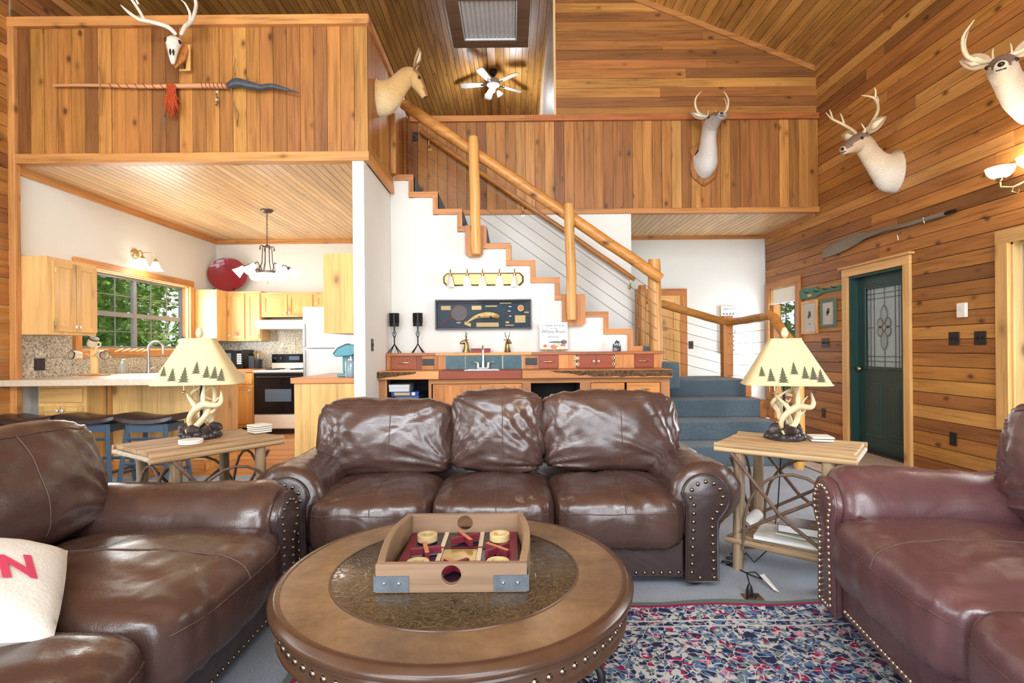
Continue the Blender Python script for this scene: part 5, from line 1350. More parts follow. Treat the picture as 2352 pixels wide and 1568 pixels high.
# ================================================================ RUG
def rugmat():
    t = NT('oriental rug'); o = t.n('ShaderNodeTexCoord').outputs['Object']
    def vor(sc, feat='F1'):
        x = t.n('ShaderNodeTexVoronoi', Scale=sc, Randomness=.85, _feature=feat); t.l(o2, x.inputs['Vector']); return x
    wn = t.n('ShaderNodeTexNoise', Scale=9, Detail=2); t.l(o, wn.inputs['Vector'])
    sc_ = t.n('ShaderNodeVectorMath', _operation='SCALE'); sc_.inputs['Scale'].default_value = .07; t.l(wn.outputs['Color'], sc_.inputs[0])
    ad = t.n('ShaderNodeVectorMath', _operation='ADD'); t.l(o, ad.inputs[0]); t.l(sc_.outputs[0], ad.inputs[1]); o2 = ad.outputs[0]
    a = vor(15); b = vor(48); c = vor(22, 'DISTANCE_TO_EDGE'); d = vor(95)
    navy, cream, red, blue, sage, pink = RGB(44, 52, 84), RGB(192, 194, 194), RGB(150, 42, 84), RGB(88, 120, 156), RGB(118, 132, 132), RGB(200, 132, 160)
    sa = t.n('ShaderNodeSeparateColor'); t.l(a.outputs['Color'], sa.inputs[0])
    sb_ = t.n('ShaderNodeSeparateColor'); t.l(b.outputs['Color'], sb_.inputs[0])
    sd = t.n('ShaderNodeSeparateColor'); t.l(d.outputs['Color'], sd.inputs[0])
    base = t.ramp(sb_.outputs[0], [(0, navy), (.27, cream), (.50, blue), (.72, sage), (.85, navy), (.94, red)], 'CONSTANT')
    flower = t.ramp(sa.outputs[1], [(0, red), (.3, blue), (.5, pink), (.68, cream), (.85, sage)], 'CONSTANT')
    fm = t.math('LESS_THAN', a.outputs['Distance'], .30); f2 = t.math('LESS_THAN', a.outputs['Distance'], .12)
    col = t.mix(fm, base, flower); col = t.mix(f2, col, cream)
    vine = t.math('LESS_THAN', c.outputs['Distance'], .035)
    col = t.mix(vine, col, cream)
    speck = t.math('GREATER_THAN', sd.outputs[0], .86); col = t.mix(t.math('MULTIPLY', speck, .8), col, navy)
    # borders
    sp = t.n('ShaderNodeSeparateXYZ'); t.l(o, sp.inputs[0])
    ex = t.math('SUBTRACT', 1.45, t.math('ABSOLUTE', sp.outputs[0])); ey = t.math('SUBTRACT', 1.15, t.math('ABSOLUTE', sp.outputs[1]))
    e = t.math('MINIMUM', ex, ey)
    bind = t.math('LESS_THAN', e, .03); col = t.mix(bind, col, RGB(96, 112, 104))
    rd = t.math('MULTIPLY', t.math('GREATER_THAN', e, .03), t.math('LESS_THAN', e, .05)); col = t.mix(rd, col, red)
    for p0, p1 in ((.17, .182), (.215, .225)):
        l_ = t.math('MULTIPLY', t.math('GREATER_THAN', e, p0), t.math('LESS_THAN', e, p1)); col = t.mix(l_, col, cream)
    t.col(col); t.set(Roughness=.95); t.b.inputs['Specular IOR Level'].default_value = .1
    nz = t.noise(o, 240, 2); t.bump(nz, .4, .006); return t.m
M['rug'] = rugmat()
rug = thing('area_rug', 'blue and red oriental rug under the coffee table', 'rug', (.60, 1.37, .001))
m = MB(); nx, ny = 60, 48
for i in range(nx+1):
    for j in range(ny+1):
        x = -1.45+2.9*i/nx; y = -1.15+2.3*j/ny
        wav = .018*max(0, noise.noise(Vector((x*4.2, y*1.2, 1))))*max(0, (y-.6))*2
        m.v.append(Vector((x, y+(.02*noise.noise(Vector((x*3.5, 2, 0)))*(1 if j == ny else 0)), .010+wav)))
for i in range(nx):
    for j in range(ny): m.f.append((i*(ny+1)+j, (i+1)*(ny+1)+j, (i+1)*(ny+1)+j+1, i*(ny+1)+j+1))
k = len(m.v)
m.v += [Vector((v.x, v.y, .0)) for v in m.v[:k]]
b = [i*(ny+1) for i in range(nx+1)]; tpe = [i*(ny+1)+ny for i in range(nx+1)]; lft = list(range(ny+1)); rgt = [nx*(ny+1)+j for j in range(ny+1)]
for e in (b, tpe, lft, rgt):
    for p, q in zip(e, e[1:]): m.f.append((p, q, q+k, p+k))
part('pile', m, 'rug', rug, smooth=60)
# ================================================================ COFFEE TABLE
def tablewood():
    t = NT('burnished leather table top'); v = t.coords('object', False); f = t.noise(v, 5, 6, .65, .3); g = t.noise(v, 40, 3)
    c = t.ramp(f, [(.3, RGB(98, 74, 52)), (.5, RGB(120, 92, 64)), (.7, RGB(140, 109, 76))])
    c = t.mix(1.0, c, t.ramp(g, [(.3, .9), (.7, 1.06)]), 'MULTIPLY'); t.col(c); t.set(Roughness=.27); return t.m
M['tabletop'] = tablewood()
def embossed():
    t = NT('embossed dark leather'); v = t.coords('object', False)
    n = t.n('ShaderNodeTexNoise', Scale=11, Detail=1, Distortion=2.2); t.l(v, n.inputs['Vector'])
    s1 = t.math('ABSOLUTE', t.math('SUBTRACT', t.math('FRACT', t.math('MULTIPLY', n.outputs['Fac'], 9.0)), .5))
    ln = t.ramp(s1, [(.0, 1.0), (.10, .8), (.2, 0.0)])
    vo = t.n('ShaderNodeTexVoronoi', Scale=26, _feature='DISTANCE_TO_EDGE'); t.l(v, vo.inputs['Vector'])
    h = t.math('MAXIMUM', ln, t.ramp(vo.outputs['Distance'], [(0, .6), (.06, 0.0)]))
    f = t.noise(v, 6, 4)
    c = t.mix(t.math('MULTIPLY', h, .4), t.ramp(f, [(.3, RGB(52, 42, 32)), (.7, RGB(74, 60, 42))]), RGB(120, 100, 68))
    t.col(c); t.set(Roughness=.17); t.bump(h, .22, .003); return t.m
M['emboss'] = embossed()
M['rimwood'] = plain('dark walnut rim', RGB(80, 54, 38), .25, noise_amt=.2, nscale=12)
M['apron'] = plain('brown leather apron', RGB(82, 58, 42), .4, noise_amt=.2, nscale=20)
TX, TY, TZ, TR = -.197, 1.825, .47-.0115, .59
tb = thing('coffee_table', 'large round coffee table with embossed leather centre and nailhead apron', 'table', (TX, TY, .0115))
part('top', MB().lathe([(.003, TZ-.03), (TR-.03, TZ-.03), (TR-.03, TZ-.0005), (.003, TZ-.0005)], 96), 'tabletop', tb, smooth=40)
part('medallion', MB().lathe([(.003, TZ), (.408, TZ+.0005), (.41, TZ-.0005)], 96), 'emboss', tb, smooth=40)
part('inlay_line', MB().lathe([(.409, TZ+.0015), (.416, TZ+.0018), (.417, TZ-.0005), (.409, TZ-.0005), (.409, TZ+.0015)], 96), 'rimwood', tb, smooth=60)
part('rim', MB().lathe([(TR-.032, TZ+.001), (TR-.02, TZ+.002), (TR-.012, TZ-.001), (TR-.009, TZ-.006), (TR-.001, TZ-.010), (TR+.004, TZ-.020), (TR+.002, TZ-.03), (TR-.008, TZ-.036), (TR-.006, TZ-.042), (TR-.03, TZ-.045), (TR-.033, TZ-.02), (TR-.032, TZ+.001)], 96), 'rimwood', tb, smooth=50)
ap = part('apron', MB().lathe([(TR-.025, TZ-.044), (TR-.022, TZ-.07), (TR-.026, TZ-.105), (TR-.06, TZ-.11), (TR-.06, TZ-.044)], 96), 'apron', tb, smooth=40)
part('apron_bead', MB().lathe([(TR-.03, TZ-.103), (TR-.018, TZ-.109), (TR-.018, TZ-.117), (TR-.03, TZ-.12), (TR-.05, TZ-.12), (TR-.05, TZ-.103)], 96), 'rimwood', tb, smooth=50)
for i in range(84):
    a = 2*PI*i/84; nail(ap, ((TR-.0235)*math.cos(a), (TR-.0235)*math.sin(a), TZ-.076), (math.cos(a), math.sin(a), 0), 'nail', .0105)
def spiral(c, r0, r1, a0, a1, n, ax):
    out = []
    for i in range(n+1):
        q = i/n; a = a0+(a1-a0)*q; r = r0+(r1-r0)*q; out.append(Vector(c)+ax*(r*math.cos(a))+Vector((0, 0, 1))*(r*math.sin(a)))
    return out
for k in range(4):
    a = math.radians(-38+90*k); ax = Vector((math.cos(a), math.sin(a), 0))
    pts = [ax*.50+Vector((0, 0, .365)), ax*.46+Vector((0, 0, .30)), ax*.38+Vector((0, 0, .22)), ax*.34+Vector((0, 0, .14)), ax*.38+Vector((0, 0, .06))]
    lg_ = part('leg', MB().tube(pts, [.018, .018, .02, .02, .018], 8, flat=1.0), 'iron', tb, smooth=60)
    part('scroll', MB().tube(spiral(ax*.46+Vector((0, 0, .095)), .075, .075, PI*1.0, PI*3.0, 28, ax), .016, 8), 'iron', lg_, smooth=60)
    part('scroll', MB().tube(spiral(ax*.52+Vector((0, 0, .29)), .055, .03, PI*.6, PI*2.6, 22, ax), .012, 8), 'iron', lg_, smooth=60)
    part('pad', MB().lathe([(.028, .012), (.034, .016), (.03, .026)], 12, ax*.46, True, True), 'iron', lg_)
part('stretcher_ring', MB().tube([(.34*math.cos(2*PI*i/40), .34*math.sin(2*PI*i/40), .14) for i in range(41)], .012, 8), 'iron', tb, smooth=60)
part('sub_top', MB().lathe([(.003, .355), (.53, .355), (.53, TZ-.031), (.003, TZ-.031)], 48), 'rimwood', tb, smooth=40)
# ---- tic tac toe tray
M['stave'] = wood('barrel stave oak', RGB(140, 112, 88), 'x', 'object', grain=.7, knots=.25, rough=.5)
M['stave_y'] = wood('barrel stave oak y', RGB(148, 120, 90), 'y', 'object', grain=.7, knots=.25, rough=.5)
M['pale'] = wood('pale wood strip', RGB(222, 206, 176), 'y', 'object', grain=.3, knots=0)
M['purple'] = wood('purpleheart', RGB(112, 34, 48), 'x', 'object', grain=.4, knots=0)
M['xtop'] = plain('orange wood end', RGB(190, 122, 80), .5); M['oring'] = wood('beech ring', RGB(206, 184, 132), 'x', 'object', grain=.4, knots=0)
M['galv'] = plain('galvanised steel band', RGB(112, 120, 128), .45, .7, noise_amt=.25, nscale=25)
tr = thing('game_tray', 'oak barrel stave tray with a tic tac toe board on the coffee table', 'tray', (-.193, 1.815, TZ+.0115+.0022))
A, Bk, hx = -.182, .325, .235
def wall_hole(y0, y1, zt, rise):
    N = 28; R = .030; hc = (0, .052); m = MB(); outer = []
    for i in range(N):
        a = 2*PI*i/N; dx, dz = math.cos(a), math.sin(a)
        tx_ = (hx-.002)/abs(dx) if abs(dx) > 1e-6 else 9
        def top(x): return zt+rise*(1-(x/hx)**2)
        tz = ((zt+rise*.6)-hc[1])/dz if dz > 1e-6 else ((hc[1]-.0)/-dz if dz < -1e-6 else 9)
        k_ = min(tx_, tz); x, z = dx*k_, hc[1]+dz*k_
        outer.append((x, max(.0, z)))
    zt2 = zt+rise*.6
    for cx_, cz_ in ((hx-.002, 0), (-hx+.002, 0), (hx-.002, zt2), (-hx+.002, zt2)):
        i_ = min(range(N), key=lambda i: (outer[i][0]-cx_)**2+(outer[i][1]-cz_)**2); outer[i_] = (cx_, cz_)
    # put true corners in
    pts_in = [(R*math.cos(2*PI*i/N), hc[1]+R*math.sin(2*PI*i/N)) for i in range(N)]
    f0 = [(x, y0, z) for x, z in outer]; f1 = [(x, y0, z) for x, z in pts_in]; b1 = [(x, y1, z) for x, z in pts_in]; b0 = [(x, y1, z) for x, z in outer]
    m.rings([f0, f1, b1, b0, f0], False, False); return m
def front_wall(y0, y1):
    m = wall_hole(y0, y1, .084, .006); return m
part('end_board', front_wall(A, A+.022), 'stave', tr, bevel=.003)
part('end_board', front_wall(Bk-.022, Bk), 'stave', tr, bevel=.003)
for s in (-1, 1):
    n = 12; rs = []
    for i in range(n+1):
        q = i/n; y = A+.0225+(Bk-A-.045)*q; bow = .018*math.sin(PI*q); x = s*(hx-.026+bow); h = .088+.012*math.sin(PI*q)
        rs.append([(x, y, .0), (x+s*.024, y, .0), (x+s*.024, y, h), (x, y, h)])
    part('side_board', MB().rings(rs), 'stave_y', tr, smooth=30, bevel=.003)
part('floor_board', MB().box(-hx+.028, hx-.028, A+.023, Bk-.023, .006, .016), plain('dark stained tray floor', RGB(40, 32, 48), .12), tr)
part('centre_square', MB().box(-.06, .06, .015, .125, .0162, .0175), plain('gilded square', RGB(178, 150, 84), .2, .3), tr)
part('margin_strip', MB().box(-hx+.03, -.17, A+.024, Bk-.024, .0162, .0172), 'purple', tr); part('margin_strip', MB().box(.17, hx-.03, A+.024, Bk-.024, .0162, .0172), 'purple', tr)
for x in (-.07, .07): part('grid_strip', MB().box(x-.008, x+.008, A+.024, Bk-.024, .0176, .019), 'pale', tr)
for y in (.005, .135): part('grid_strip', MB().box(-.17, .17, y-.005, y+.005, .0191, .0205), 'purple', tr)
for s in (-1, 1):
    for yy, d in ((A, -1), (Bk, 1)):
        br = part('corner_band', MB().box(min(s*(hx-.105), s*(hx+.004)), max(s*(hx-.105), s*(hx+.004)), min(yy, yy+d*.003), max(yy, yy+d*.003), .004, .052).box(min(s*(hx+.0005), s*(hx+.004)), max(s*(hx+.0005), s*(hx+.004)), min(yy, yy-d*.07), max(yy, yy-d*.07), .006, .055), 'galv', tr)
        for q in (.025, .07): part('rivet', MB().ball((s*(hx-.005-q), yy+d*.004, .03), .0055, 8, 5), 'chrome', br, smooth=180)
def oring(x, y, label):
    o = thing('game_ring', label, 'game piece', (tr.location.x+x, tr.location.y+y, tr.location.z+.0207), group='tic tac toe rings')
    part('ring', MB().lathe([(.020, 0), (.038, 0), (.038, .026), (.020, .026), (.020, 0)], 28), 'oring', o, smooth=40, bevel=.002)
oring(-.135, .205, 'round wooden O piece in the back left square of the tray'); oring(.14, .205, 'round wooden O piece in the back right square of the tray')
oring(-.125, -.055, 'round wooden O piece in the front left square of the tray'); oring(.14, -.055, 'round wooden O piece in the front right square of the tray')
def xpiece(x, y, rz, label, tilt=0):
    o = thing('game_cross', label, 'game piece', (tr.location.x+x, tr.location.y+y, tr.location.z+.0207), rot=(0, tilt, rz), group='tic tac toe crosses')
    part('bar', MB().box(-.055, .055, -.008, .008, 0, .024), 'purple', o, bevel=.0015)
    part('bar', MB().box(-.008, .008, -.055, -.0085, 0, .0242).box(-.008, .008, .0085, .055, 0, .0242), 'purple', o, bevel=.0015)
    part('bar_face', MB().box(-.0075, .0075, -.054, .054, .0243, .0248), 'xtop', o)
xpiece(-.12, .075, .25, 'dark red wooden X piece in the middle left square of the tray'); xpiece(.01, .19, .5, 'dark red wooden X piece in the back centre square of the tray')
xpiece(.135, .075, .8, 'dark red wooden X piece in the middle right square of the tray'); xpiece(.0, -.065, .78, 'dark red wooden X piece in the front centre square of the tray')
# ================================================================ RUSTIC LAMP TABLES
M['barkwood'] = wood('weathered stick wood', RGB(142, 122, 98), 'z', 'object', grain=1.2, knots=.6, rough=.8, bump=.6)
M['barkwood_x'] = wood('weathered board wood', RGB(170, 142, 106), 'x', 'object', grain=1.35, knots=.35, rough=.7, bump=.5)
M['twig'] = plain('brown twig', RGB(112, 88, 72), .7, noise_amt=.3, nscale=40)
M['cutend'] = plain('pale cut end', RGB(186, 172, 150), .8, noise_amt=.3, nscale=50)
def stick(pts, r, seed, n=8, amp=.004):
    P = []
    for a, b in zip(pts, pts[1:]):
        for q in range(4): P.append(Vector(a)+(Vector(b)-Vector(a))*q/4)
    P.append(Vector(pts[-1])); P = wob(P, amp, seed)
    return MB().tube(P, [r*(1+.15*noise.noise(p*25+Vector((seed, 0, 0)))) for p in P], n)
def arch(x0, x1, zb, zt, y, n=12): return [(x0+(x1-x0)*(.5-.5*math.cos(PI*i/n)), y, zb+(zt-zb)*math.sin(PI*i/n)**.7) for i in range(n+1)]
def rustic(label, loc, rz, Lh, Dh, H, shelf, tone, seed):
    t = thing('twig_table', label, 'side table', loc, rz)
    nb = 5
    for i in range(nb):
        y0 = -Dh+2*Dh*i/nb; e = .012*noise.noise(Vector((i, seed, 0)))
        part('top_board', MB().box(-Lh+e, Lh+e, y0+.001, y0+2*Dh/nb-.001, H-.024, H-.003*abs(noise.noise(Vector((i*3.3, seed, 2))))), 'barkwood_x', t, bevel=.005, color=tone)
    for s in (-1, 1):
        for z, r in ((H-.013, .014), (H-.036, .016)):
            part('edge_stick', stick([(-Lh-.012, s*(Dh+.006), z), (0, s*(Dh+.008), z), (Lh+.012, s*(Dh+.006), z)], r, seed+s+z*9), 'barkwood_x', t, smooth=60, color=tone)
    for s in (-1, 1):
        part('end_stick', stick([(s*(Lh+.004), -Dh, H-.034), (s*(Lh+.004), Dh, H-.034)], .013, seed+s*3), 'cutend', t, smooth=60)
    lx, ly = Lh-.115, Dh-.02
    for sx in (-1, 1):
        for sy in (-1, 1):
            part('leg', stick([(sx*lx, sy*ly, H-.03), (sx*(lx+.005), sy*ly, H*.5), (sx*(lx+.01), sy*(ly+.005), 0)], .029, seed+sx*2+sy, 10, .006), 'barkwood', t, smooth=60, color=tone)
    for sy in (-1, 1):
        y = sy*(ly+.034)
        part('arch_twig', stick(arch(-lx+.02, lx+.1, .12, H-.13, y), .0085, seed+7, 6, .006), 'twig', t, smooth=60)
        part('cross_twig', stick([(-lx-.03, y+.015*sy, H-.05), (0, y+.018*sy, H*.5), (lx+.06, y+.015*sy, .15)], .010, seed+9, 6), 'twig', t, smooth=60)
        part('cross_twig', stick([(-lx-.06, y-.012*sy, .17), (0, y-.014*sy, .34), (lx+.03, y-.012*sy, H-.2)], .010, seed+11, 6), 'twig', t, smooth=60)
    for sx in (-1, 1):
        x = sx*(lx+.036)
        part('arch_twig', stick([(x, p[0]*.9, p[2]) for p in arch(-ly, ly, .1, H-.1, 0)], .008, seed+13, 6, .005), 'twig', t, smooth=60)
        part('cross_twig', stick([(x+sx*.012, -ly, H-.08), (x+sx*.012, ly, .2)], .009, seed+15, 6), 'twig', t, smooth=60)
    if shelf:
        for sy in (-1, 1): part('shelf_rail', stick([(-lx-.07, sy*(ly+.02), .155), (lx+.06, sy*(ly+.02), .15)], .018, seed+17), 'barkwood_x', t, smooth=60)
        for i in range(5):
            y0 = -ly+.02+(2*ly-.04)*i/5
            part('shelf_board', MB().box(-lx-.02, lx+.02, y0, y0+(2*ly-.04)/5-.003, .158, .176), 'barkwood_x', t, bevel=.003)
    else:
        for sy in (-1, 1): part('stretcher', stick([(-lx, sy*ly, .16), (lx, sy*ly, .16)], .012, seed+19), 'barkwood_x', t, smooth=60)
    return t
tl_ = rustic('rustic twig side table behind the left sofa, bark edged top', (-1.755, 3.0, 0), math.radians(54), .335, .235, .72, False, (1.0, .93, .85, 1), 3)
tr_ = rustic('pale rustic twig side table with a lower shelf between the sofas on the right', (1.53, 2.935, 0), math.radians(-39), .325, .215, .69, True, (1.28, 1.26, 1.2, 1), 8)
# ---- antler lamps
M['antler'] = plain('cream antler resin', RGB(220, 200, 156), .35, noise_amt=.25, nscale=14)
M['pine'] = plain('dark pine cone', RGB(66, 52, 48), .4, noise_amt=.3, nscale=60)
M['rock'] = plain('dark river stone', RGB(62, 56, 56), .3, noise_amt=.35, nscale=30)
def shademat():
    t = NT('parchment lamp shade'); v = t.coords('object', False); f = t.noise(v, 120, 2)
    t.col(t.mix(1.0, RGB(212, 192, 146), t.ramp(f, [(.3, .95), (.7, 1.03)]), 'MULTIPLY')); t.set(Roughness=.7)
    t.b.inputs['Emission Color'].default_value = RGB(255, 222, 160); t.b.inputs['Emission Strength'].default_value = .03; return t.m
M['shade'] = shademat(); M['treeprint'] = plain('olive tree print', RGB(86, 84, 58), .8)
def antler_lamp(label, x, y, z, srot, sc=1.0, seed=0):
    t = thing('antler_lamp', label, 'lamp', (x, y, z))
    k = .000486*sc
    def A(pts): return [Vector(((px-735)*k, dy, (1290-py)*k)) for px, py, dy in pts]
    part('plinth', MB().lathe([(.002, 0), (.095, 0), (.10, .012), (.085, .03), (.05, .04), (.002, .042)], 24), 'rock', t, smooth=60)
    rnd = random.Random(seed)
    for i in range(15):
        a = 2*PI*i/15; r = .095 if i % 2 else .085
        part('stone', MB().ball((r*math.cos(a), r*math.sin(a)*.85, .018+.012*(i % 3 == 0)), .021, 9, 6, (1.1, 1.1, .85)), 'rock', t, smooth=180)
    for i, (px, py, pz, rr) in enumerate(((-.075, -.03, .062, .03), (.0, -.065, .055, .032), (.075, .03, .062, .03), (-.03, .06, .055, .028), (.05, -.04, .045, .026))):
        m = MB(); n = 9
        prof = []
        for j in range(n*2+1):
            q = j/(n*2); prof.append((rr*math.sin(PI*min(1, q*.92+.06))**.7*(1 if j % 2 else .8), (q-.5)*rr*2.6))
        m.lathe(prof, 12, cap0=True, cap1=True); m.xf(Matrix.Translation((px, py, pz)) @ Euler((1.2+.4*i, .3, i*1.3)).to_matrix().to_4x4())
        part('pine_cone', m, 'pine', t)
    part('pole', MB().tube([(0, .01, .03), (0, .01, .36*sc)], .007, 8), 'iron', t)
    beams = [
        ([(655, 1140, -.03), (650, 1060, -.035), (690, 985, -.04), (760, 925, -.045), (840, 880, -.05), (930, 890, -.05), (1000, 890, -.045), (1032, 840, -.04), (1018, 720, -.03)], [.014, .016, .018, .021, .022, .018, .016, .014, .003]),
        ([(835, 880, -.05), (832, 780, -.05), (848, 620, -.045)], [.016, .014, .003]),
        ([(745, 925, -.045), (700, 865, -.04), (650, 810, -.03), (592, 735, -.02)], [.017, .014, .011, .003]),
        ([(640, 1195, -.05), (720, 1160, -.055), (800, 1085, -.05), (850, 1000, -.035), (870, 930, -.02), (905, 860, 0), (895, 740, .01), (845, 640, .02)], [.015, .017, .018, .017, .016, .014, .012, .003]),
        ([(880, 990, -.02), (940, 940, -.02), (905, 880, -.01), (1010, 770, .0)], [.012, .011, .01, .003]),
        ([(700, 1060, .03), (690, 960, .04), (640, 890, .04), (605, 840, .02), (650, 760, -.01), (765, 680, -.02)], [.014, .015, .015, .013, .011, .003]),
        ([(800, 1120, .03), (760, 980, .05), (720, 860, .05), (720, 780, .04), (800, 715, .03), (925, 650, .03)], [.014, .015, .015, .014, .011, .003]),
        ([(735, 800, .04), (820, 840, .045), (860, 800, .05)], [.01, .009, .003]),
        ([(690, 900, .045), (660, 740, .03), (615, 620, .02)], [.011, .009, .003]),
        ([(830, 1200, .02), (830, 1060, .035), (800, 960, .05), (830, 850, .06)], [.012, .015, .015, .006])]
    for pts, rr in beams:
        P = A(pts); Q = []; R = []
        for i in range(len(P)-1):
            p0, p1, p2, p3 = P[max(i-1, 0)], P[i], P[i+1], P[min(i+2, len(P)-1)]
            for s in range(4):
                u = s/4; Q.append(.5*((2*p1)+(p2-p0)*u+(2*p0-5*p1+4*p2-p3)*u*u+(3*p1-p0-3*p2+p3)*u**3)); R.append((rr[i]+(rr[i+1]-rr[i])*u)*sc*.95)
        Q.append(P[-1]); R.append(rr[-1]*sc)
        part('antler', MB().tube(Q, R, 9), 'antler', t, smooth=180)
    # shade
    zb, zt = .315, .57; rot = Matrix.Rotation(srot, 3, 'Z')
    def S(a, q, off=0):
        hx_, hy_ = .225+(.08-.225)*q+off, .15+(.058-.15)*q+off; c, s = math.cos(a), math.sin(a); e = 2/5.0
        return rot @ Vector((math.copysign(abs(c)**e, c)*hx_, math.copysign(abs(s)**e, s)*hy_, zb+(zt-zb)*q))
    N = 64
    outer = [[S(2*PI*i/N, q) for i in range(N)] for q in (0, .25, .5, .75, 1)]; inner = [[S(2*PI*i/N, q, -.003) for i in range(N)] for q in (1, .75, .5, .25, 0)]
    sh_ = part('shade', MB().rings(outer+inner+outer[:1], False, False), 'shade', t, smooth=50)
    for q, r in ((0, .004), (1, .004)): part('trim', MB().tube([S(2*PI*i/N, q) for i in range(N+1)], r, 6), 'shade', sh_, smooth=60)
    def flat_uv(x, q, off=.0016):      # x metres along the front face (facing -y)
        hx_, hy_ = .225+(.09-.225)*q, .15+(.062-.15)*q; return rot @ Vector((x, -(hy_+off) if abs(x) < hx_*.86 else -(hy_*.9+off), zb+(zt-zb)*q))
    for (x, q0, h) in ((-.14, .20, .055), (-.095, .09, .072), (-.035, .06, .085), (.022, .24, .068), (.075, .15, .068), (.115, .13, .07), (.15, .08, .07)):
        m = MB(); nt = 6; L = []; R = []
        for j in range(nt+1):
            u = j/nt; w = .022*(1-u)*h/.06
            L += [(x-w, q0+u*h/.255), (x-w*.45, q0+(u+.09)*h/.255)]; R += [(x+w, q0+u*h/.255), (x+w*.45, q0+(u+.09)*h/.255)]
        poly = L+R[::-1]; hxq = .225+(.09-.225)*(q0+.1)
        if max(abs(p[0]) for p in poly) < .9*hxq:
            m.v = [flat_uv(a, b) for a, b in L]+[flat_uv(a, b) for a, b in R]; n = len(L)
            m.f = [(i, i+n, i+n+1, i+1) for i in range(n-1)]
            part('tree_print', m, 'treeprint', sh_)
    part('pull_chain', MB().tube([(-.075, -.03, .34), (-.075, -.03, .275)], .0015, 5).ball((-.075, -.03, .265), .009, 8, 6), 'brass', t, smooth=60)
    part('finial', MB().lathe([(.004, .56), (.004, .575), (.016, .585), (.02, .605), (.012, .63), (.002, .638)], 12, cap0=True), 'antler', t, smooth=60)
    part('harp', MB().tube([(-.02, .01, .36), (-.055, .01, .45), (-.03, .01, .55), (0, .01, .57), (.03, .01, .55), (.055, .01, .45), (.02, .01, .36)], .003, 6), 'brass', t, smooth=60)
    bulb((x, y+.01, z+.44), .6, (1, .84, .6), .05)
    return t
antler_lamp('antler lamp with tree print shade on the left twig table', -1.80, 3.06, .72, .22, 1.0, 1)
antler_lamp('antler lamp with tree print shade on the right twig table', 1.555, 3.03, .69, -.28, .96, 2)
# coasters and books
M['coaster'] = plain('cream stone coaster', RGB(226, 218, 204), .5); M['coasterdark'] = plain('dark coaster base', RGB(60, 56, 56), .6)
def coaster(p, h, rz, round_, label, group, r=.052):
    t = thing('coaster', label, 'coaster', p, rz, group)
    if round_: part('disc', MB().lathe([(.002, 0), (r, 0), (r, h), (.002, h)], 28), 'coaster', t, smooth=40, bevel=.002)
    else: part('tile', MB().box(-r, r, -r, r, .0, h), 'coaster', t, bevel=.002); part('cork_base', MB().box(-r+.002, r-.002, -r+.002, r-.002, -.0025, -.0003), 'coasterdark', t)
p = PZ(604, 992, .722)
for i in range(4): coaster((p.x-.02, p.y, .7235+i*.0125), .0095, .85+.06*i, False, ['bottom', 'second', 'third', 'topmost'][i]+' square cream coaster of the stack on the left twig table', 'square coasters on the left table')
p = PZ(425, 1019, .722)
for i in range(2): coaster((p.x+.02, p.y+.02, .7212+i*.0112), .0105, 0, True, ['lower', 'upper'][i]+' round white coaster in front of the left antler lamp', 'round coasters on the left table', .06)
p = PZ(1884, 1011, .692)
for i in range(2): coaster((p.x, p.y, .6935+i*.0145), .0105, -.3+.1*i, False, ['lower', 'upper'][i]+' white square coaster on the right twig table', 'square coasters on the right table', .055)
tm = Matrix.Translation(tr_.location) @ Matrix.Rotation(tr_.rotation_euler.z, 4, 'Z')
def on_shelf(x, y, z): return tm @ Vector((x, y, z))
M['covdark'] = plain('dark brown book cover', RGB(62, 50, 48), .35); M['mag'] = plain('glossy magazine', RGB(214, 214, 210), .25, noise_amt=.2, nscale=8); M['maggreen'] = plain('green magazine cover', RGB(150, 160, 130), .3, noise_amt=.3, nscale=10)
def flatbook(name, label, x, y, z, w, d, h, rz, cover, hard, grp='reading matter on the shelf of the right twig table'):
    t = thing(name, label, 'book' if hard else 'magazine', on_shelf(x, y, z), tr_.rotation_euler.z+rz, grp)
    part('pages', MB().box(-w/2+.003, w/2-.003, -d/2+.003, d/2-.003, .003, h-.003), 'paper', t)
    part('cover', MB().box(-w/2, w/2, -d/2, d/2, h-.0028, h).box(-w/2, w/2, -d/2, d/2, 0, .0028).box(-w/2, -w/2+.003, -d/2, d/2, .0028, h-.0028), cover, t)
    return t
flatbook('magazine', 'white magazine at the bottom of the pile on the twig table shelf', .02, -.06, .1765, .34, .24, .022, .05, 'mag', False)
flatbook('magazine', 'green covered magazine under the dark book on the twig table shelf', .08, -.02, .199, .26, .2, .012, -.08, 'maggreen', False)
b_ = flatbook('book', 'thick dark brown book on top of the pile on the twig table shelf', .07, .0, .2115, .24, .17, .042, .06, 'covdark', True)
for i in range(3): part('title_print', MB().box(.03+.012*i, .038+.012*i, -.03, .03, .042, .0424), 'goldb', b_)
mr = thing('magazine', 'rolled magazine at the left end of the twig table shelf', 'magazine', on_shelf(-.205, -.02, .1995), tr_.rotation_euler.z, 'reading matter on the shelf of the right twig table')
m = MB(); rs0 = []
for i in range(30): a = 2*PI*i/24; r = .040-.0006*i; rs0.append((r*math.cos(a), r*math.sin(a)))
rs0 = rs0+[(x*.93, z*.93) for x, z in rs0[::-1]]
m.prism([(x, z+.02) for x, z in rs0], -.13, .13, 'y'); part('roll', m, 'mag', mr, smooth=40)
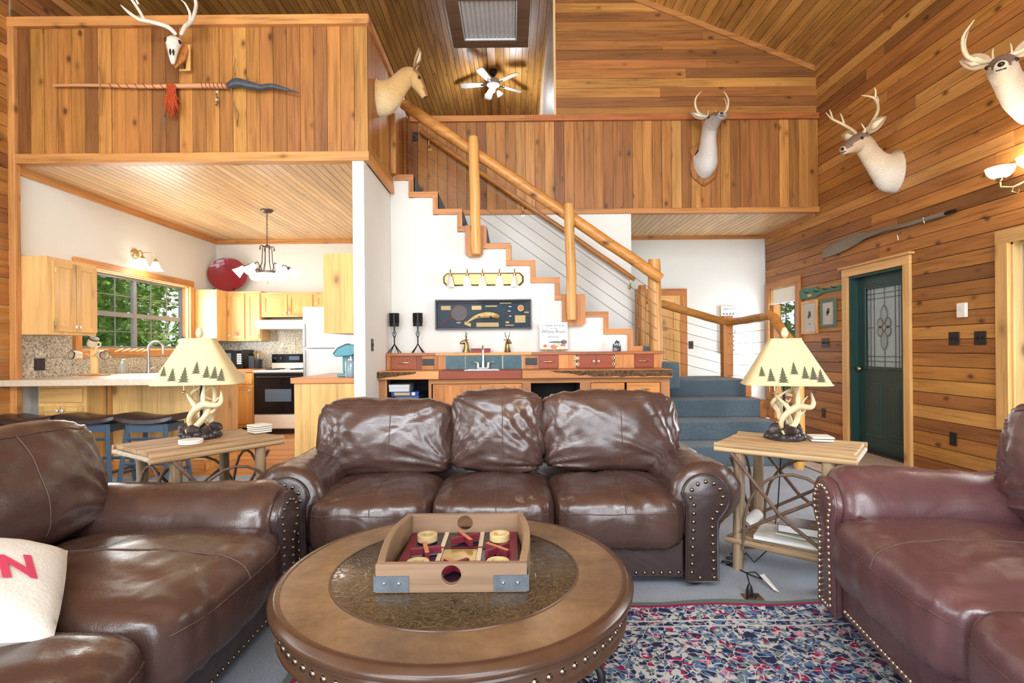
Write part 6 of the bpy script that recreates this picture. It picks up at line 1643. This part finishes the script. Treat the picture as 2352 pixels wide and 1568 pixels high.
# floor outlet, lamp cord and paper tag
fo_p = PZ(1728, 1372, 0)
fo = thing('floor_outlet', 'brass floor outlet with a plug near the corner of the sofa', 'outlet', (fo_p.x, fo_p.y, .0))
part('plate', MB().box(-.045, .045, -.035, .035, 0, .006), 'brass', fo, bevel=.002); part('socket', MB().lathe([(.026, .006), (.026, .009), (.003, .009)], 16, (0, 0, 0)), 'bronze', fo)
part('plug', MB().lathe([(.016, .0095), (.018, .02), (.012, .05), (.006, .06)], 12, (-.008, .012, 0), True, True), 'black', fo, smooth=50)
cd = thing('lamp_cord', 'black lamp cord coiled on the carpet under the right twig table', 'cord', (fo_p.x, fo_p.y+.2, 0))
def fl(u, v, h=.004): q = PZ(u, v, 0); return Vector((q.x, q.y, h))
pts = [Vector((fo_p.x-.008, fo_p.y+.012, .062)), Vector((fo_p.x-.005, fo_p.y+.05, .10)), fl(1735, 1345, .07), fl(1750, 1338, .02), fl(1720, 1320), fl(1690, 1305), fl(1668, 1298)]
c0 = fl(1668, 1300)
for i in range(28): pts.append(c0+Vector((.035*math.cos(i*.7)+i*.004, .03*math.sin(i*.7)+i*.003, .008+.0012*i)))
e = pts[-1]; pts += [Vector((1.35, 2.98, .01)), Vector((1.52, 3.12, .05)), Vector((1.56, 3.13, .3)), Vector((1.565, 3.10, .60))]
part('wire', MB().tube(pts, .0035, 6), 'black', cd, smooth=60, world=True)
pt_ = [fl(1755, 1340, .05), fl(1790, 1365, .012), fl(1778, 1362, .016), fl(1745, 1345, .055)]
part('paper_tag', MB().rings([[p for p in pt_], [p+Vector((0, 0, .0008)) for p in pt_]]), 'paper', cd, world=True)
# ================================================================ TROPHIES AND WALL THINGS
def furmat(name, top, mid, low, zlo, zhi):
    t = NT(name); v = t.coords('object', False); sp = t.n('ShaderNodeSeparateXYZ'); t.l(v, sp.inputs[0])
    f = t.noise(v, 7, 4, .6); g = t.noise(t.scaled(v, (60, 60, 160)), 1.0, 3)
    k = t.math('ADD', t.math('DIVIDE', t.math('SUBTRACT', sp.outputs[2], zlo), zhi-zlo), t.math('MULTIPLY', t.math('SUBTRACT', f, .5), .5))
    c = t.ramp(k, [(.1, low), (.5, mid), (.95, top)]); c = t.mix(1.0, c, t.ramp(g, [(.3, .86), (.7, 1.08)]), 'MULTIPLY')
    t.col(c); t.set(Roughness=.85); t.b.inputs['Sheen Weight'].default_value = .2; t.bump(g, .35, .01); return t.m
M['fur_pale'] = furmat('pale deer hide', RGB(184, 152, 112), RGB(214, 192, 160), RGB(226, 218, 204), -.25, .40)
M['fur_grey'] = furmat('grey white deer hide', RGB(138, 118, 106), RGB(206, 196, 186), RGB(222, 216, 208), -.2, .62)
M['fur_tan'] = furmat('tan deer hide', RGB(176, 136, 82), RGB(206, 166, 108), RGB(222, 196, 150), -.25, .35)
M['deerdark'] = plain('dark nose and eye', RGB(26, 20, 20), .15); M['earin'] = plain('pale inner ear', RGB(230, 208, 172), .9)
M['horn'] = plain('ivory antler', RGB(222, 200, 158), .4, noise_amt=.2, nscale=18)
M['tanface'] = plain('brown doe face', RGB(150, 108, 62), .9, noise_amt=.2, nscale=40)
M['muzzle'] = plain('grey brown face fur', RGB(128, 104, 90), .9, noise_amt=.2, nscale=40)
def catmull(P, R, k=4):
    Q = []; S_ = []
    for i in range(len(P)-1):
        p0, p1, p2, p3 = [Vector(P[j]) for j in (max(i-1, 0), i, i+1, min(i+2, len(P)-1))]
        for s in range(k):
            u = s/k; Q.append(.5*((2*p1)+(p2-p0)*u+(2*p0-5*p1+4*p2-p3)*u*u+(3*p1-p0-3*p2+p3)*u**3))
            S_.append(tuple(a+(b-a)*u for a, b in zip(R[i], R[i+1])) if isinstance(R[i], tuple) else R[i]+(R[i+1]-R[i])*u)
    Q.append(Vector(P[-1])); S_.append(R[-1]); return Q, S_
def deer(label, loc, out, path, fur, antlers, plaque=None, yaw=0.0, sc=1.0, ears=1.0, seed=0, yexp=1.0):
    """head mount; local +X points out of the wall, +Z up. path: (x, z, half width, half height); the last five rings are the head"""
    t = thing('deer_mount', label, 'trophy', loc, math.atan2(out[1], out[0]), 'deer head mounts')
    nh = len(path)-5; P = []; y = 0
    # apply progressive yaw after the shoulder
    pos = Vector((path[0][0], 0, path[0][1])); P.append(pos.copy())
    for i in range(1, len(path)):
        q = max(0, min(1, (i-1)/(nh+1))) ; a = yaw*q**yexp
        dx, dz = path[i][0]-path[i-1][0], path[i][1]-path[i-1][1]
        pos = pos+Vector((dx*math.cos(a), dx*math.sin(a), dz)); P.append(pos.copy())
    Q, R = catmull(P, [(p[2], p[3]) for p in path], 4)
    rs = []; N = 20
    for i, c in enumerate(Q):
        T = (Q[min(i+1, len(Q)-1)]-Q[max(i-1, 0)]).normalized()
        if i < 3: T = (T*i/3+Vector((1, 0, 0))*(1-i/3)).normalized()
        side = Vector((0, 0, 1)).cross(T); side = side.normalized() if side.length > .05 else Vector((0, 1, 0)); up = T.cross(side)
        w, h = R[i]
        rs.append([c*sc+(side*w*math.cos(2*PI*j/N)*(1+.08*math.sin(2*PI*j/N))+up*h*math.sin(2*PI*j/N))*sc*(1+.03*noise.noise(c*9+Vector((j*.9, seed, 0)))) for j in range(N)])
    body = part('head_and_neck', MB().rings(rs), fur, t, smooth=180)
    body.data.materials.append(M['muzzle' if fur != 'fur_tan' else 'tanface'])
    for pg in body.data.polygons:
        i_, j_ = divmod(pg.index, N)
        if i_ >= nh*4+3 and i_ < len(rs)-1 and math.sin(2*PI*(j_+.5)/N) > (.25 if i_ < len(rs)-6 else .0): pg.material_index = 1
    H = P[nh+1]; nose = P[-1]; f = (nose-P[nh]).normalized(); l = Vector((0, 0, 1)).cross(f).normalized(); u = f.cross(l)
    w1, h1 = path[nh+1][2], path[nh+1][3]
    def W(a, b, c, o=H): return (o+f*a+l*b+u*c)*sc
    for s in (-1, 1):
        part('eye', MB().ball(W(.055, s*w1*.88, h1*.28), .015*sc, 10, 7), 'deerdark', t, smooth=180)
        e0 = W(-.055, s*w1*.75, h1*.75); ed = (l*s*.9*1+u*.42-f*.25).normalized()
        m = MB(); rows = []
        for i in range(8):
            q = i/7; wd = .058*ears*math.sin(PI*min(1, q*.88+.12))**.8*(1 if q < .98 else .2); c = e0+ed*(.205*ears*q)*sc
            sd = ed.cross(f).normalized()
            rows.append([c+(sd*wd*math.cos(a)+f*(.014*math.sin(a)-.018*abs(math.cos(a))**2*-1))*sc for a in [2*PI*j/10 for j in range(10)]])
        er = part('ear', m.rings(rows), fur, t, smooth=180)
        part('inner_ear', MB().tube([e0+ed*.03*sc+f*.012*sc, e0+ed*.10*ears*sc+f*.032*sc, e0+ed*.18*ears*sc+f*.018*sc], [.012*sc, .034*ears*sc, .006*sc], 8, flat=.35, up=f), 'earin', er, smooth=180)
        if antlers:
            for pts, rr in antlers:
                C, R2 = catmull([W(-.03+a, s*b, h1*.8+c) for a, b, c in pts], [r*sc for r in rr], 4)
                part('antler', MB().tube(C, R2, 8), 'horn', t, smooth=180)
    part('nose', MB().ball((nose+u*path[-1][3]*.45-f*.004)*sc, .022*sc, 10, 7, (1, 1, .8)), 'deerdark', t, smooth=180)
    part('mouth', MB().tube([W(.0, -.028, -path[-1][3]*.35, nose), W(.012, 0, -path[-1][3]*.4, nose), W(.0, .028, -path[-1][3]*.35, nose)], .004*sc, 6), 'deerdark', t, smooth=180)
    if plaque:
        pw_, ph, zc_ = plaque
        poly = [(-pw_*.85, ph*.75), (-pw_, ph*.55), (-pw_*.85, ph*.3), (-pw_*.98, -ph*.2), (-pw_*.8, -ph*.6), (-pw_*.35, -ph*.85), (0, -ph), (pw_*.35, -ph*.85), (pw_*.8, -ph*.6), (pw_*.98, -ph*.2), (pw_*.85, ph*.3), (pw_, ph*.55), (pw_*.85, ph*.75), (0, ph*.9)]
        m = MB().rings([[(-.028, a, b+zc_) for a, b in poly], [(-.012, a, b+zc_) for a, b in poly], [(0, a*.92, b*.94+zc_) for a, b in poly]])
        part('plaque', m, 'trim_z', t, smooth=30, color=(.62, .52, .42, 1))
    return t
RACK = [([(0, .03, 0), (-.05, .10, .07), (-.05, .19, .17), (.04, .24, .27), (.15, .20, .33)], [.017, .017, .015, .012, .003]),
        ([(-.05, .185, .165), (-.06, .20, .25), (-.05, .205, .30)], [.012, .009, .002]), ([(.03, .237, .26), (.02, .25, .33), (.03, .25, .37)], [.011, .008, .002]),
        ([(-.015, .05, .025), (.02, .06, .07), (.03, .055, .10)], [.01, .007, .002])]
RACK2 = [([(0, .03, 0), (-.02, .12, .02), (0, .20, .10), (.02, .21, .22), (.05, .14, .31)], [.016, .016, .015, .012, .003]),
         ([(0, .19, .09), (-.02, .205, .18), (-.03, .18, .27)], [.011, .008, .002]), ([(-.01, .05, .01), (.01, .05, .05), (.02, .045, .08)], [.009, .006, .002])]
SIDE = [(0, -.02, .155, .22), (.06, -.01, .15, .215), (.14, .03, .115, .155), (.215, .09, .092, .118), (.285, .165, .084, .105), (.345, .235, .085, .105), (.41, .265, .088, .10), (.49, .235, .07, .078), (.575, .19, .047, .053), (.635, .16, .038, .042)]
LOW = [(0, 0, .15, .20), (.08, .0, .146, .195), (.18, .02, .115, .15), (.27, .06, .092, .118), (.34, .10, .085, .105), (.40, .14, .086, .105), (.47, .15, .088, .10), (.55, .13, .07, .078), (.63, .10, .048, .054), (.69, .08, .039, .043)]
UP = [(0, 0, .15, .21), (.06, .02, .148, .20), (.12, .10, .115, .15), (.145, .20, .097, .12), (.16, .30, .092, .11), (.215, .385, .092, .105), (.30, .42, .09, .10), (.385, .425, .072, .08), (.47, .415, .049, .055), (.53, .405, .04, .044)]
DOE = [(0, 0, .14, .19), (.06, .01, .136, .18), (.13, .05, .11, .14), (.19, .11, .088, .108), (.245, .175, .078, .096), (.295, .225, .076, .092), (.345, .225, .076, .088), (.40, .165, .06, .068), (.445, .095, .043, .047), (.47, .045, .034, .036)]
deer('antlered buck mount in the middle of the right plank wall', (XR-.02, 5.52, 3.04), (-1, 0), SIDE, 'fur_pale', RACK, None, yaw=.32, sc=1.0, seed=1)
deer('antlered buck mount cut by the right edge of the picture', (XR-.02, 3.98, 3.06), (-1, 0), LOW, 'fur_pale', RACK2, None, yaw=.8, sc=1.0, seed=2)
deer('buck mount with raised chin on a shield plaque on the loft parapet', (PY(1617, 385, 6.87).x, 6.852, PY(1617, 376, 6.87).z), (0, -1), UP, 'fur_grey', RACK2, (.185, .29, -.0), yaw=.06, yexp=3, sc=.98, seed=3)
deer('tan doe mount on the stair side of the loft parapet', (-1.323, 5.33, 3.745), (1, 0), DOE, 'fur_tan', [([(0, .03, 0), (-.01, .04, .03), (0, .045, .05)], [.009, .007, .002])], None, yaw=.35, sc=1.0, ears=1.0, seed=4)
# skull mount
sp_ = PY(408, 118, 4.86)
sk_ = thing('skull_mount', 'white deer skull with antlers on a wooden plaque on the left loft parapet', 'trophy', (sp_.x, 4.904, sp_.z))
M['bone'] = plain('bleached bone', RGB(226, 216, 196), .6, noise_amt=.15, nscale=25)
part('bracket', MB().box(.055, .095, -.012, 0, -.16, .08), 'pine_z', sk_, color=(.95, .8, .6, 1)); part('bracket', MB().box(-.01, .055, -.012, 0, -.16, -.145), 'pine_z', sk_)
pm = Matrix.Rotation(.35, 4, 'Z') @ Matrix.Rotation(-.25, 4, 'X')
m = MB().prism([(-.075, .08), (.075, .08), (.09, .02), (.07, -.09), (.0, -.2), (-.06, -.1), (-.09, .02)], -.02, 0, 'y'); m.xf(Matrix.Translation((.0, -.05, 0)) @ pm)
part('plaque', m, 'trim_z', sk_, color=(.75, .62, .48, 1), bevel=.006)
P = [(0, .02, .11), (0, -.02, .085), (0, -.05, .03), (0, -.055, -.03), (0, -.05, -.09), (0, -.04, -.14), (0, -.03, -.18)]
R = [(.03, .03), (.06, .055), (.066, .055), (.05, .045), (.036, .032), (.026, .024), (.012, .012)]
Q, RR = catmull(P, R, 4); rs = []
for i, c in enumerate(Q):
    w, h = RR[i]; rs.append([c+Vector((w*math.cos(2*PI*j/16), h*math.sin(2*PI*j/16), 0)) for j in range(16)])
SM = Matrix.Translation((-.01, -.07, 0)) @ pm
part('skull', MB().rings(rs).xf(SM), 'bone', sk_, smooth=180)
for s in (-1, 1):
    part('eye_socket', MB().ball(SM @ Vector((s*.052, -.075, .025)), .019, 10, 7, (.8, 1, 1)), 'deerdark', sk_, smooth=180)
    part('nasal_opening', MB().ball(SM @ Vector((s*.012, -.085, -.10)), .012, 8, 6, (.7, .8, 2.4)), 'deerdark', sk_, smooth=180)
for pts, rr in (([(405, 80, 4.80), (385, 62, 4.76), (345, 50, 4.70), (320, 45, 4.66), (295, 28, 4.60), (277, 11, 4.56)], [.016, .02, .018, .017, .013, .003]), ([(331, 46, 4.68), (320, 25, 4.68), (300, -5, 4.64), (292, -22, 4.62)], [.015, .014, .012, .004]), ([(318, 10, 4.66), (312, -5, 4.64), (312, -30, 4.62)], [.01, .009, .003]),
                 ([(416, 80, 4.80), (425, 62, 4.76), (440, 48, 4.70), (447, 30, 4.64), (450, 5, 4.56), (438, -30, 4.50)], [.016, .02, .018, .016, .014, .006]), ([(436, 48, 4.70), (436, 30, 4.68), (425, 8, 4.66), (415, 0, 4.66)], [.013, .012, .008, .002])):
    C, R2 = catmull([PY(*p) for p in pts], rr, 4); part('antler', MB().tube(C, R2, 9), 'bone', sk_, smooth=180, world=True)
# ceremonial staff
a, b = PY(123, 196, 4.91), PY(530, 198, 4.91)
sf = thing('ceremonial_staff', 'wrapped wooden staff with horn tip and orange fur tuft on the left loft parapet', 'staff', ((a.x+b.x)/2, 4.90, a.z))
M['staffwood'] = wood('peeled staff', RGB(206, 150, 104), 'x', 'object', grain=.4, knots=.3); M['rawhide'] = plain('rawhide wrap', RGB(200, 150, 120), .7, noise_amt=.2); M['hornb'] = plain('black horn', RGB(70, 76, 84), .3, noise_amt=.3, nscale=30); M['orfur'] = plain('orange fur', RGB(190, 76, 30), .9, noise_amt=.4, nscale=60); M['thong'] = plain('leather thong', RGB(150, 110, 70), .8)
def staff_pt(q): return a+(b-a)*q+Vector((0, .004, .004*math.sin(q*9)))
pts = [staff_pt(i/24) for i in range(25)]
part('shaft', MB().tube(pts, [.013+.012*i/24 for i in range(25)], 12), 'staffwood', sf, smooth=60, world=True)
for q0, q1 in ((.30, .64), (.83, .99)):
    sp = []
    for i in range(60): q = q0+(q1-q0)*i/59; an = i*.75; c = staff_pt(q); r = .016+.012*q; sp.append(c+Vector((0, r*math.cos(an), r*math.sin(an))))
    part('wrapping', MB().tube(sp, .004, 5), 'bar_red', sf, smooth=60, world=True)
C, R2 = catmull([PY(524, 198, 4.90), PY(545, 190, 4.89), PY(575, 196, 4.885), PY(600, 201, 4.89), PY(625, 198, 4.885), PY(655, 205, 4.885), PY(687, 213, 4.88)], [.026, .042, .034, .026, .024, .016, .003], 5)
part('horn', MB().tube(C, R2, 12), 'hornb', sf, smooth=180, world=True)
rnd = random.Random(4); m = MB()
for i in range(90):
    o = PY(392+rnd.uniform(-10, 10), 192+rnd.uniform(0, 14), 4.885); e = PY(395+rnd.gauss(0, 9), 245+rnd.uniform(-12, 28), 4.875+rnd.uniform(-.02, .02))
    m.tube([o, (o+e)/2+Vector((rnd.gauss(0, .012), -.015, 0)), e], [.005, .006, .001], 4)
o_ = part('fur_tuft', m, 'orfur', sf, world=True); o_['kind'] = 'stuff'
part('tail_hair', MB().tube([PY(385, 240, 4.88), PY(378, 270, 4.89), PY(371, 305, 4.895)], [.006, .004, .001], 6), 'deerdark', sf, world=True)
for (u0, v0, us) in ((226, 150, ((226, 152), (231, 180), (230, 215), (226, 262))), (541, 130, ((541, 135), (533, 180), (530, 205), (538, 240), (545, 290), (548, 262), (540, 245)))):
    part('thong', MB().tube([PY(u, v, 4.90) for u, v in us], .005, 6), 'thong', sf, smooth=60, world=True)
for i in range(7): part('bead', MB().ball(PY(497+(i % 2)*2, 205+i*6, 4.885), .009, 8, 6), ['hornb', 'coaster', 'teal'][i % 3], sf, smooth=180, world=True)
# wooden duct box under the ridge
M['galvpanel'] = plain('corrugated galvanised sheet', RGB(232, 232, 230), .5, .0, noise_amt=.08, nscale=10)
bx0, bx1, by0, by1, bz = PZ(1042, 108, 5.4).x, PZ(1213, 108, 5.4).x, 6.22, PZ(1128, 110, 5.4).y, 5.4
bxm = thing('duct_box', 'wooden box with corrugated metal underside hanging from the ridge', 'duct', ((bx0+bx1)/2, (by0+by1)/2, bz))
M['dkwood'] = wood('dark box wood', RGB(136, 106, 82), 'x', grain=.8, knots=.3)
for (p, q, r, s) in ((bx0, bx0+.16, by0, by1), (bx1-.16, bx1, by0, by1), (bx0+.16, bx1-.16, by1-.17, by1), (bx0+.16, bx1-.16, by0, by0+.17)):
    part('frame_board', MB().box(p, q, r, s, bz, bz+.035), 'dkwood', bxm, world=True, bevel=.003)
for (p, q, r, s) in ((bx0+.01, bx0+.03, by0+.01, by1-.01), (bx1-.03, bx1-.01, by0+.01, by1-.01), (bx0+.03, bx1-.03, by1-.03, by1-.01), (bx0+.03, bx1-.03, by0+.01, by0+.03)):
    part('side_board', MB().box(p, q, r, s, bz+.036, 6.22), 'dkwood', bxm, world=True)
prof = []; n = 80
for i in range(n+1):
    x = bx0+.15+(bx1-bx0-.30)*i/n; prof.append((x, bz+.035+.012*math.tanh(3*math.sin(i*.98))))
m = MB(); 
for x, z in prof: m.v += [Vector((x, by0+.15, z)), Vector((x, by1-.15, z))]
for i in range(n): m.f.append((2*i, 2*i+1, 2*i+3, 2*i+2))
part('corrugated_sheet', m, 'galvpanel', bxm, world=True)
for (p, q, r, s) in ((bx0+.155, bx0+.175, by0+.16, by1-.16), (bx1-.175, bx1-.155, by0+.16, by1-.16), (bx0+.175, bx1-.175, by1-.18, by1-.16)):
    part('sheet_trim', MB().box(p, q, r, s, bz+.004, bz+.03), 'galvpanel', bxm, world=True)
# ceiling fan in the loft
fp_ = PY(1133, 196, 10.1)
fn = thing('ceiling_fan', 'white bladed ceiling fan with lights above the loft', 'ceiling fan', (fp_.x, 10.1, fp_.z))
M['fanwhite'] = plain('white fan blade', RGB(190, 188, 182), .5); M['fanbulb'] = plain('glowing fan shade', WHITE4, .4, emis=4, ecol=(.95, .97, 1, 1))
zt_ = zroof(fp_.x)-fp_.z-.1
part('canopy', MB().lathe([(.03, zt_-.1), (.075, zt_-.04), (.08, zt_+.01)], 18, cap0=True, cap1=True), 'iron', fn, smooth=50)
part('down_rod', MB().tube([(0, 0, .1), (0, 0, zt_-.05)], .015, 10), 'iron', fn, smooth=60)
part('motor', MB().lathe([(.03, .14), (.11, .1), (.13, .05), (.12, 0), (.06, -.03), (.05, -.06)], 22, cap0=True, cap1=True), 'fanwhite', fn, smooth=50)
for k in range(5):
    a_ = 2*PI*k/5+.55; mt_ = Matrix.Rotation(a_, 4, 'Z') @ Matrix.Rotation(.2, 4, 'X')
    b_ = part('blade', MB().prism([(.2, -.05), (.55, -.075), (.62, -.05), (.62, .05), (.55, .075), (.2, .05)], .018, .026, 'z').xf(mt_), 'fanwhite', fn)
    part('blade_iron', MB().box(.1, .24, -.02, .02, .01, .018).xf(mt_), 'iron', b_)
for k in range(3):
    a_ = 2*PI*k/3+.4; c_ = Vector((.09*math.cos(a_), .09*math.sin(a_), -.09))
    part('light_shade', MB().lathe([(.02, 0), (.04, .04), (.06, .09), (.05, .095), (.003, .1)], 14, c_, axis=(math.cos(a_)*.6, math.sin(a_)*.6, -.8)), 'fanbulb', fn, smooth=60)
bulb((fp_.x, 10.1, fp_.z-.28), 48, (.85, .92, 1.0), .12)
# ---- right wall things
def wall_r(name, label, cat, u, v, grp=None): p = PX(u, v, XR-.02); return thing(name, label, cat, (XR-.0205, p.y, p.z), group=grp)
op = [PX(u, v, XR-.05) for u, v in ((1890, 582), (1905, 575), (1935, 562), (1965, 548), (1990, 540), (2030, 527), (2090, 514), (2172, 490))]
oar = thing('oar', 'weathered grey wooden oar on the plank wall above the green door', 'oar', (XR-.05, 5.9, op[3].z))
M['oargrey'] = wood('weathered oar', RGB(132, 120, 102), 'y', grain=.8, knots=.2)
rs = []
for p, w, th in zip(op, (.055, .075, .085, .07, .035, .024, .022, .022), (.008, .01, .012, .014, .018, .02, .02, .02)):
    rs.append([p+Vector((th*math.cos(2*PI*j/12), 0, w*math.sin(2*PI*j/12))) for j in range(12)])
part('blade_and_shaft', MB().rings(rs), 'oargrey', oar, smooth=60, world=True)
part('grip', MB().tube([op[-1], op[-1]+(op[-1]-op[-2]).normalized()*.1], .018, 10), 'iron', oar, world=True)
for p in (PX(2070, 540, XR-.03), PX(2130, 500, XR-.03)): part('hanger', MB().tube([p+Vector((.01, 0, .04)), p+Vector((-.04, 0, 0)), p+Vector((-.03, 0, -.05))], .004, 6), 'steel', oar, world=True)
def framed(label, u0, v0, u1, v1, fmat, fcol, mat_w, art):
    p, q = PX(u0, v0, XR-.03), PX(u1, v1, XR-.03); y0, y1 = q.y, p.y; z0, z1 = q.z, p.z
    t = thing('framed_print', label, 'picture', (XR-.0205, (y0+y1)/2, z0), group='framed prints by the front door')
    w, h = (y1-y0)/2, z1-z0; f = .035
    for (a_, b_, c_, d_) in ((-w, -w+f, 0, h), (w-f, w, 0, h), (-w+f, w-f, 0, f), (-w+f, w-f, h-f, h)): part('frame', MB().box(-.028, 0, a_, b_, c_, d_), fmat, t, color=fcol, bevel=.003)
    part('mat_board', MB().box(-.012, -.002, -w+f, w-f, f, h-f), 'paper', t); part('print', MB().box(-.0135, -.0121, -w+f+mat_w, w-f-mat_w, f+mat_w*1.4, h-f-mat_w), 'coaster', t)
    for (y_, z_, r_, sc_) in art: part('drawing', MB().lathe([(.001, 0), (r_, 0), (r_, .001), (.001, .001)], 12, (-.0137, y_*w, z_*h), axis=(-1, 0, 0)), 'ink' if sc_ else 'pr1', t)
    part('glass', MB().box(-.0165, -.0155, -w+f, w-f, f, h-f), 'glass_front', t)
framed('pine framed botanical print on the right wall left of the green door', 1842, 693, 1879, 766, 'pine_z', (.95, .78, .6, 1), .03, ((0, .62, .03, 1), (.1, .52, .025, 1), (-.1, .55, .02, 0), (.0, .3, .012, 1)))
framed('green framed fish print nearest the green door', 1886, 690, 1921, 750, plain('green stained frame', RGB(84, 108, 92), .5), None, .02, ((0, .6, .035, 0), (.1, .5, .03, 0)))
# green paddle key rack
gpts = [(1838, 675), (1841, 664), (1876, 658), (1884, 665), (1932, 654), (1933, 664), (1890, 673), (1874, 682), (1842, 688)]
gp = [PX(u, v, XR-.03) for u, v in gpts]
gk = thing('paddle_rack', 'green paddle shaped key rack above the framed prints', 'rack', (XR-.0205, gp[2].y, gp[8].z))
M['paddlegreen'] = plain('painted green paddle', RGB(62, 118, 100), .5, noise_amt=.15)
part('board', MB().rings([[Vector((XR-.021, p.y, p.z)) for p in gp], [Vector((XR-.042, p.y, p.z)) for p in gp]]), 'paddlegreen', gk, world=True, bevel=.002)
q = PX(1858, 678, XR-.05); part('painted_fish', MB().ball((XR-.043, q.y, q.z), .04, 12, 8, (.15, 1.3, .5)), 'fish', gk, smooth=180, world=True)
for u, v in ((1856, 672), (1878, 669), (1899, 664), (1920, 660)):
    q = PX(u, v, XR-.045); part('hook', MB().tube([(XR-.042, q.y, q.z), (XR-.09, q.y, q.z), (XR-.1, q.y, q.z+.02)], .006, 6), 'iron', gk, world=True)
def plate_r(label, u, v, w, h, mat, kind, n=1, grp='switch and outlet plates'):
    t = wall_r('switch_plate' if kind == 's' else 'outlet', label, 'switch' if kind == 's' else 'outlet', u, v, grp)
    part('plate', MB().box(-.006, 0, -w/2, w/2, -h/2, h/2), mat, t, bevel=.002)
    for i in range(n):
        y_ = (i-(n-1)/2)*.046
        if kind == 's': part('toggle', MB().box(-.016, -.006, y_-.006, y_+.006, -.012, .012), 'black', t)
        else:
            for zz in (-.02, .02): part('socket', MB().box(-.0085, -.006, y_-.014, y_+.014, zz-.013, zz+.013), 'bronze', t)
plate_r('bronze double switch plate right of the green door, left one', 2192, 777, .115, .118, 'bronze', 's', 2); plate_r('bronze double switch plate by the right window, right one', 2252, 776, .115, .118, 'bronze', 's', 2)
plate_r('bronze triple switch plate under the framed prints', 1896, 787, .16, .118, 'bronze', 's', 3); plate_r('black outlet low on the wall right of the green door', 2190, 1008, .075, .12, 'black', 'o'); plate_r('black outlet low on the wall left of the green door', 1892, 948, .075, .12, 'bronze', 'o')
kp = wall_r('alarm_keypad', 'white alarm keypad box on the plank wall right of the green door', 'keypad', 2214, 712)
part('case', MB().prism([(-.03, -.065), (-.03, .04), (-.02, .065), (0, .065), (0, -.065)], -.048, .048, 'y') if False else MB().box(-.03, 0, -.048, .048, -.065, .065), 'cream', kp, bevel=.008); part('keys', MB().box(-.032, -.03, -.02, .02, -.01, .03), 'coaster', kp)
# twin bowl sconce at the right edge
sr = PX(2345, 400, XR-.02); ss = thing('wall_sconce', 'brass twin sconce with glass bowls at the right edge of the picture', 'wall light', (XR-.0205, 4.03, 2.50))
part('plate', MB().lathe([(.07, 0), (.065, .012), (.03, .03)], 20, (0, 0, 0), True, True, axis=(-1, 0, 0)), 'brass', ss, smooth=50)
for s in (-1, 1):
    y_ = s*.13
    ar_ = part('arm', MB().tube([(-.02, 0, 0), (-.07, s*.02, -.04), (-.12, s*.07, -.07), (-.16, y_, -.05), (-.165, y_, .0)], .009, 10), 'brass', ss, smooth=60)
    part('scroll', MB().tube([(-.12, s*.07, -.07), (-.14, s*.06, -.11), (-.11, s*.04, -.12), (-.09, s*.05, -.09)], .007, 8), 'brass', ar_, smooth=60)
    part('cup', MB().lathe([(.012, -.01), (.03, .005), (.034, .02)], 14, (-.165, y_, 0), True), 'brass', ar_, smooth=50)
    part('bowl', MB().lathe([(.03, .015), (.06, .03), (.085, .06), (.095, .10), (.09, .10), (.08, .062), (.056, .035), (.025, .02)], 20, (-.165, y_, 0)), 'chglass', ar_, smooth=60)
bulb((XR-.19, 4.03, 2.68), 9, (1, .9, .76), .08)
# ---- passage: cabin rules sign and switch
p, q = PY(1654, 703, YB-.02), PY(1692, 812, YB-.02)
cs = thing('wall_sign', 'tall white cabin rules sign on the passage wall behind the square post', 'sign', ((p.x+q.x)/2, YB-.0005, q.z))
w, h = (q.x-p.x)/2, p.z-q.z
part('board', MB().box(-w, w, -.04, 0, 0, h), 'pine_z', cs); part('face', MB().box(-w+.004, w-.004, -.0425, -.04, .004, h-.004), 'paper', cs)
text_part('CABIN RULES', .062, 'ink', cs, (0, -.0432, h-.05), ROT_FRONT, sx=.62)
text_part('RELAX', .105, 'ink', cs, (0, -.0432, h*.46), ROT_FRONT, sx=.75)
for i in (0, 1, 2, 5, 6, 7, 8):
    for k_ in range(4): part('print_block', MB().box(-w+.03+k_*.05, -w+.062+k_*.05, -.0431, -.0425, h-.142-i*.071, h-.108-i*.071), 'pr1', cs)
for i in range(10):
    z_ = h-.085-i*.071
    if i not in (4, 5): part('divider_line', MB().box(-w+.006, w-.006, -.0432, -.0425, z_-.002, z_+.002), 'ink', cs)
q = PY(1587, 792, YB); pz = thing('switch_plate', 'bronze switch plate on the white passage wall right of the closet door', 'switch', (q.x, YB-.0005, q.z))
part('plate', MB().box(-.037, .037, -.006, 0, -.06, .06), 'bronze', pz, bevel=.002); part('toggle', MB().box(-.006, .006, -.016, -.006, -.012, .012), 'black', pz)
q = PY(953, 313, 6.88); pz = thing('switch_plate', 'dark switch plate on the parapet boards at the top of the stairs', 'switch', (q.x, 6.897, q.z))
part('plate', MB().box(-.037, .037, -.006, 0, -.06, .06), 'bronze', pz, bevel=.002); part('toggle', MB().box(-.006, .006, -.016, -.006, -.012, .012), 'black', pz)
